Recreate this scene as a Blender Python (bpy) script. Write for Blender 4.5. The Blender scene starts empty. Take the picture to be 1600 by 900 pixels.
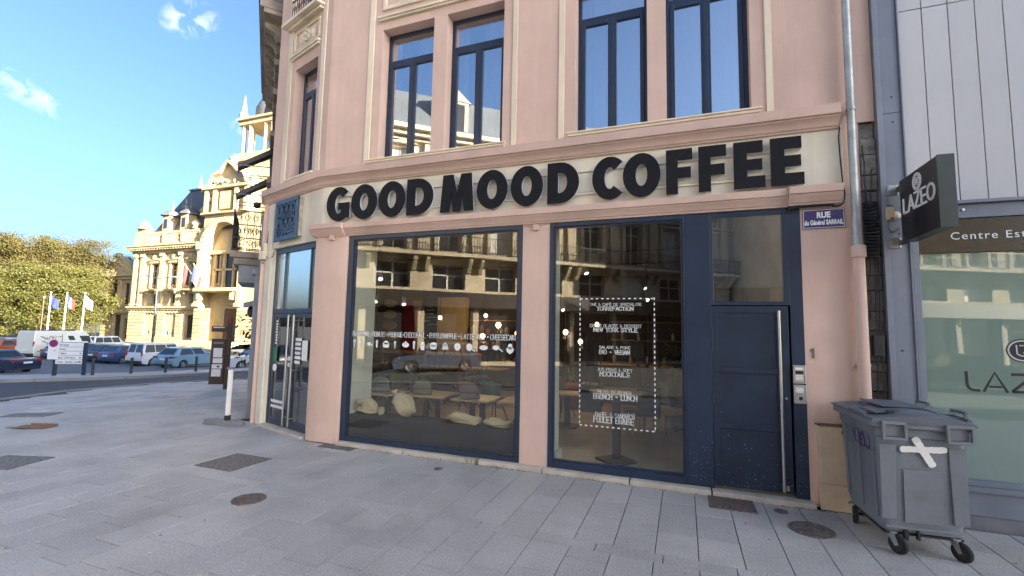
import bpy, bmesh, math, random
from mathutils import Vector, Matrix
random.seed(7)
S = bpy.context.scene
COL = S.collection
rad = math.radians
# ------------------------------------------------------------ camera
cd = bpy.data.cameras.new("camera"); cam = bpy.data.objects.new("camera", cd); COL.objects.link(cam)
YAW, PIT, ROL = 0.359286, 0.089520, 0.019484
def cam_axes():
    cy, sy, cp, sp = math.cos(YAW), math.sin(YAW), math.cos(PIT), math.sin(PIT)
    f = Vector((-sy*cp, cy*cp, sp)); r0 = Vector((cy, sy, 0)); u0 = r0.cross(f)
    c, s = math.cos(ROL), math.sin(ROL)
    return c*r0+s*u0, -s*r0+c*u0, f
_r, _u, _f = cam_axes()
cam.matrix_world = Matrix(((_r.x,_u.x,-_f.x,0),(_r.y,_u.y,-_f.y,-6.5),(_r.z,_u.z,-_f.z,2.01),(0,0,0,1)))
cd.sensor_width = 36; cd.lens = 36*715.03/1600; cd.clip_start = .05; cd.clip_end = 3000
S.camera = cam
# ------------------------------------------------------------ sky, sun, exposure
SUN_EL = 13.5; SUNV = Vector((.975, -.22, 0)).normalized()
SKY_STRENGTH = .05; SUN_STRENGTH = 5.0; EXPOSURE = 3.45
w = bpy.data.worlds.new("World"); S.world = w; w.use_nodes = True
nt = w.node_tree; N = nt.nodes; LK = nt.links
for n in list(N): N.remove(n)
wo = N.new('ShaderNodeOutputWorld'); bg = N.new('ShaderNodeBackground'); sky = N.new('ShaderNodeTexSky')
sky.sky_type = 'NISHITA'; sky.sun_disc = False; sky.sun_elevation = rad(SUN_EL)
sky.sun_rotation = math.atan2(SUNV.x, SUNV.y)
sky.air_density = .74; sky.dust_density = 5.2; sky.ozone_density = 3.2; sky.altitude = 50
bg.inputs[1].default_value = SKY_STRENGTH
tcw = N.new('ShaderNodeTexCoord')
def cloud(px, py, rx, ry, ang, seed):      # a wisp of cloud in one direction of the sky
    d = (_r*((px-800)/715.03)+_u*((450-py)/715.03)+_f).normalized()
    a = Vector((-d.y, d.x, 0)).normalized(); b = d.cross(a)*-1
    a, b = a*math.cos(ang)+b*math.sin(ang), b*math.cos(ang)-a*math.sin(ang)
    def dot(v, s):
        n = N.new('ShaderNodeVectorMath'); n.operation = 'DOT_PRODUCT'; LK.new(tcw.outputs['Generated'], n.inputs[0])
        n.inputs[1].default_value = v/s; return n.outputs['Value']
    def m(op, x, y=None):
        n = N.new('ShaderNodeMath'); n.operation = op
        for i, v in enumerate((x, y)):
            if v is None: continue
            if isinstance(v, (int, float)): n.inputs[i].default_value = v
            else: LK.new(v, n.inputs[i])
        return n.outputs[0]
    da, db, dd = dot(a, rx), dot(b, ry), dot(d, 1)
    r2 = m('ADD', m('POWER', m('ABSOLUTE', da), 2), m('POWER', m('ABSOLUTE', db), 2))
    k = m('MAXIMUM', m('SUBTRACT', 1, r2), 0); k = m('MULTIPLY', k, m('GREATER_THAN', dd, 0))
    no = N.new('ShaderNodeTexNoise'); no.inputs['Scale'].default_value = 34; no.inputs['Detail'].default_value = 7
    no.inputs['Roughness'].default_value = .62; no.inputs['Distortion'].default_value = .6
    mp = N.new('ShaderNodeMapping'); mp.inputs['Location'].default_value = (seed, seed*.7, 0)
    LK.new(tcw.outputs['Generated'], mp.inputs[0]); LK.new(mp.outputs[0], no.inputs['Vector'])
    mr = N.new('ShaderNodeMapRange'); mr.inputs[1].default_value = .46; mr.inputs[2].default_value = .74
    LK.new(no.outputs[0], mr.inputs[0])
    return m('MULTIPLY', mr.outputs[0], k), m
c1, mm_ = cloud(298, 30, .046, .030, .5, 3.1)
c2, _ = cloud(15, 128, .075, .020, -.45, 8.4)
c3, _ = cloud(378, 200, .022, .018, 0, 1.7)
cs = mm_('MULTIPLY', mm_('MINIMUM', mm_('ADD', mm_('ADD', c1, c2), mm_('MULTIPLY', c3, .6)), 1), .48)
mx = N.new('ShaderNodeMix'); mx.data_type = 'RGBA'; LK.new(cs, mx.inputs[0])
hs = N.new('ShaderNodeHueSaturation'); hs.inputs['Saturation'].default_value = 1.03
LK.new(sky.outputs[0], hs.inputs['Color']); LK.new(hs.outputs[0], mx.inputs[6]); mx.inputs[7].default_value = (5.6, 5.4, 5.2, 1)
LK.new(mx.outputs[2], bg.inputs[0]); LK.new(bg.outputs[0], wo.inputs[0])
sd = bpy.data.lights.new("sun", 'SUN'); so = bpy.data.objects.new("sun", sd); COL.objects.link(so)
sd.energy = SUN_STRENGTH; sd.angle = rad(.5); sd.color = (1, .88, .70)
sv = Vector((SUNV.x*math.cos(rad(SUN_EL)), SUNV.y*math.cos(rad(SUN_EL)), math.sin(rad(SUN_EL))))
so.rotation_euler = sv.to_track_quat('Z', 'Y').to_euler(); so.location = (60, -30, 40)
S.view_settings.view_transform = 'Standard'; S.view_settings.look = 'None'
S.view_settings.exposure = EXPOSURE; S.view_settings.gamma = 1; S.view_settings.use_curve_mapping = False
S.render.engine = 'CYCLES'; S.cycles.max_bounces = 8; S.cycles.transparent_max_bounces = 24
S.cycles.sample_clamp_indirect = 6

# ------------------------------------------------------------ materials
def mat(name, col, rough=.7, metal=0, var=.12, vs=3.0, bump=0, bs=60, col2=None, spec=.5, emit=0, rnd=0, stain=0, coat=0, world=False, blotch=0, streak=0):
    m = bpy.data.materials.new(name); m.use_nodes = True
    t = m.node_tree; n = t.nodes; l = t.links; b = n['Principled BSDF']
    b.inputs['Roughness'].default_value = rough; b.inputs['Metallic'].default_value = metal
    b.inputs['Specular IOR Level'].default_value = spec; b.inputs['Coat Weight'].default_value = coat
    c = (*col, 1)
    tc = n.new('ShaderNodeTexCoord')
    if world: tc = type('W', (), {'outputs': {'Object': n.new('ShaderNodeNewGeometry').outputs['Position']}})()
    no = n.new('ShaderNodeTexNoise'); no.inputs['Scale'].default_value = vs; no.inputs['Detail'].default_value = 6; no.inputs['Roughness'].default_value = .65
    l.new(tc.outputs['Object'], no.inputs['Vector'])
    rp = n.new('ShaderNodeMapRange'); rp.inputs[1].default_value = .3; rp.inputs[2].default_value = .7
    l.new(no.outputs[0], rp.inputs[0])
    mixn = n.new('ShaderNodeMix'); mixn.data_type = 'RGBA'; l.new(rp.outputs[0], mixn.inputs[0])
    d = col2 or tuple(x*(1-2*var) for x in col)
    mixn.inputs[6].default_value = (*d, 1); mixn.inputs[7].default_value = tuple(min(1, x*(1+(0 if col2 else var*.5))) for x in col)+(1,)
    out = mixn.outputs[2]
    if stain:
        n2 = n.new('ShaderNodeTexNoise'); n2.inputs['Scale'].default_value = stain; n2.inputs['Detail'].default_value = 8
        mp = n.new('ShaderNodeMapping'); mp.inputs['Scale'].default_value = (1, 1, .22); l.new(tc.outputs['Object'], mp.inputs[0]); l.new(mp.outputs[0], n2.inputs['Vector'])
        r2 = n.new('ShaderNodeMapRange'); r2.inputs[1].default_value = .50; r2.inputs[2].default_value = .78; r2.inputs[4].default_value = .55
        l.new(n2.outputs[0], r2.inputs[0])
        m2 = n.new('ShaderNodeMix'); m2.data_type = 'RGBA'; l.new(r2.outputs[0], m2.inputs[0]); l.new(out, m2.inputs[6])
        m2.inputs[7].default_value = (col[0]*.45, col[1]*.44, col[2]*.42, 1); out = m2.outputs[2]
    if streak:       # faint runs left by rain
        n5 = n.new('ShaderNodeTexNoise'); n5.inputs['Scale'].default_value = 1; n5.inputs['Detail'].default_value = 7; n5.inputs['Roughness'].default_value = .7; m5 = n.new('ShaderNodeMapping'); m5.inputs['Scale'].default_value = (6, 6, .35)
        l.new(tc.outputs['Object'], m5.inputs[0]); l.new(m5.outputs[0], n5.inputs['Vector']); r5 = n.new('ShaderNodeMapRange'); r5.inputs[1].default_value = .35; r5.inputs[2].default_value = .65; r5.inputs[3].default_value = 1-streak; r5.inputs[4].default_value = 1+streak*.4
        l.new(n5.outputs[0], r5.inputs[0]); h5 = n.new('ShaderNodeHueSaturation'); l.new(r5.outputs[0], h5.inputs['Value']); l.new(out, h5.inputs['Color']); out = h5.outputs[0]
    if blotch:
        n4 = n.new('ShaderNodeTexNoise'); n4.inputs['Scale'].default_value = blotch; n4.inputs['Detail'].default_value = 9; n4.inputs['Roughness'].default_value = .7
        l.new(tc.outputs['Object'], n4.inputs['Vector']); r4 = n.new('ShaderNodeMapRange'); r4.inputs[1].default_value = .35; r4.inputs[2].default_value = .65; r4.inputs[3].default_value = .80; r4.inputs[4].default_value = 1.06
        l.new(n4.outputs[0], r4.inputs[0]); h4 = n.new('ShaderNodeHueSaturation'); l.new(r4.outputs[0], h4.inputs['Value']); l.new(out, h4.inputs['Color']); out = h4.outputs[0]
    if rnd:
        oi = n.new('ShaderNodeObjectInfo'); hv = n.new('ShaderNodeHueSaturation'); mr = n.new('ShaderNodeMapRange')
        mr.inputs[3].default_value = 1-rnd; mr.inputs[4].default_value = 1+rnd; l.new(oi.outputs['Random'], mr.inputs[0])
        l.new(mr.outputs[0], hv.inputs['Value']); l.new(out, hv.inputs['Color']); out = hv.outputs[0]
    l.new(out, b.inputs['Base Color'])
    if emit:
        b.inputs['Emission Color'].default_value = c; b.inputs['Emission Strength'].default_value = emit
    if bump:
        n3 = n.new('ShaderNodeTexNoise'); n3.inputs['Scale'].default_value = bs; n3.inputs['Detail'].default_value = 5
        l.new(tc.outputs['Object'], n3.inputs['Vector'])
        bp = n.new('ShaderNodeBump'); bp.inputs['Strength'].default_value = bump; bp.inputs['Distance'].default_value = .01
        l.new(n3.outputs[0], bp.inputs['Height']); l.new(bp.outputs[0], b.inputs['Normal'])
    return m
def glass(name, tint=(.93, .95, .94), r0=.10, rough=0.0, gain=1.0, body=None):
    m = bpy.data.materials.new(name); m.use_nodes = True
    t = m.node_tree; n = t.nodes; l = t.links; n.remove(n['Principled BSDF']); o = n['Material Output']
    tr = n.new('ShaderNodeBsdfTransparent'); tr.inputs[0].default_value = (*tint, 1)
    under = tr.outputs[0]
    if body:      # frosted film: part of the light scatters
        df = n.new('ShaderNodeBsdfDiffuse'); df.inputs[0].default_value = (*body[:3], 1)
        mz = n.new('ShaderNodeMixShader'); mz.inputs[0].default_value = body[3]; l.new(under, mz.inputs[1]); l.new(df.outputs[0], mz.inputs[2]); under = mz.outputs[0]
    gl = n.new('ShaderNodeBsdfGlossy'); gl.inputs['Roughness'].default_value = rough; gl.inputs['Color'].default_value = (.97, .97, .97, 1)
    lw = n.new('ShaderNodeLayerWeight'); lw.inputs[0].default_value = .5
    p = n.new('ShaderNodeMath'); p.operation = 'POWER'; l.new(lw.outputs['Facing'], p.inputs[0]); p.inputs[1].default_value = 5
    a = n.new('ShaderNodeMath'); a.operation = 'MULTIPLY_ADD'; l.new(p.outputs[0], a.inputs[0]); a.inputs[1].default_value = 1-r0; a.inputs[2].default_value = r0
    # old glass is never quite flat
    tc = n.new('ShaderNodeTexCoord'); no = n.new('ShaderNodeTexNoise'); no.inputs['Scale'].default_value = .9; no.inputs['Detail'].default_value = 1
    l.new(tc.outputs['Object'], no.inputs['Vector']); bp = n.new('ShaderNodeBump'); bp.inputs['Strength'].default_value = .06; bp.inputs['Distance'].default_value = .02
    l.new(no.outputs[0], bp.inputs['Height']); l.new(bp.outputs[0], gl.inputs['Normal'])
    mx = n.new('ShaderNodeMixShader'); l.new(a.outputs[0], mx.inputs[0]); l.new(under, mx.inputs[1]); l.new(gl.outputs[0], mx.inputs[2])
    l.new(mx.outputs[0], o.inputs[0]); return m
M = {}
M['pink'] = mat('pink_plaster', (.645, .475, .405), .85, var=.06, vs=1.2, bump=.3, bs=140, stain=1.1, streak=.055)
M['pinkc'] = mat('pink_cornice', (.61, .445, .38), .8, var=.05, vs=2, bump=.15, bs=120, stain=.9)
M['cream'] = mat('cream_plaster', (.74, .70, .59), .8, var=.05, vs=1.3, bump=.2, bs=140, stain=1.2, streak=.055)
M['trim'] = mat('cream_trim', (.74, .66, .52), .8, var=.05, vs=2, bump=.15, bs=120, stain=1.4)
M['ledge'] = mat('stone_sill', (.52, .47, .40), .85, var=.12, vs=6, bump=.4, bs=90, stain=2)
M['navy'] = mat('navy_paint', (.017, .033, .072), .38, var=.15, vs=2, bump=.06, bs=40)
M['navyd'] = mat('navy_door_paint', (.014, .029, .062), .42, var=.2, vs=3, bump=.1, bs=60)
M['anth'] = mat('anthracite_aluminium', (.045, .065, .095), .4, metal=.3, var=.08)
M['black'] = mat('black_face', (.008, .009, .013), .7, var=.15, vs=9, bump=.2, bs=300, spec=.25)
M['greyrim'] = mat('pale_grey_rim', (.55, .57, .62), .5)
M['steel'] = mat('brushed_steel', (.55, .55, .55), .32, metal=1, var=.1)
M['zinc'] = mat('zinc_pipe', (.42, .46, .47), .55, metal=.6, var=.16, vs=7, stain=2)
M['blk'] = mat('black_metal', (.018, .018, .02), .5, var=.2)
M['cable'] = mat('black_cable', (.012, .012, .012), .6)
M['rubber'] = mat('tyre_rubber', (.018, .018, .019), .85, var=.2, bump=.2)
M['white'] = mat('white_paint', (.78, .78, .76), .5, var=.05)
M['decal'] = mat('white_vinyl', (.82, .86, .86), .6, var=.02)
M['plate'] = mat('enamel_blue', (.035, .028, .16), .22, var=.05)
M['concrete'] = mat('old_concrete', (.26, .25, .23), .9, var=.3, vs=9, bump=.9, bs=30, stain=4)
M['oldwall'] = mat('blackened_masonry', (.07, .065, .06), .95, var=.4, vs=8, bump=1, bs=24, col2=(.19, .17, .15))
M['tile'] = mat('grey_granite_paving', (.465, .458, .438), .62, var=.22, vs=55, bump=.3, bs=260, rnd=.075, stain=1.0, world=True, blotch=.55)
M['bed'] = mat('joint_sand', (.035, .034, .032), .95, var=.2, vs=40)
M['kerb'] = mat('granite_kerb', (.27, .27, .27), .75, var=.2, vs=40, bump=.3)
M['asph'] = mat('asphalt', (.055, .06, .068), .8, var=.18, vs=1.3, bump=.5, bs=160)
M['park'] = mat('worn_asphalt', (.12, .13, .145), .8, var=.15, vs=.8, bump=.4, bs=140)
M['iron'] = mat('cast_iron', (.23, .21, .19), .6, metal=.5, var=.35, vs=22, bump=.6, bs=120)
M['ironr'] = mat('rusty_cast_iron', (.20, .155, .13), .75, metal=.3, var=.35, vs=18, bump=.6, bs=120)
M['glass'] = glass('shop_glass', (.92, .94, .93), .068)
M['glassb'] = glass('upper_glass', (.84, .87, .90), .48)
M['glassc'] = glass('door_glass', (.8, .85, .85), .15)
M['glassd'] = glass('dark_glass', (.30, .33, .35), .09)
M['frost'] = glass('frosted_glass', (.56, .72, .64), .125, body=(.32, .44, .38, .58))
M['frostc'] = glass('milky_glass', (.62, .74, .76), .55, body=(.45, .55, .55, .3))
# ------------------------------------------------------------ helpers
def g(x, y):                       # the ground falls gently towards the square
    s = -.83*x+.56*(y+6.5); t = min(max(0, s-11), 35)
    return -.04*t*t/12 if t <= 6 else -.04*(t-3)
class Fr:                          # vertical plane: c along it, y into the building, z up
    def __init__(s, P, u): s.P = Vector((P[0], P[1], 0)); s.u = Vector((u[0], u[1], 0)).normalized(); s.n = Vector((-s.u.y, s.u.x, 0))
    def __call__(s, c, y, z): return s.P+s.u*c+s.n*y+Vector((0, 0, z))
    @property
    def ang(s): return math.atan2(s.u.y, s.u.x)
A1 = rad(17.5)
FAC = Fr((0, 0), (1, 0))
CH = Fr((-6.2, 0), (math.cos(A1), -math.sin(A1)))
LP = CH(-2.15, 0, 0)
A3 = rad(41.5)
SIDE = Fr((LP.x, LP.y), (math.cos(A3), -math.sin(A3)))
BASE = {}
class MB:
    def __init__(s): s.v = []; s.f = []; s.m = []
    def add(s, vs, fs, mi=0):
        o = len(s.v); s.v += [Vector(v) for v in vs]; s.f += [tuple(i+o for i in f) for f in fs]; s.m += [mi]*len(fs); return s
    def box(s, fr, c0, c1, y0, y1, z0, z1, mi=0):
        fr = fr or FAC
        p = [fr(c, y, z) for z in (z0, z1) for y in (y0, y1) for c in (c0, c1)]
        return s.add(p, [(0, 2, 3, 1), (4, 5, 7, 6), (0, 1, 5, 4), (2, 6, 7, 3), (0, 4, 6, 2), (1, 3, 7, 5)], mi)
    def quad(s, a, b, c, d, mi=0): return s.add([a, b, c, d], [(0, 1, 2, 3)], mi)
    def prism(s, pts, d, mi=0):    # closed polygon pts pushed along d
        n = len(pts); P = [Vector(p) for p in pts]; d = Vector(d)
        return s.add(P+[p+d for p in P], [tuple(range(n))[::-1], tuple(range(n, 2*n))]+[(i, (i+1) % n, n+(i+1) % n, n+i) for i in range(n)], mi)
    def tube(s, pts, r, n=8, mi=0, cap=True):
        P = [Vector(p) for p in pts]; R = r if isinstance(r, (list, tuple)) else [r]*len(P); rings = []; up = None
        for i, p in enumerate(P):
            t = ((P[min(i+1, len(P)-1)]-P[max(i-1, 0)])).normalized()
            if up is None or abs(up.dot(t)) > .95: up = Vector((0, 0, 1)) if abs(t.z) < .9 else Vector((1, 0, 0))
            a = t.cross(up).normalized(); b = a.cross(t); up = b
            rings.append([p+(a*math.cos(6.2832*k/n)+b*math.sin(6.2832*k/n))*R[i] for k in range(n)])
        vs = [v for q in rings for v in q]
        fs = [(i*n+k, i*n+(k+1) % n, (i+1)*n+(k+1) % n, (i+1)*n+k) for i in range(len(P)-1) for k in range(n)]
        if cap: fs += [tuple(range(n))[::-1], tuple(range((len(P)-1)*n, len(P)*n))]
        return s.add(vs, fs, mi)
    def lathe(s, o, prof, n=16, mi=0, ax=None, sx=1, sy=1):   # prof: (r, h); ax optional (right, fwd, axis)
        o = Vector(o); X, Y, Z = ax or (Vector((1, 0, 0)), Vector((0, 1, 0)), Vector((0, 0, 1)))
        vs = [o+X*(r*sx*math.cos(6.2832*k/n))+Y*(r*sy*math.sin(6.2832*k/n))+Z*h for r, h in prof for k in range(n)]
        m = len(prof)
        fs = [(i*n+k, i*n+(k+1) % n, (i+1)*n+(k+1) % n, (i+1)*n+k) for i in range(m-1) for k in range(n)]
        fs += [tuple(range(n))[::-1], tuple(range((m-1)*n, m*n))]
        return s.add(vs, fs, mi)
    def sweep(s, path, prof, mi=0, caps=True):   # path: plan points, prof: closed (out, z); out is to the right-hand street side
        P = [Vector((p[0], p[1])) for p in path]; k = len(prof); vs = []
        for i, p in enumerate(P):
            ns = []
            if i > 0: d = (P[i]-P[i-1]).normalized(); ns.append(Vector((d.y, -d.x)))
            if i < len(P)-1: d = (P[i+1]-P[i]).normalized(); ns.append(Vector((d.y, -d.x)))
            n = ns[0] if len(ns) == 1 else (ns[0]+ns[1])/(1+ns[0].dot(ns[1]))
            vs += [(p.x+n.x*o, p.y+n.y*o, z) for o, z in prof]
        fs = [(i*k+j, i*k+(j+1) % k, (i+1)*k+(j+1) % k, (i+1)*k+j) for i in range(len(P)-1) for j in range(k)]
        if caps: fs += [tuple(range(k)), tuple(range((len(P)-1)*k, len(P)*k))[::-1]]
        return s.add(vs, fs, mi)
    def wall(s, fr, c0, c1, z0, z1, ops, dep, mi=0, y=0):      # openings (ca, cb, za, zb) get reveals
        cs = sorted({c0, c1, *[o[0] for o in ops], *[o[1] for o in ops]}); zs = sorted({z0, z1, *[o[2] for o in ops], *[o[3] for o in ops]})
        for a, b in zip(cs, cs[1:]):
            for e, h in zip(zs, zs[1:]):
                if any(o[0] <= (a+b)/2 <= o[1] and o[2] <= (e+h)/2 <= o[3] for o in ops): continue
                s.quad(fr(a, y, e), fr(b, y, e), fr(b, y, h), fr(a, y, h), mi)
        for a, b, e, h in ops:
            s.quad(fr(a, y, e), fr(a, y, h), fr(a, dep, h), fr(a, dep, e), mi); s.quad(fr(b, y, h), fr(b, y, e), fr(b, dep, e), fr(b, dep, h), mi)
            s.quad(fr(a, y, h), fr(b, y, h), fr(b, dep, h), fr(a, dep, h), mi); s.quad(fr(b, y, e), fr(a, y, e), fr(a, dep, e), fr(b, dep, e), mi)
        return s
    def obj(s, name, mats, parent=None, smooth=0, bevel=0, kind=None):
        o0 = Vector((0, 0, 0)); p = parent
        while p is not None:
            o0 += p.location; p = p.parent
        me = bpy.data.meshes.new(name)
        me.from_pydata([v-o0 for v in s.v], [], s.f)
        for m in (mats if isinstance(mats, (list, tuple)) else [mats]): me.materials.append(M[m] if isinstance(m, str) else m)
        me.polygons.foreach_set('material_index', s.m)
        if smooth:
            me.polygons.foreach_set('use_smooth', [True]*len(me.polygons)); me.set_sharp_from_angle(angle=rad(smooth))
        me.update()
        o = bpy.data.objects.new(name, me); COL.objects.link(o)
        if parent: o.parent = parent
        if bevel:
            b = o.modifiers.new('bevel', 'BEVEL'); b.width = bevel; b.segments = 2; b.limit_method = 'ANGLE'; b.angle_limit = rad(40)
        if kind: o['kind'] = kind
        return o
    def islands(s):
        p = list(range(len(s.v)))
        def fd(i):
            while p[i] != i: p[i] = p[p[i]]; i = p[i]
            return i
        for f in s.f:
            a = fd(f[0])
            for i in f[1:]: p[fd(i)] = a
        out = {}
        for f, mi in zip(s.f, s.m): out.setdefault(fd(f[0]), []).append((f, mi))
        for L in out.values():
            m = MB(); mp = {}
            for f, mi in L:
                for i in f:
                    if i not in mp: mp[i] = len(m.v); m.v.append(s.v[i])
                m.f.append(tuple(mp[i] for i in f)); m.m.append(mi)
            yield m
    def parts(s, name, mats, parent=None, **k): return [m.obj(name, mats, parent, **k) for m in s.islands()]
def tag(o, label, cat, group=None, kind=None):
    o['label'] = label; o['category'] = cat
    if group: o['group'] = group
    if kind: o['kind'] = kind
    return o
def empty(name, loc, label, cat, group=None, rz=0):
    o = bpy.data.objects.new(name, None); o.empty_display_size = .2; COL.objects.link(o); o.location = loc; o.rotation_euler = (0, 0, rz)
    return tag(o, label, cat, group)
def copy_tree(o, parent=None):
    c = o.copy(); COL.objects.link(c); c.parent = parent
    for ch in list(o.children): copy_tree(ch, c)
    return c
def recolor(root, frm, to):
    for c in [root]+list(root.children_recursive):
        if c.type == 'MESH':
            for sl in c.material_slots:
                if sl.material == frm: sl.link = 'OBJECT'; sl.material = to
def ell(cx, cz, rx, rz, n=36, a0=0, a1=6.2832):
    return [(cx+rx*math.cos(a0+(a1-a0)*i/n), cz+rz*math.sin(a0+(a1-a0)*i/n)) for i in range(n if abs(a1-a0) > 6.28 else n+1)]
def as_mesh(name, cu):
    t = bpy.data.objects.new(name+'_outline', cu); me = bpy.data.meshes.new_from_object(t); me.name = name
    bpy.data.objects.remove(t); bpy.data.curves.remove(cu); o = bpy.data.objects.new(name, me); COL.objects.link(o); return o
def shape(name, loops, fr, y, ext, m, parent, bevel=0):   # flat outline(s) with holes, given thickness
    cu = bpy.data.curves.new(name, 'CURVE'); cu.dimensions = '2D'; cu.fill_mode = 'BOTH'; cu.extrude = ext/2; cu.bevel_depth = bevel
    for L in loops:
        sp = cu.splines.new('POLY'); sp.points.add(len(L)-1); sp.use_cyclic_u = True
        for p, q in zip(sp.points, L): p.co = (q[0], q[1], 0, 1)
    cu.materials.append(M[m] if isinstance(m, str) else m)
    o = as_mesh(name, cu); place(o, fr, 0, y, 0, parent); return o
def place(o, fr, c, y, z, parent):
    o0 = Vector((0, 0, 0)); p = parent
    while p is not None: o0 += p.location; p = p.parent
    o.location = fr(c, y, z)-o0; o.rotation_euler = (rad(90), 0, fr.ang)
    if parent: o.parent = parent
def text(name, s, fr, c, y, z, size, m, parent, ext=.002, bold=0, align='LEFT', sx=1, sp=1):
    cu = bpy.data.curves.new(name, 'FONT'); cu.body = s; cu.size = size; cu.extrude = ext; cu.offset = bold; cu.align_x = align; cu.space_character = sp
    cu.materials.append(M[m]); cu.resolution_u = 4
    o = as_mesh(name, cu); place(o, fr, c, y, z, parent); o.scale = (sx, 1, 1); return o
# slab-serif lettering for the window vinyl: strokes on a 4 x 6 grid
GL = {'A':'00-26-40 12-32','B':'00-06-36-45-44-33-03 33-42-41-30-00','C':'45-36-16-05-01-10-30-41','D':'00-06-26-44-42-20-00','E':'40-00-06-46 03-33','F':'00-06-46 03-33',
 'G':'45-36-16-05-01-10-40-43-33','H':'00-06 40-46 03-43','I':'20-26','J':'01-10-20-31-36','K':'00-06 03-46 13-40','L':'06-00-40','M':'00-06-23-46-40','N':'00-06-40-46','O':'05-16-36-45-41-30-10-01-05',
 'P':'00-06-36-45-44-33-03','R':'00-06-36-45-44-33-03 23-40','S':'45-36-16-05-04-42-41-30-10-01','T':'20-26 06-46','U':'06-01-10-30-41-46','V':'06-20-46','W':'06-10-24-30-46','X':'00-46 06-40','Y':'06-23-46 23-20','Z':'06-46-00-40',
 '-':'13-33','&':'40-05-16-25-24-02-01-10-20-42','Q':'05-16-36-45-41-30-10-01-05 22-40'}
def slab(mb, s, fr, c0, c1, z0, z1, y, th, serif=True):
    n = 0
    adv = [(.8 if ch == ' ' else .55 if ch == 'I' else 1.0) for ch in s]; tot = sum(adv); k = (c1-c0)/tot; x = c0
    def seg(a, b, t):
        d = Vector((b[0]-a[0], b[1]-a[1])); L = d.length
        if L < 1e-6: return
        d /= L; q = Vector((-d.y, d.x))*t/2; e = d*t*.45
        pts = [(a[0]-e.x+q.x, a[1]-e.y+q.y), (a[0]-e.x-q.x, a[1]-e.y-q.y), (b[0]+e.x-q.x, b[1]+e.y-q.y), (b[0]+e.x+q.x, b[1]+e.y+q.y)]
        mb.quad(*[fr(p[0], y, p[1]) for p in pts])
    for ch, ad in zip(s, adv):
        acc = ch in 'ÉÈ'; base = 'E' if acc else ch
        if base in GL:
            wq = k*ad*.80; X0 = x+k*ad*.10
            def P(t):
                u, v = int(t[0]), int(t[1])
                return (X0+(wq*u/4 if base != 'I' else wq/2), z0+th/2+(z1-z0-th)*v/6)
            for poly in GL[base].split():
                pp = [P(t) for t in poly.split('-') if t]
                if base == '-': pp = [P('13'), P('33')]
                for a, b in zip(pp, pp[1:]): seg(a, b, th)
                if serif and base not in 'COGSQ-&':
                    for e in (pp[0], pp[-1]):
                        if abs(e[1]-z0-th/2) < 1e-4 or abs(e[1]-z1+th/2) < 1e-4: seg((e[0]-wq*.16, e[1]), (e[0]+wq*.16, e[1]), th*.7)
            if acc: seg((X0+wq*.4, z1+th*.6), (X0+wq*.6, z1+th*1.4), th*.8)
        x += k*ad
GL['-'] = '13-33'
def dot_(mb, fr, c, y, z, r):
    mb.quad(fr(c-r, y, z-r), fr(c+r, y, z-r), fr(c+r, y, z+r), fr(c-r, y, z+r))
# ------------------------------------------------------------ ground, road, pavement
def gv(x, y, dz=0): return Vector((x, y, g(x, y)+dz))
gm = MB()
xs = [-900, -400, -200, -120, -90]+[-80+3*i for i in range(31)]+[16, 30, 60, 120, 300, 900]
ys = [-900, -300, -120, -60, -40, -25]+[-19+3*i for i in range(28)]+[75, 100, 150, 300, 900]
for i, x in enumerate(xs):
    for j, y in enumerate(ys): gm.v.append(gv(x, y, -.13))
ny = len(ys)
for i in range(len(xs)-1):
    for j in range(ny-1): gm.f.append((i*ny+j, (i+1)*ny+j, (i+1)*ny+j+1, i*ny+j+1)); gm.m.append(0)
road = gm.obj('road', 'asph', kind='structure')
def strip(mb, A, B, dz, n=6, k=4, mi=0):
    pa = [Vector(A[i]).lerp(Vector(A[i+1]), t/k) for i in range(len(A)-1) for t in range(k)]+[Vector(A[-1])]
    pb = [Vector(B[i]).lerp(Vector(B[i+1]), t/k) for i in range(len(B)-1) for t in range(k)]+[Vector(B[-1])]
    o = len(mb.v)
    for a, b in zip(pa, pb):
        for q in range(n+1):
            p = a.lerp(b, q/n); mb.v.append(gv(p.x, p.y, dz))
    for i in range(len(pa)-1):
        for q in range(n): mb.f.append((o+i*(n+1)+q, o+i*(n+1)+q+1, o+(i+1)*(n+1)+q+1, o+(i+1)*(n+1)+q)); mb.m.append(mi)
    return mb
KOUT = [(60,-9), (-3,-9), (-7.5,-8.8), (-11.5,-7.3), (-14.6,-4.2), (-16.6,-1.3), (-17.7,.7), (-18.9,2.8), (-19.3,5.6), (-18.2,8.4), (-15.6,11.5)]
KIN = [(60,.3), (-3,.3), (-6.2,.3), (-6.6,.5), (-7.2,.7), (-7.8,.9), (-8.25,1), (-9.3,1.8), (-10.4,2.8), (-12.2,4.4), (-12.6,12)]
pave = strip(MB(), KOUT, KIN, -.030).obj('pavement', 'bed', kind='structure')
def kerb_run(name, path, parent, off, n_max=999):
    P = [Vector(p) for p in path]; me = None; k = 0
    stone = MB().box(FAC, 0, .985, -.16, 0, -.2, 0).obj(name, 'kerb', parent, bevel=.012); first = True
    for a, b in zip(P, P[1:]):
        L = (b-a).length; u = (b-a)/L; t = 0; m = max(1, round(L)); st = L/m
        for q in range(m):
            p = a+u*(q*st); o = stone if first else stone.copy()
            if not first: COL.objects.link(o)
            first = False
            e = p+u*st; o.location = (p.x, p.y, g(p.x, p.y)+off); o.scale = (st, 1, 1)
            o.rotation_euler = (0, -math.atan2(g(e.x, e.y)-g(p.x, p.y), st), math.atan2(u.y, u.x)); o.parent = parent; k += 1
kerb_run('kerb_stone', list(reversed(KOUT[1:])), pave, .006)
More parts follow.
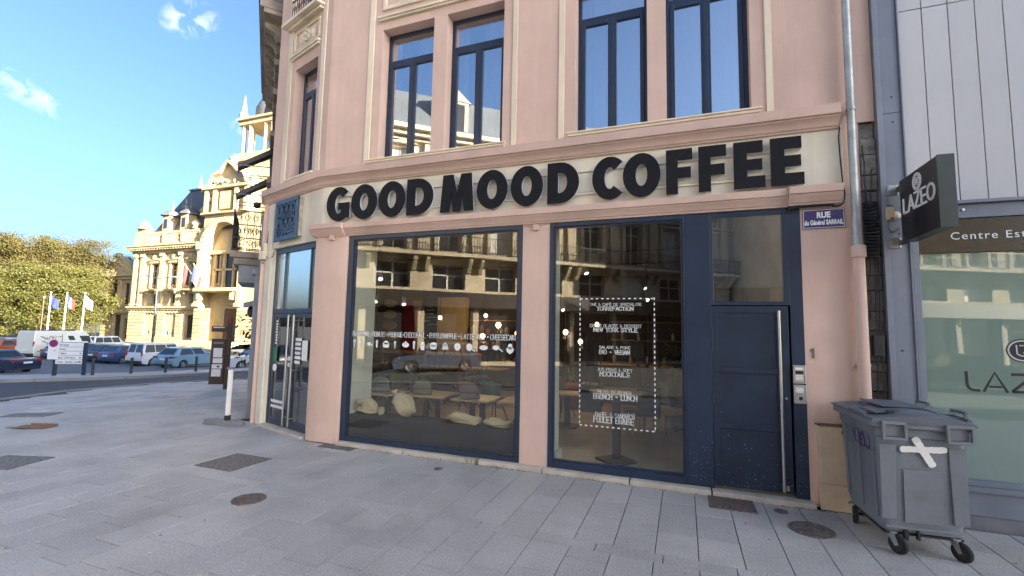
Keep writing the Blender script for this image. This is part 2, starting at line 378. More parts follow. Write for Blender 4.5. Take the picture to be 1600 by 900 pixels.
def inside(x, y, poly):
    r = False; j = len(poly)-1
    for i in range(len(poly)):
        a, b = poly[i], poly[j]
        if (a[1] > y) != (b[1] > y) and x < (b[0]-a[0])*(y-a[1])/(b[1]-a[1])+a[0]: r = not r
        j = i
    return r
TP = [(9,-8.85), (-3,-8.85), (-7.5,-8.6), (-11.4,-7.1), (-14.4,-4.1), (-16.4,-1.2), (-17.5,.8), (-18.7,2.9), (-19.1,5.6), (-18,8.3), (-15.6,11)]+[(-12.7,11), (-12.4,4.3), (-8.35,.62), (-6.3,-.05), (9,-.1)]
TPX = TP[:11]+[(-12.2, 11), (-11.9, 4.7), (-8.1, 1.1), (-6.2, .35), (9, .35)]
PW = .375; BAND = (-2.10, -1.935)
tiles = []
rt = random.Random(3)
cx = -19.4
while cx < 8.8:
    for (ya, yb) in ((-8.85, BAND[0]), (BAND[1], 12)):
        y = ya-(rt.random()*.5 if ya < -5 else 0)
        while y < yb:
            L = rt.choice((.38, .5, .5, .62, .62, .75, .88)); y1 = y+L if yb-y-L > .2 else yb
            mx_, my_ = cx+PW/2, (y+y1)/2; lim = -.09
            if -6.2 < cx+PW/2 and y < lim < y1 and mx_ > -6.1: y1c = lim
            else: y1c = y1
            pts = [(cx+.02, y+.02), (cx+PW-.02, y+.02), (cx+.02, y1c-.02), (cx+PW-.02, y1c-.02)]
            if y1c-y > .04 and all(inside(a_, b_, TPX) for a_, b_ in pts) and any(inside(a_, b_, TP) for a_, b_ in pts+[(mx_, my_)]): tiles.append((cx, y, PW, y1c-y))
            y = y1
    cx += PW
bx = -17.0
while bx < 8.5:
    if inside(bx+.3, -2.0, TP) and inside(bx, -2.0, TP): tiles.append((bx, BAND[0], .6, BAND[1]-BAND[0]))
    bx += .6
def tscore(t):
    p = Vector((t[0]+t[2]/2, t[1]+t[3]/2, 0)); d = p-Vector((0, -6.5, 2.01)); z = d.dot(_f)
    if z < .4: return 0
    X, Y = d.dot(_r)/z, d.dot(_u)/z
    if abs(X) > 1.22 or not (-.70 < Y < .3): return 0
    return t[2]*t[3]*2.0/z**3
tiles.sort(key=tscore, reverse=True)
ME = {}
def tilt(cx, cy): e = .3; return (math.atan((g(cx, cy+e)-g(cx, cy-e))/(2*e)), -math.atan((g(cx+e, cy)-g(cx-e, cy))/(2*e)), 0)
far = MB()
for i, (x, y, a, b) in enumerate(tiles):
    cxx, cyy = x+a/2, y+b/2; gp = .0040
    dz = rt.uniform(-.0015, .0015)
    if i < 300:
        key = (round(a, 3), round(b, 2))
        if key not in ME:
            o = MB().box(FAC, -a/2+gp, a/2-gp, -key[1]/2+gp, key[1]/2-gp, -.05, 0).obj('paving_stone', 'tile', None, bevel=.003); ME[key] = o
            o.parent = pave
        else:
            o = ME[key].copy(); COL.objects.link(o)
        o.location = (cxx, cyy, g(cxx, cyy)+dz); t = tilt(cxx, cyy)
        o.rotation_euler = (t[0]+rt.uniform(-.002, .002), t[1]+rt.uniform(-.002, .002), 0)
    else:
        q = [gv(x+gp, y+gp, dz), gv(x+a-gp, y+gp, dz), gv(x+a-gp, y+b-gp, dz), gv(x+gp, y+b-gp, dz)]
        lo = [p-Vector((0, 0, .05)) for p in q]
        far.add(q+lo, [(0, 1, 2, 3), (0, 4, 5, 1), (1, 5, 6, 2), (2, 6, 7, 3), (3, 7, 4, 0)], i % 5)
def variant(nm, k):
    m = M['tile'].copy(); m.name = nm
    for n in m.node_tree.nodes:
        if n.type == 'HUE_SAT':
            for l in list(n.inputs['Value'].links): m.node_tree.links.remove(l)
            n.inputs['Value'].default_value = k
    return m
far.obj('paving_stones', [variant('granite_paving_tone_%d' % i, k) for i, k in enumerate((.92, .97, 1, 1.03, 1.07))], pave, kind='stuff')
# traffic island beyond the road, with its kerb, and the parking ground
IF = [(-46,-9), (-38,-3), (-33,.6), (-27.8,4.6), (-25.4,6.9), (-24.4,8.6), (-23.6,12.6), (-23.6,21), (-25,40)]
IB = [(-52,-6), (-44,0), (-39,3.2), (-33,6.2), (-30,8.5), (-28.4,10.2), (-27.2,13.4), (-27.0,21), (-28,40)]
isl = strip(MB(), IF, IB, -.01).obj('traffic_island', 'tile', kind='structure')
kerb_run('kerb_stone', list(reversed(IF)), isl, .004)
strip(MB(), IB, [(-110,-6), (-110,6), (-110,14), (-110,24), (-110,32), (-110,40), (-90,50), (-70,60), (-40,70)], -.118, n=14).obj('parking_ground', 'park', kind='structure')
rl = MB()
for a, b in (((-31.4,-1.2), (-29,.7)), ((-37,-5.6), (-33,-2.4))):
    d = (Vector(b)-Vector(a)).normalized(); q = Vector((-d.y, d.x))*.07
    A_, B_ = Vector(a), Vector(b); rl.quad(*[gv(p.x, p.y, -.125) for p in (A_-q, B_-q, B_+q, A_+q)])
rl.obj('road_marking', 'white', kind='structure')
# iron covers let into the pavement
def cover_rect(cx, cy, sx, sy, rz, label, m='iron', pat=1, nx=14, nyy=10):
    z = g(cx, cy)+.0035; o = empty('metal_access_cover', (cx, cy, z), label, 'access cover', rz=rz)
    t = tilt(cx, cy); o.rotation_euler = (t[0], t[1], rz)
    F = Fr((0, 0), (1, 0))
    def loc(mb, nm, mm, **k):
        q = mb.obj(nm, mm, None, **k); q.parent = o; return q
    fr = MB()
    for a in ((-sx/2, sx/2, -sy/2, -sy/2+.025), (-sx/2, sx/2, sy/2-.025, sy/2), (-sx/2, -sx/2+.025, -sy/2+.026, sy/2-.026), (sx/2-.025, sx/2, -sy/2+.026, sy/2-.026)): fr.box(F, *a, -.04, .006)
    loc(fr, 'frame', m); loc(MB().box(F, -sx/2+.028, sx/2-.028, -sy/2+.028, sy/2-.028, -.04, .003), 'plate', m)
    tr = MB()
    for i in range(nx):
        for j in range(nyy):
            x = -sx/2+.05+(sx-.1)*i/(nx-1); y = -sy/2+.05+(sy-.1)*j/(nyy-1); a = .012*sx/.6*8/nx*1.6; b = .005; s = 1 if (i+j) % 2 else -1
            u = Vector((.707, .707*s, 0)); v = Vector((-.707*s, .707, 0)); p = Vector((x, y, .003)); h = Vector((0, 0, .0035))
            if pat: tr.add([p+u*a, p+v*b, p-u*a, p-v*b, p+h], [(0, 1, 4), (1, 2, 4), (2, 3, 4), (3, 0, 4)])
    if pat: loc(tr, 'tread_pattern', m, kind='stuff')
    return o
def cover_round(cx, cy, r, label, m='iron'):
    o = empty('manhole_cover', (cx, cy, g(cx, cy)+.0035), label, 'manhole cover')
    def loc(mb, nm, **k):
        q = mb.obj(nm, m, None, **k); q.parent = o
    loc(MB().lathe((0, 0, -.05), [(r, 0), (r, .056), (r*.90, .058), (r*.90, .05), (.001, .05)], 36), 'ring')
    loc(MB().lathe((0, 0, -.05), [(r*.885, 0), (r*.885, .055), (r*.5, .057), (r*.49, .054), (.001, .054)], 36), 'lid')
    b = MB()
    for i in range(40):
        a = i*2.399; q = r*.83*math.sqrt((i+1)/41); b.box(Fr((q*math.cos(a), q*math.sin(a)), (math.cos(a*3), math.sin(a*3))), -.022*r/.2, .022*r/.2, -.006, .006, .003, .0095)
    loc(b, 'studs', kind='stuff')
cover_rect(-6.16, -1.47, .70, .68, 0, 'large rectangular chequered metal cover in front of the glass corner door', nx=16, nyy=14)
cover_rect(-8.95, -2.75, .75, .60, .3, 'chequered metal cover cut by the left border of the photo', nx=16, nyy=12)
cover_rect(.50, -.33, .50, .42, 0, 'small square perforated iron cover at the foot of the navy door', 'ironr', nx=12, nyy=9)
cover_rect(-5.40, -.20, .66, .20, 0, 'narrow green-grey metal strip cover at the foot of the left pink pillar', 'iron', nx=14, nyy=4)
cover_rect(1.02, -2.06, .34, .22, .1, 'small iron cover at the bottom border beside the bin wheels', 'ironr', nx=8, nyy=5)
cover_rect(-13.2, -.7, .9, .5, .5, 'far flush metal cover in the pavement behind the cardboard', 'iron', nx=10, nyy=6)
cover_round(-4.71, -2.43, .18, 'round iron cover alone in the middle of the pavement', 'ironr')
cover_round(1.21, -.78, .21, 'round iron manhole cover between the navy door and the bin')
cover_round(1.01, -.34, .07, 'tiny round iron cap beside the square cover by the navy door')
cover_round(-3.30, -.55, .06, 'tiny round cap in the pavement below the left shop window')
cb = MB()
for (x0, x1, z0, z1, rz) in ((-.38, .36, .004, .014, .3),):
    F = Fr((-11.45, -1.38), (math.cos(.35), math.sin(.35)))
    cb.box(F, -.30, .30, -.13, .13, .006, .014); cb.box(F, -.2, .30, .11, .14, .016, .045); cb.box(F, -.36, .05, -.18, -.12, .018, .026)
M['card'] = mat('cardboard', (.20, .115, .075), .9, var=.15)
tag(cb.obj('flattened_cardboard', 'card'), 'flattened piece of brown cardboard lying on the pavement', 'cardboard')
# scattered stains, gum and chips: small things nobody would count
lt = MB(); M['gum'] = mat('dried_gum', (.045, .045, .045), .9)
for i in range(150):
    x = rt.uniform(-12, 3.5); y = rt.uniform(-5, -.3); r = rt.uniform(.004, .012); z = g(x, y)+.003
    lt.add([(x+r*(1+.4*rt.random())*math.cos(k*1.047), y+r*math.sin(k*1.047), z) for k in range(6)]+[(x, y, z+.002)], [(k, (k+1) % 6, 6) for k in range(6)])
tag(lt.obj('dried_gum_litter', 'gum', kind='stuff'), 'dark gum spots and crumbs scattered over the pavement', 'litter')
wd = MB(); M['weed'] = mat('weeds', (.07, .095, .03), .8, var=.3); M['dirt'] = mat('gutter_dirt', (.10, .095, .065), .95, var=.4, vs=20)
for i in range(420):
    x = rt.uniform(-5.4, 2.0); y = -.135+rt.gauss(0, .012); h = rt.uniform(.004, .018)*(2.5 if rt.random() < .06 else 1); a = rt.uniform(0, 3.1); dx, dy = .009*math.cos(a), .009*math.sin(a)
    wd.add([(x-dx, y-dy, .0), (x+dx, y+dy, .0), (x+rt.uniform(-.01, .01), y-rt.uniform(0, .014), h)], [(0, 1, 2)], 0 if rt.random() < .5 else 1)
for (x, n) in ((-2.9, 16), (-3.05, 7)):     # tall dry wisps against the left window
    for i in range(n):
        a = rt.uniform(-.5, .5); h = rt.uniform(.12, .30); wd.tube([(x+rt.uniform(-.03, .03), -.13, 0), (x+a*.12, -.14, h*.6), (x+a*.3, -.15+rt.uniform(-.04, 0), h)], .0012, 3)
tag(wd.obj('weeds', ['weed', 'dirt'], kind='stuff'), 'tiny weeds and dirt along the foot of the shop front', 'weeds')
# ------------------------------------------------------------ the pink corner building
B = empty('cafe_building', (-2, 0, 0), 'pink corner building with cream trim and a navy framed shop front', 'building')
TOP = 12.6
OPS = [(-5.03, -3.97, 4.93, 7.36), (-3.715, -2.665, 4.93, 7.36), (-1.485, -.44, 4.93, 7.36), (-.185, .875, 4.93, 7.36)]
O2 = [(a, b, 9.0, 11.3) for a, b, _, _ in OPS]
RV = .20
uw = MB()
uw.wall(FAC, -6.2, 2.19, 4.60, TOP, OPS+O2, RV)
CO = (-1.38, -.475, 4.95, 7.29); CO2 = (-1.38, -.475, 8.42, 11.1)
uw.wall(CH, -2.15, 0, 4.60, TOP, [CO, CO2], RV)
uw.quad(FAC(2.19, 0, 4.60), FAC(2.19, 9, 4.60), FAC(2.19, 9, TOP), FAC(2.19, 0, TOP))
uw.quad(CH(-2.15, 0, 4.6), SIDE(0, 0, TOP).lerp(SIDE(0, 0, 4.6), 1), SIDE(-.5, 0, 4.6), SIDE(-.5, 0, TOP))
uw.quad(SIDE(-.6, 0, 4.6), SIDE(0, 0, 4.6), SIDE(0, 0, TOP), SIDE(-.6, 0, TOP))
uw.obj('upper_wall', 'pink', B)
lw = MB()
lw.wall(FAC, -6.2, 2.02, 0, 3.62, [(-5.54, -2.28, 0, 3.61), (-1.85, 1.378, 0, 3.61)], .16)
lw.quad(FAC(2.02, 0, 0), FAC(2.02, .3, 0), FAC(2.02, .3, 4.6), FAC(2.02, 0, 4.6))
lw.quad(FAC(1.86, 0, 3.62), FAC(2.02, 0, 3.62), FAC(2.02, 0, 4.6), FAC(1.86, 0, 4.6))
lw.quad(FAC(-6.2, 0, 0), FAC(-6.2, 0, 3.6), CH(-.14, .0, 3.6), CH(-.14, 0, 0))
lw.obj('shop_front_wall', 'pink', B)
# rounded foot of the left pillar, standing a little proud
pp = [(-6.275, .06), (-6.262, -.035), (-6.20, -.055), (-5.62, -.055), (-5.56, -.04), (-5.545, .03)]
pl = MB(); pl.prism([Vector((x, y, .0)) for x, y in pp], (0, 0, 3.6)); pl.obj('pillar', 'pink', B, smooth=40)
bd = MB()
bd.quad(FAC(-6.2, 0, 3.62), FAC(1.86, 0, 3.62), FAC(1.86, 0, 4.6), FAC(-6.2, 0, 4.6))
bd.wall(CH, -2.10, 0, 0, 4.6, [(-1.83, -.14, 0, 3.575)], .14)
bd.quad(SIDE(-.6, 0, 0), CH(-2.10, 0, 0), CH(-2.10, 0, 4.6), SIDE(-.6, 0, 4.6))
bd.obj('cream_band', 'cream', B)
MB().box(SIDE, -.34, 0, -.09, .02, 0, 4.56).obj('end_pilaster', 'pinkc', B)
MB().box(CH, -2.10, -1.86, -.035, .01, .0, 4.5).obj('corner_pilaster', 'cream', B, bevel=.01)
rl = MB()
for z in (3.985, 4.325): rl.box(FAC, -6.02, 1.40, -.032, -.001, z, z+.028)
rl.box(FAC, -3.9, 1.2, -.012, -.002, 4.03, 4.31); rl.parts('sign_rail', 'cream', B)
PATH = [tuple(SIDE(-.62, 0, 0).xy), tuple(LP.xy), (-6.2, 0), (1.815, 0)]
prof = [(-.02, 4.552), (.035, 4.552), (.04, 4.572), (.058, 4.580), (.064, 4.60), (.085, 4.635), (.115, 4.662), (.132, 4.672), (.134, 4.690), (.165, 4.694), (.168, 4.818), (.15, 4.826), (.0, 4.866), (-.02, 4.866)]
MB().sweep(PATH, prof).obj('cornice', 'pinkc', B, smooth=35)
prof2 = [(-.02, 3.602), (.03, 3.602), (.035, 3.625), (.05, 3.632), (.06, 3.655), (.085, 3.69), (.098, 3.704), (.10, 3.722), (.122, 3.726), (.122, 3.815), (.0, 3.835), (-.02, 3.835)]
lc = MB(); lc.sweep([(-5.62, 0), (1.262, 0)], prof2)
e2 = [(o+.055 if o > 0 else o, z+(.004 if z > 3.7 else 0)) for o, z in prof2]
lc.sweep([tuple(CH(-.10, 0, 0).xy), (-6.24, 0), (-5.60, 0)], e2); lc.sweep([(1.24, 0), (1.80, 0)], e2)
lc.parts('lower_cornice', 'pinkc', B, smooth=35)
tm = MB()
for a, b in ((-5.32, -5.205), (-2.505, -2.42), (-1.742, -1.652), (1.048, 1.13)): tm.box(FAC, a, b, -.022, .004, 4.862, TOP-.5)
for a, b in ((-1.785, -1.53), (-.335, -.20)): tm.box(CH, a+(.08 if a < -1 else 0), b, -.022, .004, 4.9, TOP-.5)
tm.parts('pilaster_strip', 'trim', B, bevel=.006)
for a, b in ((-5.23, -2.60), (-1.58, .965)):
    s = MB(); s.box(FAC, a, b, -.085, .0, 4.868, 4.905); s.box(FAC, a-.015, b+.015, -.105, .198, 4.906, 4.932); s.obj('window_sill', 'trim', B, bevel=.008)
MB().box(CH, -1.50, -.40, -.06, .198, 4.905, 4.948).obj('window_sill', 'trim', B, bevel=.008)
ml = MB()
for a, b in ((-5.10, -2.60), (-1.56, .95)):
    ml.box(FAC, a, b, -.05, .004, 7.52, 7.555); ml.box(FAC, a-.02, b+.02, -.075, .004, 7.556, 7.60)
    for q in ((a+.06, b-.06, 7.72, 7.80), (a+.06, b-.06, 8.5, 8.58), (a+.06, a+.14, 7.80, 8.5), (b-.14, b-.06, 7.80, 8.5)): ml.box(FAC, q[0], q[1], -.035, .004, q[2]+.001, q[3]-.001)
ml.parts('moulding', 'trim', B, bevel=.01)
cm = MB()
cm.box(CH, -1.52, -.42, -.05, .004, 7.515, 7.56); cm.box(CH, -1.55, -.40, -.075, .004, 7.562, 7.61)
for q in ((-1.46, -.44, 7.68, 7.72), (-1.46, -.44, 8.06, 8.10), (-1.46, -1.40, 7.72, 8.06), (-.50, -.44, 7.72, 8.06), (-1.25, -.65, 7.76, 8.02)): cm.box(CH, q[0], q[1], -.03 if q[2] != 7.76 else -.012, .004, q[2]+.001, q[3]-.001)
cm.box(CH, -1.66, -.34, -.10, .004, 8.20, 8.25); cm.box(CH, -1.72, -.30, -.20, .004, 8.252, 8.32)
cm.parts('carved_panel_frame', 'trim', B, bevel=.008)
ro = MB()
AX = (CH.u, Vector((0, 0, 1)), -CH.n)
ro.lathe(CH(-.95, 0, 7.89), [(.13, 0), (.13, .03), (.10, .05), (.06, .035), (.03, .07), (.001, .08)], 14, ax=AX)
for k in range(8):
    a = k*.7854; ro.lathe(CH(-.95+.10*math.cos(a), -.02, 7.89+.10*math.sin(a)), [(.035, 0), (.03, .03), (.001, .045)], 8, ax=AX)
for s in (-1, 1):
    ro.lathe(CH(-.95+.22*s, 0, 7.87), [(.06, 0), (.045, .03), (.001, .045)], 9, ax=AX, sy=1.5)
ro.obj('carved_rosette', 'trim', B, smooth=40)
ir = MB()
for z in (8.36, 8.72): ir.box(CH, -1.42, -.46, -.14, -.12, z, z+.025)
for k in range(11): ir.tube([CH(-1.40+k*.092, -.13, 8.36), CH(-1.40+k*.092, -.13, 8.73)], .008, 5)
for k in range(5): ir.tube([CH(-1.31+k*.184+.05*math.cos(t*.7), -.13, 8.55+.05*math.sin(t*.7)) for t in range(10)], .007, 5)
ir.obj('balcony_railing', 'blk', B)
# upper windows: frame, two sashes, fanlight, glass, curtain
M['curtain'] = mat('net_curtain', (.80, .79, .77), .9, var=.06)
M['room'] = mat('dim_room', (.20, .19, .18), .9)
def french_window(fr, c0, c1, z0, z1, tz, parent, drape, y=RV):
    m = MB(); f = .055; cm_ = (c0+c1)/2
    for q in ((c0, c0+f, z0, z1), (c1-f, c1, z0, z1), (c0+f, c1-f, z1-f, z1), (c0+f, c1-f, tz-.035, tz+.045), (c0+f, c1-f, z0, z0+.05)): m.box(fr, q[0]+.001, q[1]-.001, y, y+.07, q[2]+.001, q[3]-.001)
    w_ = m.obj('window', 'navy', parent, bevel=.006)
    for a, b, d in ((c0+f, cm_-.004, 0), (cm_+.004, c1-f, 1)):
        s = MB(); q = .062
        for r in ((a, a+q, z0+.05, tz-.036), (b-q, b, z0+.05, tz-.036), (a+q, b-q, tz-.036-q, tz-.036), (a+q, b-q, z0+.05, z0+.05+.085)): s.box(fr, r[0]+.001, r[1]-.001, y-.012, y+.05, r[2]+.001, r[3]-.001)
        s.obj('sash', 'navy', w_, bevel=.006)
        MB().box(fr, a+q-.004, b-q+.004, y+.018, y+.024, z0+.12, tz-.094).obj('pane', 'glassb', w_)
    MB().box(fr, cm_-.028, cm_+.028, y-.024, y-.012, z0+.052, tz-.04).obj('meeting_stile', 'navy', w_, bevel=.004)
    MB().box(fr, c0+f, c1-f, y+.026, y+.032, tz+.046, z1-f).obj('fanlight', 'glassb', w_)
    k = MB()
    for a, b in drape:
        n = 28; pts = [(c0+(c1-c0)*(a+(b-a)*i/n), y+.20+.007*math.sin(i*1.9)+.012*math.sin(i*.77)) for i in range(n+1)]
        for (p, q) in zip(pts, pts[1:]): k.quad(fr(p[0], p[1], z0+.02), fr(q[0], q[1], z0+.02), fr(q[0], q[1], z1-.05), fr(p[0], p[1], z1-.05))
    if drape: k.obj('curtain', 'curtain', w_, smooth=60)
    r = MB()
    a, b, e, h, yb = c0-.12, c1+.12, z0-.1, z1+.1, y+1.4
    P = lambda c, yy, z: fr(c, yy, z)
    r.quad(P(a, yb, e), P(b, yb, e), P(b, yb, h), P(a, yb, h)); r.quad(P(a, y+.09, e), P(a, yb, e), P(a, yb, h), P(a, y+.09, h)); r.quad(P(b, yb, e), P(b, y+.09, e), P(b, y+.09, h), P(b, yb, h))
    r.quad(P(a, y+.09, e), P(b, y+.09, e), P(b, yb, e), P(a, yb, e)); r.quad(P(a, yb, h), P(b, yb, h), P(b, y+.09, h), P(a, y+.09, h))
    r.obj('room_behind', 'room', w_)
    return w_
DR = [[(.03, .14), (.50, .97)], [(.03, .22), (.52, .97)], [(.02, .98)], [(.02, .98)]]
for o_, d_ in zip(OPS, DR): french_window(FAC, *o_, 6.82, B, d_)
for o_ in O2: french_window(FAC, *o_, 10.7, B, [(.02, .3)])
french_window(CH, *CO, 6.80, B, [(.03, .97)]); french_window(CH, *CO2, 10.5, B, [(.03, .4)])
bk = MB()      # rest of the block behind the fronts
bk.box(FAC, -5.9, 2.18, 11.2, 11.4, 0, TOP); bk.box(FAC, 2.10, 2.18, .32, 11.2, 0, TOP)
L_ = SIDE(-.6, 0, 0); bk.prism([Vector((L_.x+.2, L_.y+.3, 3.8)), Vector((L_.x+.4, L_.y+.3, 3.8)), Vector((-6.6, 11.4, 3.8)), Vector((-6.8, 11.4, 3.8))], (0, 0, TOP-3.8))
bk.obj('rear_wall', 'pink', B)
MB().sweep([tuple(SIDE(-.6, 0, 0).xy), tuple(LP.xy), (-6.2, 0), (2.19, 0)], [(-.1, TOP-.5), (.06, TOP-.5), (.1, TOP-.3), (.34, TOP-.12), (.36, TOP+.05), (-.1, TOP+.1)]).obj('roof_cornice', 'trim', B, smooth=35)
rf = MB(); rp_ = [(L_.x+.1, L_.y+.1), (LP.x, LP.y), (-6.2, .05), (2.15, .05), (2.15, 11.3), (-6.7, 11.3)]
M['zincroof'] = mat('zinc_roof', (.14, .155, .17), .5, metal=.3, var=.15)
rf.prism([Vector((x, y, TOP+.08)) for x, y in rp_], (0, 0, .1))
cxy = Vector((-2, 5.5)); lo = [Vector((x, y, TOP+.181)) for x, y in rp_]; hi = [Vector((*Vector((x, y)).lerp(cxy, .22), TOP+2.6)) for x, y in rp_]
nn = len(lo); rf.add(lo+hi, [(i, (i+1) % nn, nn+(i+1) % nn, nn+i) for i in range(nn)]+[tuple(range(nn, 2*nn))])
rf.obj('roof', 'zincroof', B)
# threshold stone along the shop front
th = MB()
for a, b in ((-5.52, -4.2), (-4.19, -3.0), (-2.99, -1.9), (-1.89, -.7), (-.69, .3), (.31, 1.42)): th.box(FAC, a, b-.006, -.125, .15, -.05, .062+random.uniform(-.004, .004))
th.box(CH, -1.80, -.16, -.10, .13, -.05, .042)
th.parts('threshold_stone', 'ledge', B, bevel=.01)
# shop window frames and panes
def shop_window(c0, c1, z0, z1, ga, gb, gz0, gz1, label):
    m = MB(); y0, y1 = -.012, .085
    for q in ((c0, ga, z0, z1), (gb, c1, z0, z1), (ga, gb, gz1, z1), (ga, gb, z0, gz0)): m.box(FAC, q[0]+.0005, q[1]-.0005, y0, y1, q[2]+.0005, q[3]-.0005)
    i = .025                                             # inner glazing bead, set back
    for q in ((ga, ga+i, gz0, gz1), (gb-i, gb, gz0, gz1), (ga+i, gb-i, gz1-i, gz1), (ga+i, gb-i, gz0, gz0+i)): m.box(FAC, q[0]+.001, q[1]-.001, y0+.022, y1-.02, q[2]+.001, q[3]-.001)
    w_ = m.obj('shop_window', 'navy', B, bevel=.004); w_['label'] = label
    MB().box(FAC, ga+.01, gb-.01, .03, .04, gz0+.01, gz1-.01).obj('pane', 'glass', w_); return w_
WA = shop_window(-5.54, -2.282, .065, 3.60, -5.43, -2.345, .135, 3.525, 'wide navy framed shop window')
WB = shop_window(-1.85, .020, .065, 3.60, -1.79, -.002, .160, 3.535, 'navy framed shop window with menu lettering')
# navy door with fanlight and panels
pn = MB(); pn.box(FAC, .0215, .338, .0, .085, .065, 3.60); pn.box(FAC, .339, 1.377, .001, .085, 3.53, 3.60); pn.box(FAC, .339, .372, .0, .085, 2.37, 3.53); pn.box(FAC, 1.172, 1.236, .0, .085, 2.37, 3.53)
pn.box(FAC, .373, 1.171, .002, .085, 2.37, 2.42); pn.box(FAC, 1.237, 1.377, .0, .085, .065, 3.529); pn.box(FAC, .339, .3435, .01, .08, .065, 2.369)
pn.parts('door_surround', 'navy', B, bevel=.004)
MB().box(FAC, .373, 1.171, .03, .04, 2.421, 3.529).obj('fanlight', 'glassb', B); M['blindw'] = mat('white_blind', (.42, .44, .45), .8, var=.03); MB().box(FAC, .374, 1.170, .052, .058, 2.60, 3.528).obj('white_blind', 'blindw', B)
dl = MB(); a, b, y0, y1 = .346, 1.214, .008, .055
for q in ((a, .415, .095, 2.36), (1.08, b, .095, 2.36)): dl.box(FAC, q[0], q[1], y0, y1, q[2], q[3])
for z0, z1 in ((.095, .187), (.81, .886), (1.51, 1.576), (2.272, 2.36)): dl.box(FAC, .4155, 1.0795, y0+.001, y1, z0, z1)
DO = dl.obj('door', 'navyd', B, bevel=.004); DO['label'] = 'navy panelled street door with a long steel handle'
for z0, z1 in ((.188, .809), (.887, 1.509), (1.577, 2.271)): MB().box(FAC, .416, 1.079, .022, .05, z0, z1).obj('panel', 'navyd', DO)
h = MB(); h.tube([FAC(1.10, -.065, .14), FAC(1.10, -.065, 2.30)], .019, 12)
for z in (.2, 2.24): h.tube([FAC(1.10, -.06, z), FAC(1.10, .01, z)], .011, 8)
h.obj('pull_handle', 'steel', DO, smooth=40)
for z in (1.95, 1.78, .42, 1.1):
    MB().lathe(FAC(.342, -.002, z), [(.011, 0), (.011, .13)], 8).obj('hinge', 'navyd', DO)
lk = MB(); lk.lathe(FAC(1.165, .008, 1.23), [(.014, 0), (.014, .006), (.001, .006)], 10, ax=(FAC.u, Vector((0, 0, 1)), -FAC.n)); lk.box(FAC, 1.135, 1.165, -.012, .008, .14, .20); lk.obj('lock', 'steel', DO)
# chipped paint specks on the lower door
ck = MB()
for i in range(150):
    x = random.uniform(.05, 1.36); z = .1+abs(random.gauss(0, .36)); r = random.uniform(.0015, .005)
    if .09 < z < 1.3: ck.add([FAC(x+r*random.uniform(.6, 1.6)*math.cos(k*1.57), -.0015 if (x < .338 or x > 1.24) else .0065, z+r*math.sin(k*1.57)) for k in range(4)], [(0, 1, 2, 3)])
ck.obj('paint_chips', 'greyrim', DO, kind='stuff')
# corner door: two leaves under a three-light fanlight
CD = MB(); y0, y1 = .06, .14
for q in ((-1.83, -1.775, .045, 3.57), (-.195, -.142, .045, 3.57), (-1.775, -.195, 3.46, 3.57), (-1.775, -.195, 2.235, 2.325), (-1.425, -1.385, 2.325, 3.46), (-.43, -.39, 2.325, 3.46)): CD.box(CH, q[0]+.0005, q[1]-.0005, y0, y1, q[2]+.0005, q[3]-.0005)
CDo = CD.obj('corner_door', 'anth', B, bevel=.005); CDo['label'] = 'grey aluminium double glass door under a tall fanlight'
for a, b in ((-1.775, -1.425), (-1.385, -.43), (-.39, -.195)): MB().box(CH, a+.0006, b-.0006, .095, .105, 2.326, 3.459).obj('fanlight', 'frostc', CDo)
for a, b, hs_ in ((-1.772, -.985, 1), (-.975, -.197, -1)):
    s = MB()
    for q in ((a, a+.085, .05, 2.233), (b-.085, b, .05, 2.233), (a+.085, b-.085, 2.15, 2.233), (a+.085, b-.085, .05, .19)): s.box(CH, q[0]+.0005, q[1]-.0005, .075, .125, q[2]+.0005, q[3]-.0005)
    d = s.obj('door_leaf', 'anth', CDo, bevel=.004)
    MB().box(CH, a+.0855, b-.0855, .095, .105, .1905, 2.149).obj('pane', 'glassc', CDo)
    hx = b-.03 if hs_ > 0 else a+.17
    h = MB(); h.tube([CH(hx, .0, .10), CH(hx, .0, 2.2)], .018, 10)
    for z in (.25, 1.15, 2.1): h.tube([CH(hx, .0, z), CH(hx, .08, z)], .01, 8)
    h.obj('pull_handle', 'steel', CDo, smooth=40)
dv = MB()
for z, n in ((.50, 9), (.40, 9)):
    for k in range(n): dv.lathe(CH(-1.64+k*.062, .068, z), [(.026, -.002), (.026, .002), (.001, .002)], 8, ax=(CH.u, Vector((0, 0, 1)), -CH.n), sy=1.3)
for k in range(6): dv.box(CH, -.82, -.62+.02*(k % 2), .066, .07, 1.28+k*.085, 1.335+k*.085)
for z in (1.36, 1.24): dv.lathe(CH(-.995, .05, z), [(.045, -.003), (.045, .003), (.001, .003)], 14, ax=(CH.u, Vector((0, 0, 1)), -CH.n))
for k in range(9): dv.box(CH, -1.635, -1.575, .066, .07, 1.62+k*.055, 1.655+k*.055)
dv.lathe(CH(-1.60, .068, 1.15), [(.075, -.003), (.075, .003), (.001, .003)], 18, ax=(CH.u, Vector((0, 0, 1)), -CH.n))
dv.box(CH, -.56, -.36, .066, .07, 1.35, 1.72)
dv.parts('door_sticker', 'decal', CDo)
M['green'] = mat('green_sticker', (.03, .22, .10), .5); MB().box(CH, -1.665, -1.545, .066, .07, 1.27, 1.56).obj('green_sticker', 'green', CDo)
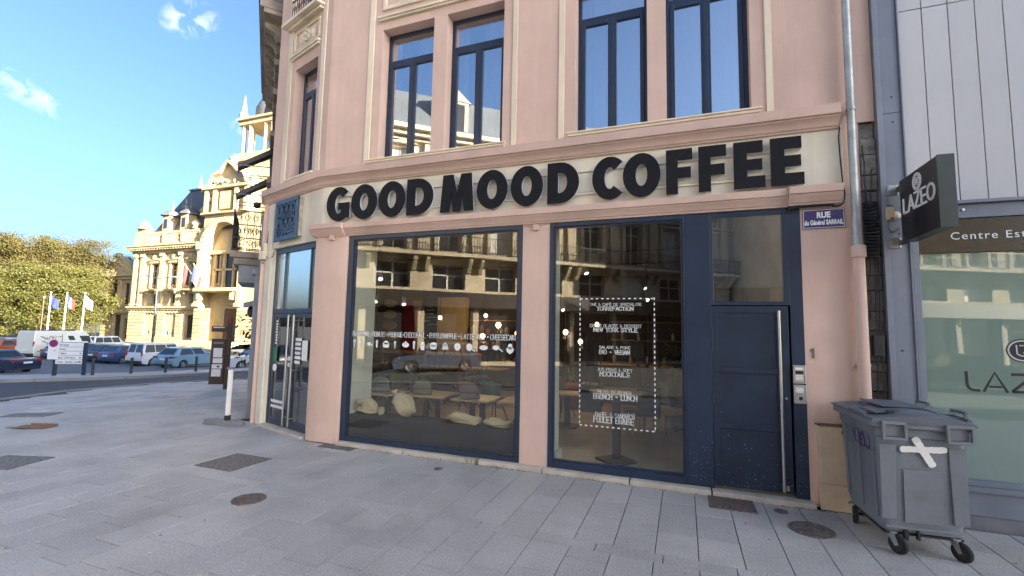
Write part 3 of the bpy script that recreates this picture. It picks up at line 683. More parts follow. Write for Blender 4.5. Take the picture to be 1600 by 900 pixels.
# ------------------------------------------------------------ things on the front
SG = empty('shop_sign', (-2.3, -.08, 3.86), 'large black raised letters spelling GOOD MOOD COFFEE on the cream band', 'shop sign')
ZB, ZT = 3.868, 4.482
def arc_letter(cx, rx, a0, a1, t):
    cz, rz = (ZB+ZT)/2, (ZT-ZB)/2+.004
    return ell(cx, cz, rx, rz, 30, a0, a1), ell(cx, cz, rx-t, rz-t*.86, 30, a1, a0)
def glyph(ch, a, b):
    w_ = b-a; h = ZT-ZB; t = .174
    if ch == 'O': return [ell((a+b)/2, (ZB+ZT)/2, w_/2, h/2+.004, 44), ell((a+b)/2, (ZB+ZT)/2, w_/2-t, h/2-.15, 36)]
    if ch == 'D':
        r = w_*.60; cx = b-r; cz = (ZB+ZT)/2
        return [[(a, ZB), (cx, ZB)]+ell(cx, cz, r, h/2, 20, -1.5708, 1.5708)[1:]+[(a, ZT)], [(a+t*.92, ZB+.15), (cx, ZB+.15)]+ell(cx, cz, r-t, h/2-.15, 16, -1.5708, 1.5708)[1:]+[(a+t*.92, ZT-.15)]]
    if ch == 'C':
        o, i = arc_letter(a+w_*.575, w_*.575, .80, 5.48, t); return [o+i]
    if ch == 'G':
        cx = a+w_*.54; rx = w_*.54; cz = (ZB+ZT)/2; hz = h/2+.004
        o = ell(cx, cz, rx, hz, 30, .78, 5.35); i = ell(cx, cz, rx-t, hz-.135, 26, 5.05, .78)
        return [o+[(b, ZB+.05), (b, cz+.02), (cx-.01, cz+.02), (cx-.01, cz-.10), (b-t, cz-.10), (b-t, ZB+.15)]+i]
    if ch == 'M':
        m = (a+b)/2; s = .165
        return [[(a, ZB), (a+s, ZB), (a+s+.035, ZB+.34), (m-.065, ZB), (m+.065, ZB), (b-s-.035, ZB+.34), (b-s, ZB), (b, ZB), (b-.045, ZT), (b-.225, ZT), (m, ZB+.30), (a+.225, ZT), (a+.045, ZT)]]
    if ch == 'F': return [[(a, ZB), (a+.15, ZB), (a+.15, ZB+.215), (b-.02, ZB+.215), (b-.02, ZB+.36), (a+.15, ZB+.36), (a+.15, ZT-.15), (b, ZT-.15), (b, ZT), (a, ZT)]]
    if ch == 'E': return [[(a, ZB), (b, ZB), (b, ZB+.15), (a+.155, ZB+.15), (a+.155, ZB+.235), (b-.03, ZB+.235), (b-.03, ZB+.375), (a+.155, ZB+.375), (a+.155, ZT-.15), (b-.02, ZT-.15), (b-.02, ZT), (a, ZT)]]
for ch, a, b in (('G',-6.013,-5.516),('O',-5.467,-4.930),('O',-4.888,-4.361),('D',-4.323,-3.820),('M',-3.682,-3.088),('O',-3.033,-2.514),('O',-2.459,-1.946),('D',-1.874,-1.400),('C',-1.205,-.770),('O',-.774,-.269),('F',-.197,.138),('F',.213,.550),('E',.636,.996),('E',1.059,1.422)):
    L = glyph(ch, a, b); o = shape('letter', L, FAC, -.088, .022, 'black', SG); o['label'] = 'black raised letter '+ch
    s = shape('letter_rim', L, FAC, -.056, .040, 'greyrim', o, bevel=0)
    s.location = (0, 0, -.032); s.rotation_euler = (0, 0, 0)
# small square openwork sign over the corner door
FS = empty('framed_openwork_sign', CH(-1.165, -.08, 3.67), 'small square slate blue openwork sign with cut-out words above the corner door', 'sign')
M['slate'] = mat('slate_blue_metal', (.05, .08, .13), .45, metal=.2, var=.15)
M['backp'] = mat('pale_sign_back', (.45, .42, .36), .8, var=.25, vs=6)
f = MB(); a, b, z0, z1 = -1.617, -.712, 3.668, 4.50
for q in ((a, b, z0, z0+.085), (a, b, z1-.085, z1), (a, a+.085, z0+.085, z1-.085), (b-.085, b, z0+.085, z1-.085)): f.box(CH, q[0], q[1], -.115, -.07, q[2]+.001, q[3]-.001)
f.obj('frame', 'slate', FS, bevel=.006)
MB().box(CH, a+.06, b-.03, -.052, -.040, z0+.03, z1-.02).obj('back_panel', 'backp', FS)
k = MB()
for c_ in (a+.05, b-.02): k.box(CH, c_-.02, c_+.02, -.069, .0, z0+.05, z1-.05)
k.parts('bracket', 'backp', FS)
def bold_word(name, rows):
    m = MB()
    for s, c0, c1, e, h, t in rows: slab(m, s, CH, c0, c1, e, h, -.095, t, serif=False)
    me = m.obj(name, 'slate', FS); sl = me.modifiers.new('thick', 'SOLIDIFY'); sl.thickness = .03; sl.offset = 0
bold_word('cut_out_letters', (('GOOD', -1.53, -.80, 4.17, 4.42, .055), ('MOOD', -1.53, -.80, 3.93, 4.16, .055), ('COFFEE', -1.53, -.80, 3.745, 3.92, .045)))
cn = MB(); cn.box(CH, -1.54, -.79, -.10, -.085, 4.158, 4.176); cn.box(CH, -1.54, -.79, -.10, -.085, 3.915, 3.935)
for x in (-1.40, -1.12, -.92): cn.box(CH, x, x+.02, -.10, -.085, 4.40, 4.42)
cn.parts('tie_bar', 'slate', FS)
# street name plate
RP = empty('street_name_plate', (1.62, -.02, 3.31), 'blue enamel street name plate reading RUE du Général SARRAIL', 'street sign')
MB().box(FAC, 1.399, 1.845, -.016, -.002, 3.312, 3.552).obj('plate', 'plate', RP, bevel=.003)
bo = MB()
for q in ((1.408, 1.836, 3.319, 3.325), (1.408, 1.836, 3.539, 3.545), (1.408, 1.414, 3.325, 3.539), (1.830, 1.836, 3.325, 3.539)): bo.box(FAC, q[0], q[1], -.0175, -.0155, q[2]+.0005, q[3]-.0005)
bo.obj('white_border', 'decal', RP)
text('lettering', 'RUE', FAC, 1.622, -.0172, 3.445, .098, 'decal', RP, .0008, .004, 'CENTER', .82)
text('lettering', 'du Général SARRAIL', FAC, 1.622, -.0172, 3.358, .082, 'decal', RP, .0008, .003, 'CENTER', .58)
sc_ = MB()
for x, z in ((1.41, 3.32), (1.834, 3.32), (1.41, 3.544), (1.834, 3.544)): sc_.lathe(FAC(x, -.016, z), [(.007, 0), (.007, .004), (.001, .005)], 8, ax=(FAC.u, Vector((0, 0, 1)), -FAC.n))
sc_.parts('screw', 'steel', RP)
# house number
NB = MB(); NB.prism([FAC(x, -.012, z) for x, z in ((1.448, 1.735), (1.472, 1.735), (1.472, 1.85), (1.452, 1.85), (1.428, 1.828), (1.428, 1.808), (1.448, 1.818))], (0, .011, 0))
M['brass'] = mat('dull_brass', (.22, .19, .14), .5, metal=.6); tag(NB.obj('house_number', 'brass'), 'small metal house number 1 on the pink wall by the navy door', 'house number')
# intercom: two steel panels, one above the other
IC = empty('intercom', (1.305, -.03, 1.18), 'two silver intercom panels on the navy door frame', 'intercom')
for z0, z1, kind in ((1.418, 1.642, 0), (1.180, 1.408, 1)):
    p = MB().box(FAC, 1.238, 1.374, -.032, -.0005, z0, z1).obj('panel', 'steel', IC, bevel=.006)
    d = MB()
    if kind == 0: d.box(FAC, 1.262, 1.345, -.0345, -.0318, 1.535, 1.572); d2 = (1.46, 4)
    else: d.lathe(FAC(1.31, -.0315, 1.245), [(.022, 0), (.022, .004), (.012, .006), (.001, .006)], 16, ax=(FAC.u, Vector((0, 0, 1)), -FAC.n)); d2 = (1.315, 4)
    for r in range(4): d.box(FAC, 1.350, 1.358, -.0345, -.0318, d2[0]+r*.017, d2[0]+.009+r*.017)
    d.parts('button', 'blk', p)
    l_ = MB()
    for r in range(4): l_.box(FAC, 1.262, 1.343, -.0345, -.0318, d2[0]+r*.017, d2[0]+.010+r*.017)
    if kind == 0: l_.box(FAC, 1.262, 1.345, -.0335, -.0318, 1.585, 1.615)
    l_.parts('name_strip', 'decal', p)
# downpipe: zinc above, pink painted cast iron below
DP = empty('downpipe', (1.95, -.09, 0), 'downpipe of grey zinc above a pink painted lower length', 'downpipe')
d = MB(); d.tube([FAC(1.925, -.10, 3.0), FAC(1.925, -.10, TOP-.3)], .043, 16); d.tube([FAC(1.925, -.10, 3.0), FAC(1.925, -.10, 3.06)], .05, 16)
d.obj('pipe', 'zinc', DP, smooth=40)
for z in (4.72, 7.6): MB().tube([FAC(1.925, -.10, z), FAC(1.925, -.10, z+.035)], .052, 16).box(FAC, 1.91, 1.94, -.06, .0, z+.005, z+.03).obj('bracket', 'zinc', DP)
d = MB(); d.tube([FAC(1.935, -.10, .0), FAC(1.935, -.10, 2.93)], .060, 18); d.lathe(FAC(1.935, -.10, 2.92), [(.060, 0), (.076, .01), (.076, .13), (.070, .145), (.052, .15)], 18)
d.tube([FAC(1.935, -.10, 1.66), FAC(1.935, -.10, 1.69)], .066, 18); d.box(FAC, 1.86, 2.01, -.045, .0, 1.655, 1.695); d.obj('lower_pipe', 'pink', DP, smooth=40)
# meter cabinet
M['mbox'] = mat('beige_cabinet', (.56, .47, .34), .7, var=.12, vs=4, stain=2.2)
MC = empty('meter_cabinet', (1.62, -.05, 0), 'beige meter cabinet low on the pink wall behind the bin', 'meter cabinet')
MB().box(FAC, 1.462, 1.80, -.085, .0, .0, .285).obj('base', 'mbox', MC, bevel=.008); MB().box(FAC, 1.465, 1.80, -.078, .0, .2855, .955).obj('body', 'mbox', MC, bevel=.004)
MB().box(FAC, 1.48, 1.785, -.090, -.0785, .30, .94).obj('door', 'mbox', MC, bevel=.004); MB().box(FAC, 1.69, 1.74, -.096, -.0905, .88, .91).obj('latch', 'ironr', MC)
MB().box(FAC, 1.45, 1.80, -.10, .0, .956, .972).obj('lid', 'ironr', MC)
# masonry strip exposed between the two buildings
MSO = empty('exposed_masonry', (2.1, .1, 0), 'narrow strip of blackened old masonry between the pink and the grey building', 'wall'); rr = random.Random(9); z = 0
MB().box(FAC, 2.025, 2.192, .08, .42, 0, 4.62).obj('backing', 'oldwall', MSO)
while z < 4.6:
    h_ = rr.uniform(.10, .26); y_ = rr.uniform(.0, .05); x0 = 2.03+rr.uniform(-.006, .01); MB().box(FAC, x0, 2.192, y_, .079, z, min(z+h_-.008, 4.6)).obj('stone', 'oldwall' if z < 3.4 else 'concrete', MSO, bevel=.012); z += h_
CC = empty('cable_bundle', (2.09, -.03, 2.9), 'thick coil of black telephone cable on the masonry strip', 'cable')
c = MB()
for k in range(17): zz = 2.94+k*.040; c.tube([FAC(2.09+.062*math.cos(t*.785)*1.05, -.045+.028*math.sin(t*.785), zz+.008*math.sin(t*.8+k)) for t in range(9)], .012, 5, cap=False)
c.obj('coil', 'cable', CC, smooth=60)
c = MB()
for k, (x0, x1, z1, z2) in enumerate(((2.06, 2.05, 3.6, 4.3), (2.10, 2.13, 3.6, 4.0), (2.08, 2.12, 1.0, 2.95), (2.12, 2.15, .2, 2.95), (2.05, 2.06, 2.2, 2.95))):
    c.tube([FAC(x0+(x1-x0)*t/6+.008*math.sin(t*2+k), -.025, z1+(z2-z1)*t/6) for t in range(7)], .009, 5)
c.obj('loose_cable', 'cable', CC, smooth=60)
MB().box(FAC, 2.055, 2.16, -.05, .01, 1.78, 2.02).obj('junction_box', 'blk', CC, bevel=.008)
# thin cables by the street name
c = MB(); P = [(1.80, 4.66), (1.83, 4.55), (1.815, 4.45), (1.822, 4.2), (1.83, 4.0), (1.838, 3.85), (1.855, 3.72), (1.84, 3.62), (1.80, 3.58), (1.72, 3.575)]
c.tube([FAC(x, -.012, z) for x, z in P], .007, 6); c.tube([FAC(x, -.055, z) for x, z in ((1.24, 3.545), (1.27, 3.575), (1.34, 3.588), (1.5, 3.592), (1.72, 3.592))], .018, 8)
tag(c.obj('black_cable', 'cable', smooth=60), 'thin black cable hanging beside the zinc downpipe above the street name plate', 'cable')
for x, z, lb in ((-2.065, 3.50, 'small pink junction box at the top of the pillar between the shop windows'), (-5.86, 3.53, 'small pink junction box at the top of the left pillar')):
    o = empty('junction_box', (x, -.05, z), lb, 'junction box'); y_ = -.06 if x < -3 else 0
    MB().box(FAC, x-.045, x+.045, y_-.05, y_, z, z+.09).obj('box', 'pink', o, bevel=.008); t = MB(); t.tube([FAC(x-.16, y_-.008, z+.075), FAC(x-.05, y_-.012, z+.085)], .006, 5); t.tube([FAC(x+.05, y_-.012, z+.08), FAC(x+.20, y_-.008, z+.10)], .006, 5); t.obj('cable', 'pink', o)
AL = empty('alarm_box', CH(-2.13, -.1, 3.37), 'cream alarm box with wires on the corner above the glass door', 'alarm box')
MB().box(CH, -2.24, -2.03, -.12, -.036, 3.36, 3.54).obj('box', 'trim', AL, bevel=.015); MB().box(CH, -2.10, -2.03, -.10, -.036, 3.545, 3.70).obj('upper_box', 'trim', AL, bevel=.008)
t = MB(); t.tube([CH(-2.03, -.05, 3.42), CH(-1.95, -.03, 3.36), CH(-1.80, -.02, 3.41), CH(-1.66, -.06, 3.48)], .007, 5); t.tube([CH(-2.03, -.05, 3.7), CH(-2.06, -.02, 4.1), CH(-2.02, -.02, 4.5)], .007, 5)
t.tube([CH(-2.2, -.06, 3.36), CH(-2.17, -.06, 3.28), CH(-2.1, -.06, 3.30)], .006, 5); t.obj('wire', 'cable', AL, smooth=60)
# window lettering (vinyl on the panes)
VA = empty('window_lettering', (-3.87, .022, 1.7), 'white menu words and food drawings across the wide left shop window', 'window lettering')
Y = .0285
def word(s, c0, c1, z0, z1, th, parent): m = MB(); slab(m, s, FAC, c0, c1, z0, z1, Y, th); return m.obj('lettering', 'decal', parent)
PXW = [('FREAKSHAKE', 550, 579, 1), ('DONUTS', 585, 607, 0), ('PIZZOKIE', 612, 635, 1), ('CHOCOBALL', 638, 673, 0), ('BUBBLEWAFFLE', 679, 721, 1), ('LATTE ART', 727, 763, 0), ('CHEESECAKE', 770, 808, 1)]
CT = [(550, -5.391), (600, -4.800), (650, -4.205), (700, -3.620), (750, -3.03), (808, -2.347)]
def pc(p):
    for (a, x0), (b, x1) in zip(CT, CT[1:]):
        if p <= b: return x0+(x1-x0)*(p-a)/(b-a)
    return CT[-1][1]
for s, a, b, bold in PXW: word(s, pc(a), pc(b), 1.835, 1.925, .0135 if bold else .0085, VA)
m = MB()
for p in (582, 609.5, 636.6, 676, 724, 766.5): dot_(m, FAC, pc(p), Y, 1.88, .010)
m.parts('dash', 'decal', VA)
def icon(p, kind, s=1.0):
    m = MB(); x = pc(p); z = 1.715
    def E(cx, cz, rx, rz, n=16): m.add([FAC(*q) for q in [(x+cx+rx*math.cos(k*6.2832/n), Y, z+cz+rz*math.sin(k*6.2832/n)) for k in range(n)]], [tuple(range(n))])
    def Q(*pts): m.add([FAC(x+a, Y, z+b) for a, b in pts], [tuple(range(len(pts)))])
    if kind == 'cone': E(0, .03, .022, .03); Q((-.02, .02), (.02, .02), (.004, -.07), (-.004, -.07))
    elif kind == 'glass': Q((-.022, .05), (.022, .05), (.014, -.065), (-.014, -.065)); E(0, .055, .02, .012)
    elif kind == 'cup': Q((-.04, .02), (.04, .02), (.02, -.04), (-.02, -.04)); E(.06, -.02, .018, .02)
    elif kind == 'box': Q((-.062, .02), (.062, .02), (.055, -.055), (-.055, -.055)); E(0, .025, .05, .03)
    elif kind == 'jar': Q((-.03, .06), (.03, .06), (.04, 0), (-.04, 0)); Q((-.034, -.005), (.034, -.005), (.034, -.075), (-.034, -.075))
    elif kind == 'plate': E(0, 0, .066, .042); E(0, .045, .02, .015)
    elif kind == 'burger': E(0, .022, .062, .035); Q((-.066, .01), (.066, .01), (.066, -.012), (-.066, -.012)); E(0, -.03, .06, .026)
    elif kind == 'cake': Q((-.045, .03), (.045, .03), (.045, -.035), (-.045, -.035)); E(0, .03, .04, .02); Q((-.065, -.03), (.065, -.03), (.05, -.05), (-.05, -.05)); E(0, .058, .008, .01)
    elif kind == 'disc': E(0, 0, .056, .058, 20)
    elif kind == 'pan': E(-.01, 0, .052, .058, 20); Q((.025, -.03), (.035, -.02), (.09, -.055), (.08, -.07))
    elif kind == 'cookie': E(0, 0, .07, .038, 18)
    elif kind == 'ladle': E(-.02, .005, .058, .036, 18); Q((.025, -.01), (.035, 0), (.10, -.045), (.09, -.058))
    elif kind == 'waffle': Q((-.065, .0), (-.05, -.05), (0, -.085), (.05, -.05), (.065, 0), (.035, .02), (-.035, .02)); E(0, .03, .036, .045)
    # a drawn look: thin dark strokes over the white shape
    o = m.obj('food_drawing', 'decal', VA)
    l = MB(); rj = random.Random(int(p))
    for q in range(5):
        a = x+rj.uniform(-.028, .028); b = z+rj.uniform(-.03, .03); l.quad(FAC(a-.010, Y-.001, b), FAC(a+.010, Y-.001, b+.003), FAC(a+.010, Y-.001, b+.006), FAC(a-.010, Y-.001, b+.003))
    l.obj('drawing_stroke', 'slate', o, kind='stuff')
for p, kd in ((553.5, 'cone'), (564.5, 'glass'), (579, 'cup'), (593, 'glass'), (608.5, 'box'), (623.5, 'cone'), (641, 'plate'), (654.5, 'glass'), (668.5, 'jar'), (685.5, 'burger'), (704, 'cake'), (722.5, 'disc'), (741, 'pan'), (761, 'cookie'), (780, 'ladle'), (798, 'waffle')): icon(p, kd)
VB = empty('window_lettering', (-.88, .022, .69), 'white menu lettering inside a dashed rectangle on the second shop window', 'window lettering')
x0, x1, z0, z1 = -1.395, -.372, .685, 2.465
m = MB(); th = .0075
for k in range(14): a = x0+(x1-x0)*(k+.0)/13.6; [m.quad(FAC(a, Y, z-th), FAC(a+.034, Y, z-th), FAC(a+.034, Y, z+th), FAC(a, Y, z+th)) for z in (z0, z1)]
for k in range(25): a = z0+(z1-z0)*(k+.3)/24.6; [m.quad(FAC(x-th, Y, a), FAC(x+th, Y, a), FAC(x+th, Y, a+.036), FAC(x-th, Y, a+.036)) for x in (x0, x1)]
m.obj('dashed_border', 'decal', VB, kind='stuff')
def px2(p, q):  # second window: photo column/row to metres on the pane
    return -1.395+(p-906)/(1022-906)*1.02, 2.465-(q-467)/(669.5-467)*1.78
for s, pa, pb, qa, qb, t in (('THÉ & CAFÉ DE SPECIALITE', 922, 1003, 474, 478.5, .006), ('TORREFACTION', 933, 991, 479.5, 486.5, .0125), ('CRÈME GLACÉE & DESSERT', 922, 1003, 508, 513, .006), ('NEW YORK STYLE', 928, 997, 513.5, 520.5, .0125), ('SALADE & POKE', 937, 986, 542.5, 547, .006), ('BIO - VEGAN', 937, 985, 548.5, 556, .0125),
    ('JUS FRAIS & SOFT', 934, 989, 577.5, 582.5, .006), ('MOCKTAILS', 938, 985, 583, 591, .0125), ('PETIT DEJEUNER', 935, 988, 612, 618, .006), ('BRUNCH - LUNCH', 928, 996, 617.5, 627, .0125), ('BAGEL & SANDWICH', 931, 992, 647, 654.5, .006), ('POULET BRAISE', 928.5, 991, 653, 663.5, .0125)):
    (a, zt), (b, zb) = px2(pa, qa), px2(pb, qb); word(s, a, b, zb, zt, t, VB)
# ------------------------------------------------------------ neighbour beyond the corner: edge-on front with balcony
M['grey'] = mat('grey_blue_render', (.30, .33, .37), .75, var=.1, stain=1)
M['stoneN'] = mat('dirty_stone', (.33, .29, .24), .85, var=.25, vs=2, stain=1.2, bump=.3)
NBD = empty('neighbour_building', SIDE(-3, 0, 0), 'narrow old building seen edge-on past the corner, with a bracketed eave', 'building')
n_ = MB(); ops = [(-4.6, -3.6, 4.6, 7.0), (-2.6, -1.6, 4.6, 7.0), (-2.6, -1.6, 7.6, 9.0), (-4.6, -3.6, 7.6, 9.0), (-2.4, -1.0, .1, 2.8), (-4.8, -2.8, .1, 2.8)]
n_.wall(SIDE, -5.6, -.60, -.4, 9.3, ops, .2); e5 = SIDE(-5.6, 0, 0); n_.quad(SIDE(-5.6, 0, -.6), SIDE(-5.6, 8, -.6), SIDE(-5.6, 8, 9.3), SIDE(-5.6, 0, 9.3)); n_.obj('wall', 'stoneN', NBD)
for o_ in ops: MB().box(SIDE, o_[0], o_[1], .15, .19, o_[2], o_[3]).obj('window', 'glassd', NBD)
MB().box(SIDE, -5.75, -.62, -.48, .3, 9.32, 9.55).box(SIDE, -5.7, -.62, -.40, .3, 9.20, 9.318).obj('eave', 'stoneN', NBD, bevel=.02)
for k in range(9):
    c0 = -.95-k*.56; br = MB(); br.prism([SIDE(c0, .0, 8.75), SIDE(c0, -.10, 8.75), SIDE(c0, -.16, 8.95), SIDE(c0, -.36, 9.05), SIDE(c0, -.36, 9.198), SIDE(c0, 0, 9.198)], SIDE.u*-.2); br.obj('eave_bracket', 'stoneN', NBD)
MB().box(SIDE, -5.7, -.62, -.52, 6, 9.552, 9.66).obj('roof', 'zincroof', NBD)
for z in (5.2, 6.3, 7.3, 8.0): MB().box(SIDE, -5.6, -.62, -.10, .0, z, z+.14).obj('string_course', 'stoneN', NBD, bevel=.02)
MB().box(SIDE, -1.02, -.64, -.20, .0, -.2, 3.1).obj('pilaster', 'grey', NBD, bevel=.01); MB().box(SIDE, -1.06, -.62, -.26, .0, 3.101, 3.22).obj('pilaster_head', 'grey', NBD, bevel=.01)
MB().tube([SIDE(-1.3, -.10, -.2), SIDE(-1.3, -.10, 4.6)], .05, 10).obj('downpipe', 'grey', NBD, smooth=40)
BC = empty('balcony', SIDE(-2.9, 0, 3.4), 'iron railed balcony jutting out past the corner of the pink building', 'balcony')
s = MB(); s.box(SIDE, -3.9, -1.95, -.80, .0, 3.62, 3.78); s.box(SIDE, -3.85, -2.0, -.72, .0, 3.45, 3.619); s.obj('slab', 'stoneN', BC, bevel=.02)
MB().box(SIDE, -3.8, -2.05, -.60, .0, 3.02, 3.448).obj('shop_sign_box', 'grey', BC, bevel=.01)
r = MB()
for z in (3.80, 4.10, 4.78): r.box(SIDE, -3.87, -1.98, -.78, -.755, z, z+.025); [r.box(SIDE, x, x+.025, -.755, .0, z, z+.025) for x in (-3.87, -2.005)]
for k in range(15): r.tube([SIDE(-3.86+k*.132, -.768, 3.8), SIDE(-3.86+k*.132, -.768, 4.79)], .009, 5)
for xx in (-2.0, -3.86):
    for k in range(6): r.tube([SIDE(xx, -.75+k*.14, 3.8), SIDE(xx, -.75+k*.14, 4.79)], .007, 5)
    for k in range(4):
        for z, q in ((4.28, .08), (4.62, .07), (3.95, .07)): r.tube([SIDE(xx, -.66+k*.18+q*math.cos(t*.9)*(1-t*.06), z+q*1.3*math.sin(t*.9)*(1-t*.06)) for t in range(10)], .009, 5)
r.obj('railing', 'blk', BC)
fl = MB(); rr = random.Random(4)
for k in range(160):
    p = SIDE(rr.uniform(-3.8, -2), -.7+rr.uniform(-.08, .08), 3.80+rr.random()*.08); q = Vector((rr.uniform(-.05, .05), rr.uniform(-.05, .05), rr.uniform(.0, .06))); u = Vector((rr.uniform(-.03, .03), rr.uniform(-.03, .03), .01)); fl.add([p, p+u, p+q], [(0, 1, 2)])
M['leafd'] = mat('dry_leaves', (.10, .06, .025), .8, var=.3); fl.obj('dead_leaves', 'leafd', BC, kind='stuff')
for z0, c0, lb in ((5.75, -1.3, 'upper black awning arm sloping out past the corner of the pink building'), (5.10, -1.5, 'lower black awning arm sloping out past the corner of the pink building')):
    AW = empty('folded_awning', SIDE(c0, 0, z0), lb, 'awning')
    a = MB(); a.prism([SIDE(c0, -.02, z0+.50), SIDE(c0, -.02, z0+.37), SIDE(c0, -.70, z0-.10), SIDE(c0, -.72, z0-.16), SIDE(c0, -.74, z0-.02)], SIDE.u*-.30); a.obj('cloth', 'blk', AW)
    b_ = MB(); b_.tube([SIDE(c0, .0, z0+.02), SIDE(c0, -.78, z0-.04)], .014, 6); b_.tube([SIDE(c0, .0, z0-.28), SIDE(c0, -.70, z0-.30)], .012, 6); b_.tube([SIDE(c0-.8, .0, z0+.02), SIDE(c0-.8, -.78, z0-.04)], .014, 6); b_.parts('arm', 'steel', AW)
SC = empty('security_camera', SIDE(-1.0, -.2, 4.72), 'small white dome camera on a bracket beside the awnings', 'camera')
m = MB(); m.tube([SIDE(-1.0, 0, 4.78), SIDE(-1.0, -.25, 4.80)], .02, 8); m.obj('bracket', 'white', SC); MB().lathe(SIDE(-1.0, -.27, 4.66), [(.02, 0), (.06, .02), (.08, .07), (.08, .12), (.04, .15), (.001, .15)], 14).obj('dome', 'blk', SC, smooth=60)
CP = empty('wall_lamp', SIDE(-1.5, -.25, 2.3), 'small dark hooded wall lamp on the neighbouring shop front', 'lamp')
m = MB(); m.prism([SIDE(-1.4, .0, 2.62), SIDE(-1.4, -.42, 2.50), SIDE(-1.4, -.42, 2.40), SIDE(-1.4, -.1, 2.44), SIDE(-1.4, 0, 2.44)], SIDE.u*-.5); m.obj('hood', 'grey', CP, bevel=.01)
MB().lathe(SIDE(-1.65, -.25, 2.18), [(.03, 0), (.09, .05), (.09, .18), (.05, .24)], 10).obj('lantern', 'blk', CP)
# weighted plastic foot with a white post
WP = empty('barrier_post', (-8.55, .28, g(-8.55, .28)), 'white plastic post standing in a grey weighted foot by the corner', 'barrier post')
F = Fr((-8.62, .25), (.98, .17)); gz = -.005
pf = [(-.34, .0), (.34, .0), (.34, .05), (.30, .10), (-.30, .10), (-.34, .05)]
m = MB(); m.prism([F(c, -.11, gz+z) for c, z in pf], F.n*.22); m.lathe(F(-.34, 0, gz), [(.11, 0), (.11, .05), (.08, .095), (.001, .1)], 14); m.lathe(F(.34, 0, gz), [(.11, 0), (.11, .05), (.08, .095), (.001, .1)], 14)
M['gplas'] = mat('grey_plastic', (.17, .185, .21), .6, var=.12); m.obj('foot', 'gplas', WP, bevel=.015)
MB().box(F, .03, .11, -.04, .04, gz+.09, gz+.19).obj('socket', 'blk', WP); m = MB(); m.box(F, .035, .105, -.035, .035, gz+.19, gz+1.10); m.obj('post', 'white', WP, bevel=.012)
MB().box(F, .015, .125, -.055, .055, gz+1.10, gz+1.14).obj('cap', 'gplas', WP, bevel=.01)
# ------------------------------------------------------------ café interior
M['ifloor'] = mat('pale_concrete_floor', (.50, .43, .34), .45, var=.2, vs=.9, bump=.05, col2=(.30, .25, .19))
M['iwall'] = mat('interior_wall', (.30, .24, .17), .85, var=.15, vs=1)
M['idark'] = mat('interior_dark', (.045, .035, .028), .8, var=.3, vs=2)
M['rust'] = mat('brick_mural', (.22, .075, .032), .85, var=.4, vs=3, col2=(.05, .02, .012), bump=.4, blotch=2)
M['ceil'] = mat('dark_ceiling', (.05, .045, .04), .9)
M['pier'] = mat('sage_white_wall', (.52, .54, .47), .8, var=.05)
M['wood'] = mat('oak_top', (.56, .38, .19), .45, var=.22, vs=9, stain=0)
M['woodd'] = mat('dark_wood', (.20, .10, .045), .5, var=.3, vs=7)
M['beige'] = mat('warm_beige_wall', (.62, .47, .27), .8, var=.08)
I = B
M['chalk0'] = mat('dark_tin', (.02, .04, .035), .5)
YB = 7.0; X0 = -11.2
IP = [(2.1, .20), (-6.25, .20), (-8.12, .82), (X0, 3.6), (X0, YB), (2.1, YB)]
m = MB(); m.prism([Vector((x, y, -.05)) for x, y in reversed(IP)], (0, 0, .15)); m.box(FAC, -6.2, 1.4, .088, .1995, -.05, .10); m.obj('interior_floor', 'ifloor', I)
m = MB(); m.prism([Vector((x, y, 3.62)) for x, y in reversed(IP)], (0, 0, .1)); m.box(FAC, -6.2, 1.4, .17, .1995, 3.62, 3.7); m.obj('ceiling', 'ceil', I)
m = MB(); m.box(FAC, X0, 2.1, YB, YB+.1, .1, 3.62); m.box(FAC, .35, .42, .10, YB, .1, 3.62); m.quad(*[Vector(p) for p in ((X0, 3.6, 0), (X0, YB, 0), (X0, YB, 3.62), (X0, 3.6, 3.62))]); m.quad(*[Vector(p) for p in ((X0, 3.61, 0), (-8.5, 1.16, 0), (-8.5, 1.16, 3.62), (X0, 3.61, 3.62))]); m.obj('interior_wall', 'idark', I)
MB().box(FAC, -11.1, -8.1, YB-.06, YB-.005, .1, 2.5).obj('brick_mural', 'rust', I)
MB().box(FAC, -7.55, -6.55, YB-.3, YB-.01, .1, 3.0).obj('partition', 'beige', I)
MB().box(FAC, -6.3, -5.435, .10, .66, .1, 3.61).obj('window_reveal', 'pier', I); MB().box(FAC, -1.98, -1.80, .10, .42, .1, 3.61).obj('window_reveal', 'pier', I); MB().box(FAC, .008, .05, .09, .30, .1, 3.61).obj('window_reveal', 'trim', I)
MB().box(FAC, -2.34, -1.99, .10, .42, .1, 3.61).obj('window_reveal', 'idark', I)
MB().box(FAC, -1.80, -1.74, .09, .40, .1, .24).obj('skirting', 'pier', I); MB().box(FAC, -2.42, -2.30, .5, .62, .1, 3.61).obj('column', 'idark', I)
SH2 = empty('shelf_unit', (-5.4, 6.8, .1), 'dark shelf of jars and bags on the back wall behind the bulbs', 'shelf'); rj = random.Random(21)
for z in (.9, 1.35, 1.8, 2.25): MB().box(FAC, -6.4, -4.2, YB-.32, YB-.01, z, z+.03).obj('shelf', 'woodd', SH2)
M['jar'] = mat('jar_glaze', (.4, .34, .25), .4, var=.4, vs=3, rnd=.4); M['jar2'] = mat('amber_packet', (.25, .10, .03), .5, var=.3)
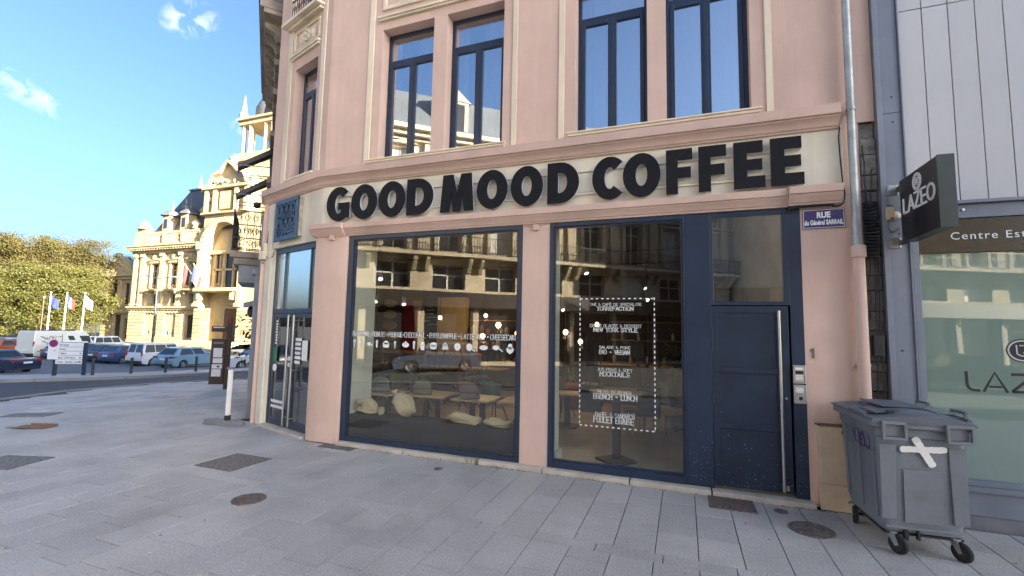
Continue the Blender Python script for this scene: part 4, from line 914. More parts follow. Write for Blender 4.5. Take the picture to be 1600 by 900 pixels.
for z in (.931, 1.381, 1.831):
    x = -6.3
    while x < -4.35:
        w_ = rj.uniform(.05, .09); h_ = rj.uniform(.14, .30)
        if rj.random() < .8: MB().lathe((x, YB-.17, z), [(w_*.8, 0), (w_, .02), (w_, h_*.75), (w_*.5, h_), (.001, h_)], 8).obj('jar', rj.choice(('jar', 'jar2', 'chalk0')), SH2, smooth=50)
        x += w_*2+rj.uniform(.02, .12)
M['ledgeb'] = mat('black_bench', (.010, .012, .022), .5, var=.2, vs=2)
LG = MB().box(FAC, -5.43, -2.35, .075, .46, .10, .50).obj('window_bench', 'ledgeb', None, bevel=.01); tag(LG, 'low black bench running behind the wide left shop window', 'bench')
def pend(x, y, z, r, label, watt=3):
    o = empty('pendant_lamp', (x, y, z), label, 'lamp', 'bare bulb pendants in the café')
    MB().tube([(x, y, z+.12), (x, y, 3.62)], .006, 5).obj('cord', 'cable', o); MB().lathe((x, y, z+.06), [(.018, 0), (.022, .05), (.012, .07)], 8).obj('socket', 'blk', o)
    MB().lathe((x, y, z), [(.001, -r), (r*.7, -r*.7), (r, 0), (r*.75, r*.66), (r*.35, r), (.001, r)], 14).obj('bulb', BULB, o, smooth=70)
    ld = bpy.data.lights.new('bulb_light', 'POINT'); ld.energy = watt*.055; ld.color = (1, .66, .33); ld.shadow_soft_size = r*1.2; lo = bpy.data.objects.new('bulb_light', ld); COL.objects.link(lo); lo.parent = o; lo.location = (0, 0, -r-.05)
BULB = mat('warm_bulb', (1, .62, .28), .5, emit=.75)
SPOTM = mat('white_lamp_face', (1, .86, .66), .5, emit=.8)
for x, y, z, r, wt in ((-4.17, 3.72, 2.10, .07, 22), (-4.5, 3.55, 1.83, .062, 16), (-3.75, 3.9, 1.91, .06, 12), (-2.66, 4.3, 1.96, .065, 18), (-2.33, 4.45, 1.74, .06, 14), (-1.95, 4.55, 2.16, .055, 14), (-6.6, 5.2, 2.3, .06, 20), (-5.6, 6.2, 2.4, .06, 25)):
    pend(x, y, z, r, {(-4.17): 'glowing bare bulb hanging above the chairs in the right half of the wide window', (-4.5): 'glowing bare bulb behind the words LATTE ART on the window', (-3.75): 'glowing bare bulb at the end of the word CHEESECAKE on the window', (-2.66): 'glowing bare bulb left of the dashed rectangle in the second window', (-2.33): 'lowest glowing bare bulb at the left edge of the dashed rectangle', (-1.95): 'glowing bare bulb behind the words CREME GLACEE', (-6.6): 'bare bulb deep in the café in front of the brick mural', (-5.6): 'bare bulb at the very back of the café'}[x], wt)
def spot(x, y, z, dx, dz, label):
    o = empty('track_spotlight', (x, y, z), label, 'spotlight', 'white spotlights on the café ceiling')
    d = Vector((dx, -.35, dz)).normalized(); p = Vector((x, y, z)); MB().tube([p, p-d*.20], [.05, .045], 12).obj('can', 'greyrim' if y < 3 else 'blk', o, smooth=40)
    MB().tube([p+d*.002, p+d*.004], .040, 12).obj('lamp_face', SPOTM, o); MB().tube([p-d*.1, (x, y, 3.62)], .012, 6).obj('stem', 'blk', o)
for a in ((-5.57, .97, 2.94, .4, -.5, 'white ceiling spotlight top left behind the wide window'), (-5.9, 2.3, 2.52, .3, -.6, 'ceiling spotlight above the brick mural'), (-6.9, 2.6, 2.6, .2, -.5, 'ceiling spotlight beside the sage white reveal'), (-1.84, 2.7, 3.17, .4, -.8, 'white ceiling spotlight at the top left of the second window'), (-.75, 4.2, 2.72, .5, -.4, 'ceiling spotlight at the upper right corner of the dashed rectangle'), (-2.75, 4.4, 2.5, .3, -.5, 'ceiling spotlight left above the dashed rectangle'), (-.9, 5.5, 3.1, .5, -.3, 'ceiling spotlight in the upper middle of the second window')): spot(*a)
for y in (2.65, 4.4): tag(MB().box(FAC, -7.5, .2, y-.02, y+.02, 3.56, 3.60).obj('lamp_track', 'blk'), 'black lamp track on the ceiling near the window' if y < 3 else 'black lamp track on the ceiling deeper in the café', 'lamp track')
# four oak tables by the window, an upturned chair on each
def table(x0, x1, y0, y1, label):
    o = empty('cafe_table', ((x0+x1)/2, (y0+y1)/2, .10), label, 'table', 'oak tables behind the wide shop window')
    MB().box(FAC, x0, x1, y0, y1, .720, .755).obj('tabletop', 'wood', o, bevel=.004); xm, ym = (x0+x1)/2, (y0+y1)/2
    for yy in (y0+.14, y1-.14):
        MB().box(FAC, xm-.055, xm+.055, yy-.012, yy+.012, .125, .719).obj('leg', 'blk', o)
    MB().box(FAC, xm-.06, xm+.06, y0+.06, y1-.06, .101, .124).obj('foot', 'blk', o)
for a in ((-5.98, -5.13, .78, 1.5, 'oak café table half hidden by the sage white reveal'), (-4.92, -4.14, .97, 1.70, 'oak café table second from the left behind the wide window'), (-3.92, -3.17, .90, 1.63, 'oak café table in the middle right behind the wide window'), (-3.05, -2.36, .97, 1.70, 'oak café table partly cut by the right frame of the wide window')): table(*a)
FAB = {k: mat('fabric_'+k, c, .95, var=.25, vs=60, bump=.5, bs=200) for k, c in (('grey', (.16, .18, .20)), ('green', (.155, .165, .10)), ('mauve', (.235, .19, .19)), ('olive', (.15, .15, .09)), ('teal', (.04, .13, .14)), ('orange', (.42, .11, .05)))}
def upchair(x, y, z, rz, f, label, loose=None):
    o = empty('upturned_chair', (x, y, z), label, 'chair', 'upholstered chairs upturned on the tables', rz)
    def L(mb, nm, mm, **k): q = mb.obj(nm, mm, None, **k); q.parent = o; return q
    prof = [(-.19, .0), (.19, .0), (.19, .10), (.175, .19), (.13, .255), (.06, .285), (-.06, .285), (-.13, .255), (-.175, .19), (-.19, .10)]
    m = MB(); m.prism([(a, -.17, b) for a, b in prof], (0, .07, 0)); L(m, 'backrest', FAB[f], bevel=.025, smooth=50)
    m = MB(); m.box(FAC, -.192, .192, -.178, -.165, .105, .118); L(m, 'piping', 'blk')
    m = MB(); T = lambda a, b, c: Vector((a, b, c+.36-b*.18)); R = [(.02, -.045), (.16, -.04), (.25, -.01), (.255, .012), (.20, .04), (.03, .045)]
    n = 22; vs = [T(r*1.02*math.cos(k*6.2832/n), .17+r*.95*math.sin(k*6.2832/n), h+.03*math.cos(k*6.2832/n)) for r, h in R for k in range(n)]
    m.add(vs, [(i*n+k, i*n+(k+1) % n, (i+1)*n+(k+1) % n, (i+1)*n+k) for i in range(len(R)-1) for k in range(n)]+[tuple(range(n)), tuple(range(5*n, 6*n))]); L(m, 'seat', FAB[f], smooth=60)
    for sx in (-1, 1):
        for sy in (0, 1):
            m = MB(); m.tube([(.13*sx, .06+.24*sy, .40), (.24*sx, -.06+.50*sy, .88)], .010, 6); L(m, 'leg', 'blk', smooth=40)
    m = MB(); m.tube([(-.17, -.16, .12), (-.13, .06, .40)], .009, 5); m.tube([(.17, -.16, .12), (.13, .06, .40)], .009, 5); m.tube([(0, -.18, .11), (.0, .06, .40)], .008, 5); L(m, 'back_strut', 'blk')
for a in ((-5.53, 1.15, .756, .25, 'grey', 'grey upholstered chair upturned on the leftmost table'), (-4.62, 1.22, .756, .15, 'green', 'green upholstered chair upturned on the second table'), (-3.60, 1.15, .756, .1, 'mauve', 'mauve speckled chair upturned on the third table'), (-2.52, 1.2, .756, .1, 'olive', 'olive chair upturned on the rightmost table, cut by the window frame')): upchair(*a)
def shell_chair(x, y, rz, f, label, z=.10):
    o = empty('shell_chair', (x, y, z), label, 'chair', 'chairs standing deeper in the café', rz)
    def L(mb, nm, mm, **k): q = mb.obj(nm, mm, None, **k); q.parent = o
    m = MB(); m.lathe((0, 0, .42), [(.02, 0), (.17, .0), (.23, .03), (.245, .06), (.22, .075), (.02, .06)], 16); L(m, 'seat', FAB[f], smooth=50)
    m = MB(); P = [(.24*math.sin(t), .23*math.cos(t)) for t in (-1.1, -.6, 0, .6, 1.1)]
    m.add([(a*(1+.1*h), b*(1+.15*h), .48+.38*h-(.05 if abs(a) > .2 and h > .9 else 0)) for h in (0, 1) for a, b in P]+[(a*(1.12+.1*h), b*(1.12+.15*h), .48+.37*h-(.05 if abs(a) > .2 and h > .9 else 0)) for h in (0, 1) for a, b in P],
        [(i, i+1, 5+i+1, 5+i) for i in range(4)]+[(10+i, 15+i, 15+i+1, 10+i+1) for i in range(4)]+[(5+i, 6+i, 16+i, 15+i) for i in range(4)]+[(0, 5, 15, 10), (4, 14, 19, 9)]); L(m, 'backrest', FAB[f], smooth=60)
    for k in range(4):
        m = MB(); m.tube([(.10*(1 if k % 2 else -1), .10*(1 if k > 1 else -1), .43), (.22*(1 if k % 2 else -1), .22*(1 if k > 1 else -1), .0)], .011, 6); L(m, 'leg', 'blk')
for a in ((-6.4, 3.0, .4, 'green', 'dark green shell chair in front of the brick mural'), (-4.3, 2.5, 2.6, 'orange', 'orange shell chair between the second and third table'), (-3.65, 2.3, 2.9, 'teal', 'teal shell chair behind the third table'), (-3.05, 2.6, .2, 'orange', 'orange shell chair behind the fourth table'), (-5.6, 2.7, 2.2, 'grey', 'grey shell chair standing behind the leftmost table'), (-2.6, 3.7, 1.0, 'grey', 'grey shell chair behind the terracotta planter'), (-.25, 3.9, 2.0, 'grey', 'grey shell chair by the plant in the second window')): shell_chair(*a)
for k, (x, y) in enumerate(((-7.1, 3.9), (-6.2, 4.0), (-5.3, 4.0), (-4.5, 4.1), (-3.4, 4.2))):
    o = empty('trestle_bar_table', (x, y, .1), ['bar table with crossed legs nearest the left reveal', 'bar table with crossed legs under the mural', 'bar table with crossed legs behind the green chair', 'bar table with crossed legs behind the mauve chair', 'bar table with crossed legs under the hanging bulbs'][k], 'table', 'trestle tables in the middle of the café')
    MB().box(FAC, x-.4, x+.4, y-.3, y+.3, 1.00, 1.03).obj('tabletop', 'woodd', o)
    l_ = MB(); l_.tube([(x-.33, y-.25, .1), (x+.33, y-.25, 1.0)], .013, 5); l_.tube([(x+.33, y-.25, .1), (x-.33, y-.25, 1.0)], .013, 5); l_.tube([(x-.33, y+.25, .1), (x+.33, y+.25, 1.0)], .013, 5); l_.tube([(x+.33, y+.25, .1), (x-.33, y+.25, 1.0)], .013, 5); l_.obj('crossed_legs', 'blk', o)
CO_ = empty('bar_counter', (-6.8, 5, .1), 'long wooden counter across the back of the café', 'counter')
MB().box(FAC, -9.0, -5.4, 4.7, 5.3, .1, .80).obj('base', 'idark', CO_); MB().box(FAC, -9.0, -5.4, 4.66, 5.3, .801, 1.27).obj('front', 'woodd', CO_); MB().box(FAC, -9.0, -5.35, 4.6, 5.35, 1.271, 1.31).obj('worktop', 'wood', CO_)
PS = empty('wall_poster', (-8.6, 6.9, 1.2), 'red poster with a pale cone shape on the café back wall', 'poster')
M['red'] = mat('poster_red', (.34, .025, .02), .7, var=.2); MB().box(FAC, -9.0, -8.25, 6.88, 6.92, 1.0, 3.0).obj('sheet', 'red', PS); c = MB(); c.prism([(-8.62, 6.86, 2.9), (-8.27, 6.86, 2.9), (-8.38, 6.86, 1.6)], (0, .015, 0)); c.obj('cone_shape', 'beige', PS)
MU = empty('mural_panel', (-9.5, 6.9, 1.2), 'tawny patterned mural panel left of the red poster', 'mural'); l_ = MB()
for k in range(5): l_.lathe((-9.55, 6.92, 1.3+k*.38), [(.38-.03*k, 0), (.36-.03*k, .02), (.001, .03)], 12, ax=(Vector((1, 0, 0)), Vector((0, 0, 1)), Vector((0, -1, 0))), sy=.5)
l_.obj('tawny_shape', 'beige', MU)
CB = empty('chalk_board', (-7.9, 6.9, 2.2), 'dark green menu board on the café back wall', 'board'); M['chalk'] = mat('chalkboard', (.02, .05, .035), .8); MB().box(FAC, -8.2, -7.6, 6.86, 6.92, 2.0, 2.9).obj('board', 'chalk', CB)
l_ = MB(); rj = random.Random(2)
for k in range(6): x = -8.15+rj.random()*.15; l_.box(FAC, x, x+.2+rj.random()*.2, 6.85, 6.859, 2.1+k*.12, 2.115+k*.12)
l_.obj('chalk_line', 'decal', CB)
# jute coffee sacks on the bench
M['jute'] = mat('jute', (.60, .49, .32), .95, var=.10, vs=70, bump=.7, bs=260)
def sack(x, y, z, rx, ry, rz_, ang, label, tie=None, squash=1.0, seed=1):
    o = empty('coffee_sack', (x, y, z), label, 'sack', 'jute coffee sacks in the shop window'); rr = random.Random(seed); bm = bmesh.new(); bmesh.ops.create_icosphere(bm, subdivisions=4, radius=1)
    from mathutils import noise
    for v in bm.verts:
        p = v.co.copy(); sg = lambda t, e: math.copysign(abs(t)**e, t)
        f = 1-.42*abs(p.x)**3; q = Vector((sg(p.x, .72)*rx, sg(p.y, .8)*ry, sg(p.z, .85)*rz_*f))
        wr = .016*noise.noise(Vector((p.x*2.2+seed, p.y*5, p.z*4)))+.035*noise.noise(p*1.3+Vector((seed*7, 0, 0)))
        if p.x > .55: wr += .035*math.sin(math.atan2(p.z, p.y)*7)*(p.x-.55)*2
        q = q+p*wr*1.4; q.z = max(q.z, -rz_*.66)
        c_, s_ = math.cos(ang), math.sin(ang); q = Vector((q.x*c_-q.z*s_, q.y, q.x*s_+q.z*c_)); v.co = q
    lo = min(v.co.z for v in bm.verts)
    for v in bm.verts: v.co.z -= lo
    me = bpy.data.meshes.new('body'); bm.to_mesh(me); bm.free(); me.polygons.foreach_set('use_smooth', [True]*len(me.polygons)); me.materials.append(M['jute']); b = bpy.data.objects.new('body', me); COL.objects.link(b); b.parent = o
    if tie:
        m = MB(); m.tube([tie[0], Vector(tie[0])*.5+Vector(tie[1])*.5, tie[1]], [tie[2]*.7, tie[2]*.5, tie[2]*1.3], 12); q = m.obj('tied_neck', 'jute', None, smooth=60); q.parent = o
    return o
s1 = sack(-5.22, .27, .50, .23, .12, .125, -.15, 'folded jute sack with a printed number at the left end of the bench', ((.20, 0, .07), (.33, -.02, .06), .06), seed=1)
s2 = sack(-4.46, .27, .50, .22, .13, .165, -.72, 'plump pale sack leaning upright on the window bench', ((-.15, 0, .33), (-.20, 0, .42), .05), seed=2)
s3 = sack(-3.33, .27, .50, .28, .12, .085, -.04, 'flat jute sack lying in the middle right of the bench', ((.24, 0, .06), (.31, 0, .06), .03), seed=3)
s4 = sack(-2.73, .27, .50, .23, .11, .072, -.02, 'small flat sack at the right end of the bench with an open mouth', ((.19, 0, .055), (.265, 0, .07), .045), seed=4)
m = MB(); m.box(FAC, -5.33, -5.19, .128, .132, .60, .605); m.box(FAC, -5.33, -5.19, .128, .132, .695, .70); m.box(FAC, -5.33, -5.325, .128, .132, .605, .695); m.box(FAC, -5.195, -5.19, .128, .132, .605, .695); q = m.obj('printed_border', 'blk', s1)
text('printed_number', '09', FAC, -5.262, .130, .618, .085, 'blk', s1, .001, .002, 'CENTER')
# second window: high round table, planter, low tables, plant
HT = empty('high_round_table', (-.96, .47, .10), 'tall round oak table on a black column and square base', 'table')
MB().lathe((-.96, .80, 1.065), [(.43, 0), (.435, .01), (.435, .035), (.001, .036)], 40).obj('tabletop', 'wood', HT, smooth=40)
m = MB(); m.box(Fr((-.96, .62), (1, 0)), -.055, .055, -.055, .055, .135, 1.064); m.obj('column', 'blk', HT); MB().box(Fr((-.96, .55), (.70, .71)), -.22, .22, -.22, .22, .101, .135).obj('base', 'blk', HT, bevel=.006)
for x, r_, lb in ((-1.40, .3, 'black bar chair left of the tall round table'), (-.52, -.3, 'black bar chair right of the tall round table')):
    o = empty('bar_chair', (x, 1.0, .1), lb, 'chair', 'black chairs hung on the tall round table')
    for s in (-1, 1):
        m = MB(); m.tube([(x+.1*s, 1.0, .78), (x+.03*s+(.16 if x < -.9 else -.16), .96, 2.0)], .016, 6); m.obj('leg', 'blk', o)
        m = MB(); m.tube([(x+.13*s, 1.2, .78), (x+.06*s-(.1 if x < -.9 else -.1), 1.25, 1.9)], .016, 6); m.obj('leg', 'blk', o)
    MB().box(FAC, x-.19, x+.19, .85, 1.25, 1.105, 1.15).obj('seat', 'blk', o, bevel=.02); MB().box(FAC, x-.18, x+.18, .84, .87, .72, 1.10).obj('backrest', 'blk', o, bevel=.02)
M['terra'] = mat('terracotta', (.36, .10, .055), .7, var=.15)
PL = empty('planter', (-2.6, 4.7, .1), 'terracotta coloured tapered planter on the café floor', 'planter'); MB().lathe((-2.6, 4.7, .1), [(.17, 0), (.25, .52), (.27, .53), (.27, .60), (.24, .60), (.22, .55), (.001, .54)], 24).obj('pot', 'terra', PL, smooth=40)
P2 = MB(); rr = random.Random(8); M['leafi'] = mat('house_plant_leaf', (.14, .17, .035), .6, var=.3)
for base, n, hh, ww, lb in (((-.16, 3.4, 1.1), 70, .95, .42, 1), ((-2.6, 4.7, .64), 26, .5, .25, 0)):
    m = MB()
    for k in range(n):
        a = rr.uniform(0, 6.28); h = rr.uniform(.15, hh); q = Vector((math.cos(a), math.sin(a), 0)); p = Vector(base)+Vector((0, 0, h*.5)); e = p+q*ww*rr.uniform(.4, 1)+Vector((0, 0, rr.uniform(-.25, .4))); s = Vector((-q.y, q.x, 0))*.02; mid = (p+e)/2+Vector((0, 0, .08)); m.add([p, mid+s, e, mid-s], [(0, 1, 2, 3)])
    if lb:
        o = empty('potted_plant', (-.16, 3.4, .1), 'tall yellowish green plant at the right side of the second window', 'plant'); m.obj('leaves', 'leafi', o, kind='stuff'); MB().lathe((-.16, 3.4, .1), [(.14, 0), (.17, .9), (.18, 1.0), (.001, .98)], 16).obj('pot', 'idark', o); MB().tube([(-.16, 3.4, 1.05), (-.16, 3.4, 1.6)], .02, 6).obj('stem', 'woodd', o)
    else: m.obj('leaves', 'leafi', PL, kind='stuff')
for x, y, r, h, lb in ((-.45, 2.95, .52, .50, 'low round table with black legs on the right in the second window'), ):
    o = empty('low_round_table', (x, y, .1), lb, 'table'); MB().lathe((x, y, h), [(r, 0), (r, .03), (.001, .031)], 32).obj('tabletop', 'wood', o)
    for k in range(4): MB().box(FAC, x-.02+.3*math.cos(k*1.57+.4), x+.02+.3*math.cos(k*1.57+.4), y-.02+.3*math.sin(k*1.57+.4), y+.02+.3*math.sin(k*1.57+.4), .101, h-.001).obj('leg', 'blk', o)
o = empty('square_pedestal_table', (-2.2, 2.6, .1), 'black pedestal table seen at the left edge of the second window', 'table'); MB().box(FAC, -2.55, -1.9, 2.35, 2.9, .74, .775).obj('tabletop', 'wood', o); MB().box(FAC, -2.25, -2.15, 2.6, 2.7, .13, .739).obj('column', 'blk', o); MB().box(FAC, -2.42, -1.98, 2.42, 2.86, .101, .13).obj('base', 'blk', o)
o = empty('wooden_stool', (-.95, 2.6, .1), 'small pale wooden stool behind the tall round table', 'stool'); MB().lathe((-.95, 2.6, .50), [(.16, 0), (.17, .02), (.16, .05), (.001, .051)], 18).obj('seat', 'woodd', o)
for k in range(4): MB().tube([(-.95+.13*math.cos(k*1.57+.5), 2.6+.13*math.sin(k*1.57+.5), .5), (-.95+.16*math.cos(k*1.57+.5), 2.6+.16*math.sin(k*1.57+.5), .1)], .028, 8).obj('leg', 'beige', o)
SB = empty('service_counter', (-1.0, 6.2, .1), 'lit service counter at the back of the second window', 'counter'); MB().box(FAC, -2.2, .3, 6.0, 6.55, .1, 1.1).obj('base', 'idark', SB); MB().box(FAC, -2.25, .3, 5.95, 6.58, 1.101, 1.15).obj('worktop', 'wood', SB)
MB().box(FAC, -1.9, .2, 6.35, 6.55, 1.75, 1.78).obj('shelf', 'woodd', SB); MB().box(FAC, -1.9, .2, 6.35, 6.55, 2.25, 2.28).obj('shelf', 'woodd', SB)
for k in range(9):
    x = -1.8+k*.22; MB().lathe((x, 6.42, 1.781 if k % 2 else 1.151), [(.04, 0), (.05, .1), (.045, .16), (.02, .2), (.001, .2)], 10).obj('jar', 'jar', SB)
tag(MB().box(FAC, .30, .345, 5.2, 5.6, 1.2, 1.5).obj('fire_box', 'red'), 'small red box on the side wall in the second window', 'box')
# ------------------------------------------------------------ grey clinic next door
M['gpan'] = mat('pale_grey_cladding', (.50, .515, .54), .55, var=.03, vs=.8, stain=.5, rnd=.035)
M['gfr'] = mat('grey_blue_steel', (.20, .23, .285), .5, metal=.15, var=.08, vs=2, stain=1.2)
M['gbase'] = mat('grey_render_base', (.20, .215, .24), .85, var=.12, vs=3, stain=2, bump=.2)
M['signbrown'] = mat('bronze_sign_board', (.045, .028, .015), .22, var=.35, vs=1.4, spec=.6)
M['seam'] = mat('dark_joint', (.012, .012, .014), .7)
K = empty('clinic_building', (5, .3, 0), 'grey panel clad clinic with a frosted shop window, right of the pink building', 'building')
MB().box(FAC, 2.45, 9.0, .03, .08, 3.545, 9.0).obj('cladding_backing', 'seam', K)
px_ = None
xs_ = [2.463+.2445*k for k in range(26)]; first = {}
for i, x in enumerate(xs_):
    for j, (z0, z1) in enumerate(((3.55, 5.915), (5.925, 8.95))):
        if j not in first:
            o = MB().box(FAC, 0, .2355, .0, .025, z0, z1).obj('cladding_panel', 'gpan', None, bevel=.003); first[j] = o
        else: o = first[j].copy(); COL.objects.link(o)
        o.parent = K; o.location = Vector((x, 0, 0))-K.location
MB().box(FAC, 2.197, 2.25, -.06, .35, .0, 9).box(FAC, 2.251, 2.445, -.02, .35, .0, 9).box(FAC, 2.446, 2.462, -.045, .3, .0, 9).obj('corner_pilaster', 'gfr', K, bevel=.004)
bl = MB()
for x, z in ((2.36, 4.86), (2.36, 4.55), (2.36, 3.2), (2.33, 1.85), (2.38, .9)): bl.lathe(FAC(x, -.021, z), [(.010, 0), (.010, .004), (.001, .005)], 8, ax=(FAC.u, Vector((0, 0, 1)), -FAC.n))
bl.parts('bolt', 'seam', K); MB().box(FAC, 2.252, 2.444, -.0215, -.0195, 4.66, 4.666).obj('plate_joint', 'seam', K)
ch = MB(); ch.box(FAC, 2.463, 9, -.07, .05, 3.505, 3.543); ch.box(FAC, 2.463, 9, -.02, .05, 3.372, 3.504); ch.box(FAC, 2.463, 9, -.06, .05, 3.342, 3.371)
ch.parts('steel_channel', 'gfr', K, bevel=.004)
bl = MB(); [bl.lathe(FAC(x, -.021, 3.44), [(.016, 0), (.016, .008), (.001, .01)], 8, ax=(FAC.u, Vector((0, 0, 1)), -FAC.n)) for x in (2.95, 3.9, 4.9)]; bl.parts('channel_bolt', 'steel', K)
SBD = empty('clinic_fascia_sign', (3.6, -.02, 2.97), 'glossy brown fascia board with pale letters beginning Centre Est', 'sign')
MB().box(FAC, 2.525, 8.9, -.03, .05, 2.962, 3.338).obj('board', 'signbrown', SBD)
text('lettering', 'Centre Esthétique', FAC, 2.818, -.033, 3.105, .118, 'decal', SBD, .002, .0, 'LEFT', 1.05, 1.18)
wf = MB()
for q in ((2.463, 2.53, .47, 3.34), (8.9, 9.0, .47, 3.34), (2.53, 8.9, .44, .50), (5.6, 5.68, .50, 2.96)): wf.box(FAC, q[0]+.0006, q[1]-.0006, -.04, .10, q[2]+.0006, q[3]-.0006)
WF = wf.obj('shop_window', 'gfr', K, bevel=.005)
for a, b in ((2.53, 5.6), (5.68, 8.9)): MB().box(FAC, a, b, .02, .03, .50, 2.961).obj('pane', 'frost', WF)
ss = MB(); ss.box(FAC, 2.463, 9, -.055, .1, .38, .439); ss.box(FAC, 2.463, 9, -.02, .1, .13, .379); ss.obj('sill', 'gfr', K, bevel=.004); MB().box(FAC, 2.197, 9, -.005, .3, -.05, .129).obj('plinth', 'gbase', K)
MB().box(FAC, 2.5, 9, .9, .95, .1, 3.4).box(FAC, 2.46, 2.52, .12, 2, .1, 3.4).obj('inner_screen', mat('clinic_white', (.48, .54, .51), .8), K)
MB().box(FAC, 2.2, 9, .08, 10, 8.95, 9.05).box(FAC, 8.95, 9, .08, 10, 0, 8.95).box(FAC, 2.2, 9, 9.9, 10, 0, 8.95).box(FAC, 2.2, 9, .1, 10, 3.41, 3.45).obj('shell', 'gbase', K)
# vinyl on the frosted window: oval badge and big name
VZ = empty('clinic_window_lettering', (3.4, .012, 1.43), 'large thin black letters LAZEO under an oval badge on the frosted window', 'window lettering')
Y2 = .0185
def stroke(mb, pts, t, y=Y2):
    P = [Vector(p) for p in pts]; n = len(P); Lf = []; Rt = []
    for i, p in enumerate(P):
        d = (P[min(i+1, n-1)]-P[max(i-1, 0)]).normalized(); k = Vector((-d.y, d.x))*t/2
        Lf.append(p+k); Rt.append(p-k)
    for i in range(n-1): mb.quad(FAC(Lf[i].x, y, Lf[i].y), FAC(Lf[i+1].x, y, Lf[i+1].y), FAC(Rt[i+1].x, y, Rt[i+1].y), FAC(Rt[i].x, y, Rt[i].y))
t_ = .028; z0, z1 = 1.434, 1.642
m = MB(); stroke(m, [(2.900, z1+.005), (2.902, 1.52)]+[(2.965+.063*math.cos(a), 1.508+.063*math.sin(a)) for a in (3.2, 3.6, 4.0, 4.4, 4.71)]+[(3.012, 1.445)], t_); m.obj('letter', 'blk', VZ)
m = MB(); stroke(m, [(3.040, z0), (3.140, z1), (3.238, z0)], t_); stroke(m, [(3.085, 1.49), (3.195, 1.49)], t_*.8); m.obj('letter', 'blk', VZ)
m = MB(); stroke(m, [(3.275, 1.63), (3.46, 1.63)], t_); stroke(m, [(3.46, 1.63), (3.275, 1.448)], t_); stroke(m, [(3.275, 1.448), (3.47, 1.448)], t_); m.obj('letter', 'blk', VZ)
m = MB(); [stroke(m, [(3.52, z), (3.69, z)], t_*.9) for z in (1.448, 1.54, 1.63)]; m.obj('letter', 'blk', VZ)
m = MB(); stroke(m, [(3.84+.11*math.cos(k*.2618), 1.54+.105*math.sin(k*.2618)) for k in range(25)], t_); m.obj('letter', 'blk', VZ)
m = MB(); m.add([FAC(*q) for q in [(3.385+.137*math.cos(k*.1571), Y2, 1.885+.125*math.sin(k*.1571)) for k in range(40)]], [tuple(range(40))]); m.obj('oval_badge', 'blk', VZ)
m = MB(); stroke(m, [(3.385+.117*math.cos(k*.1571), 1.885+.105*math.sin(k*.1571)) for k in range(41)], .014, Y2-.001); stroke(m, [(3.335, 1.945), (3.338, 1.85), (3.37, 1.83), (3.40, 1.83)], .013, Y2-.001); stroke(m, [(3.36, 1.94), (3.445, 1.94), (3.39, 1.86), (3.45, 1.86)], .013, Y2-.001); m.obj('badge_ring', 'greyrim', VZ)
# projecting sign
PSG = empty('projecting_sign', (2.39, -.55, 3.06), 'black square projecting sign with raised white letters LAZEO', 'sign')
MB().box(FAC, 2.340, 2.470, -.985, -.150, 3.075, 3.785).obj('box', mat('black_gloss_panel', (.014, .014, .018), .3, var=.1), PSG, bevel=.004)
MB().box(FAC, 2.336, 2.474, -.992, -.9855, 3.07, 3.79).obj('edge_trim', mat('dark_green_grey_trim', (.045, .06, .06), .4, metal=.3), PSG)
br = MB()
for z in (3.70, 3.07): br.box(FAC, 2.35, 2.395, -.15, -.021, z, z+.045)
br.parts('arm', 'blk', PSG); br = MB()
for z in (3.72, 3.09): br.box(FAC, 2.268, 2.372, -.030, -.0205, z-.06, z+.06)
br.parts('wall_plate', 'steel', PSG, bevel=.003); br = MB()
for z in (3.72, 3.09): [br.lathe(FAC(2.268+dx, -.03, z+dz), [(.009, 0), (.009, .008), (.001, .009)], 6, ax=(FAC.u, Vector((0, 0, 1)), -FAC.n)) for dx in (.014, .09) for dz in (-.048, .048)]
br.parts('bolt', 'steel', PSG)
FS2 = Fr((2.340, 0), (0, -1)); FS2.n = Vector((1, 0, 0))
class SignF(Fr): pass
def ssg(mb, pts, t, dep=.011):
    P = [Vector(p) for p in pts]; n = len(P)
    for i in range(n-1):
        d = (P[i+1]-P[i]).normalized(); k = Vector((-d.y, d.x))*t/2; e = d*t*.35; q = [P[i]-e+k, P[i]-e-k, P[i+1]+e-k, P[i+1]+e+k]
        mb.prism([Vector((2.3395, a.x, a.y)) for a in q], (-dep, 0, 0))
# face is read from -x side: the word runs from the wall (y=-.2) outwards (y=-.95)
def sy(u): return -.245-u
zb, zt, t = 3.385, 3.545, .021
WORD = {'L': (.0, [[(0, zt), (0, zb), (.085, zb)]]), 'A': (.115, [[(0, zb), (.062, zt), (.124, zb)], [(.03, zb+.05), (.094, zb+.05)]]), 'Z': (.265, [[(0, zt), (.11, zt), (0, zb), (.115, zb)]]), 'E': (.41, [[(.095, zt), (0, zt), (0, zb), (.095, zb)], [(0, (zb+zt)/2), (.085, (zb+zt)/2)]]), 'O': (.535, [[(.07+.07*math.cos(k*.524), (zb+zt)/2+.08*math.sin(k*.524)) for k in range(13)]])}
for ch_, (o_, segs) in WORD.items():
    m = MB(); [ssg(m, [(sy(o_+a), z) for a, z in s], t) for s in segs]; m.obj('letter', 'decal', PSG)
m = MB(); ssg(m, [(sy(.33+.085*math.cos(k*.4488)), 3.655+.085*math.sin(k*.4488)) for k in range(15)], .016); ssg(m, [(sy(.33+.065*math.cos(k*.4488)), 3.655+.065*math.sin(k*.4488)) for k in range(15)], .008)
ssg(m, [(sy(.305), 3.69), (sy(.305), 3.63), (sy(.33), 3.62)], .010); ssg(m, [(sy(.32), 3.69), (sy(.36), 3.69), (sy(.325), 3.635), (sy(.365), 3.635)], .010); m.obj('round_badge', 'decal', PSG)
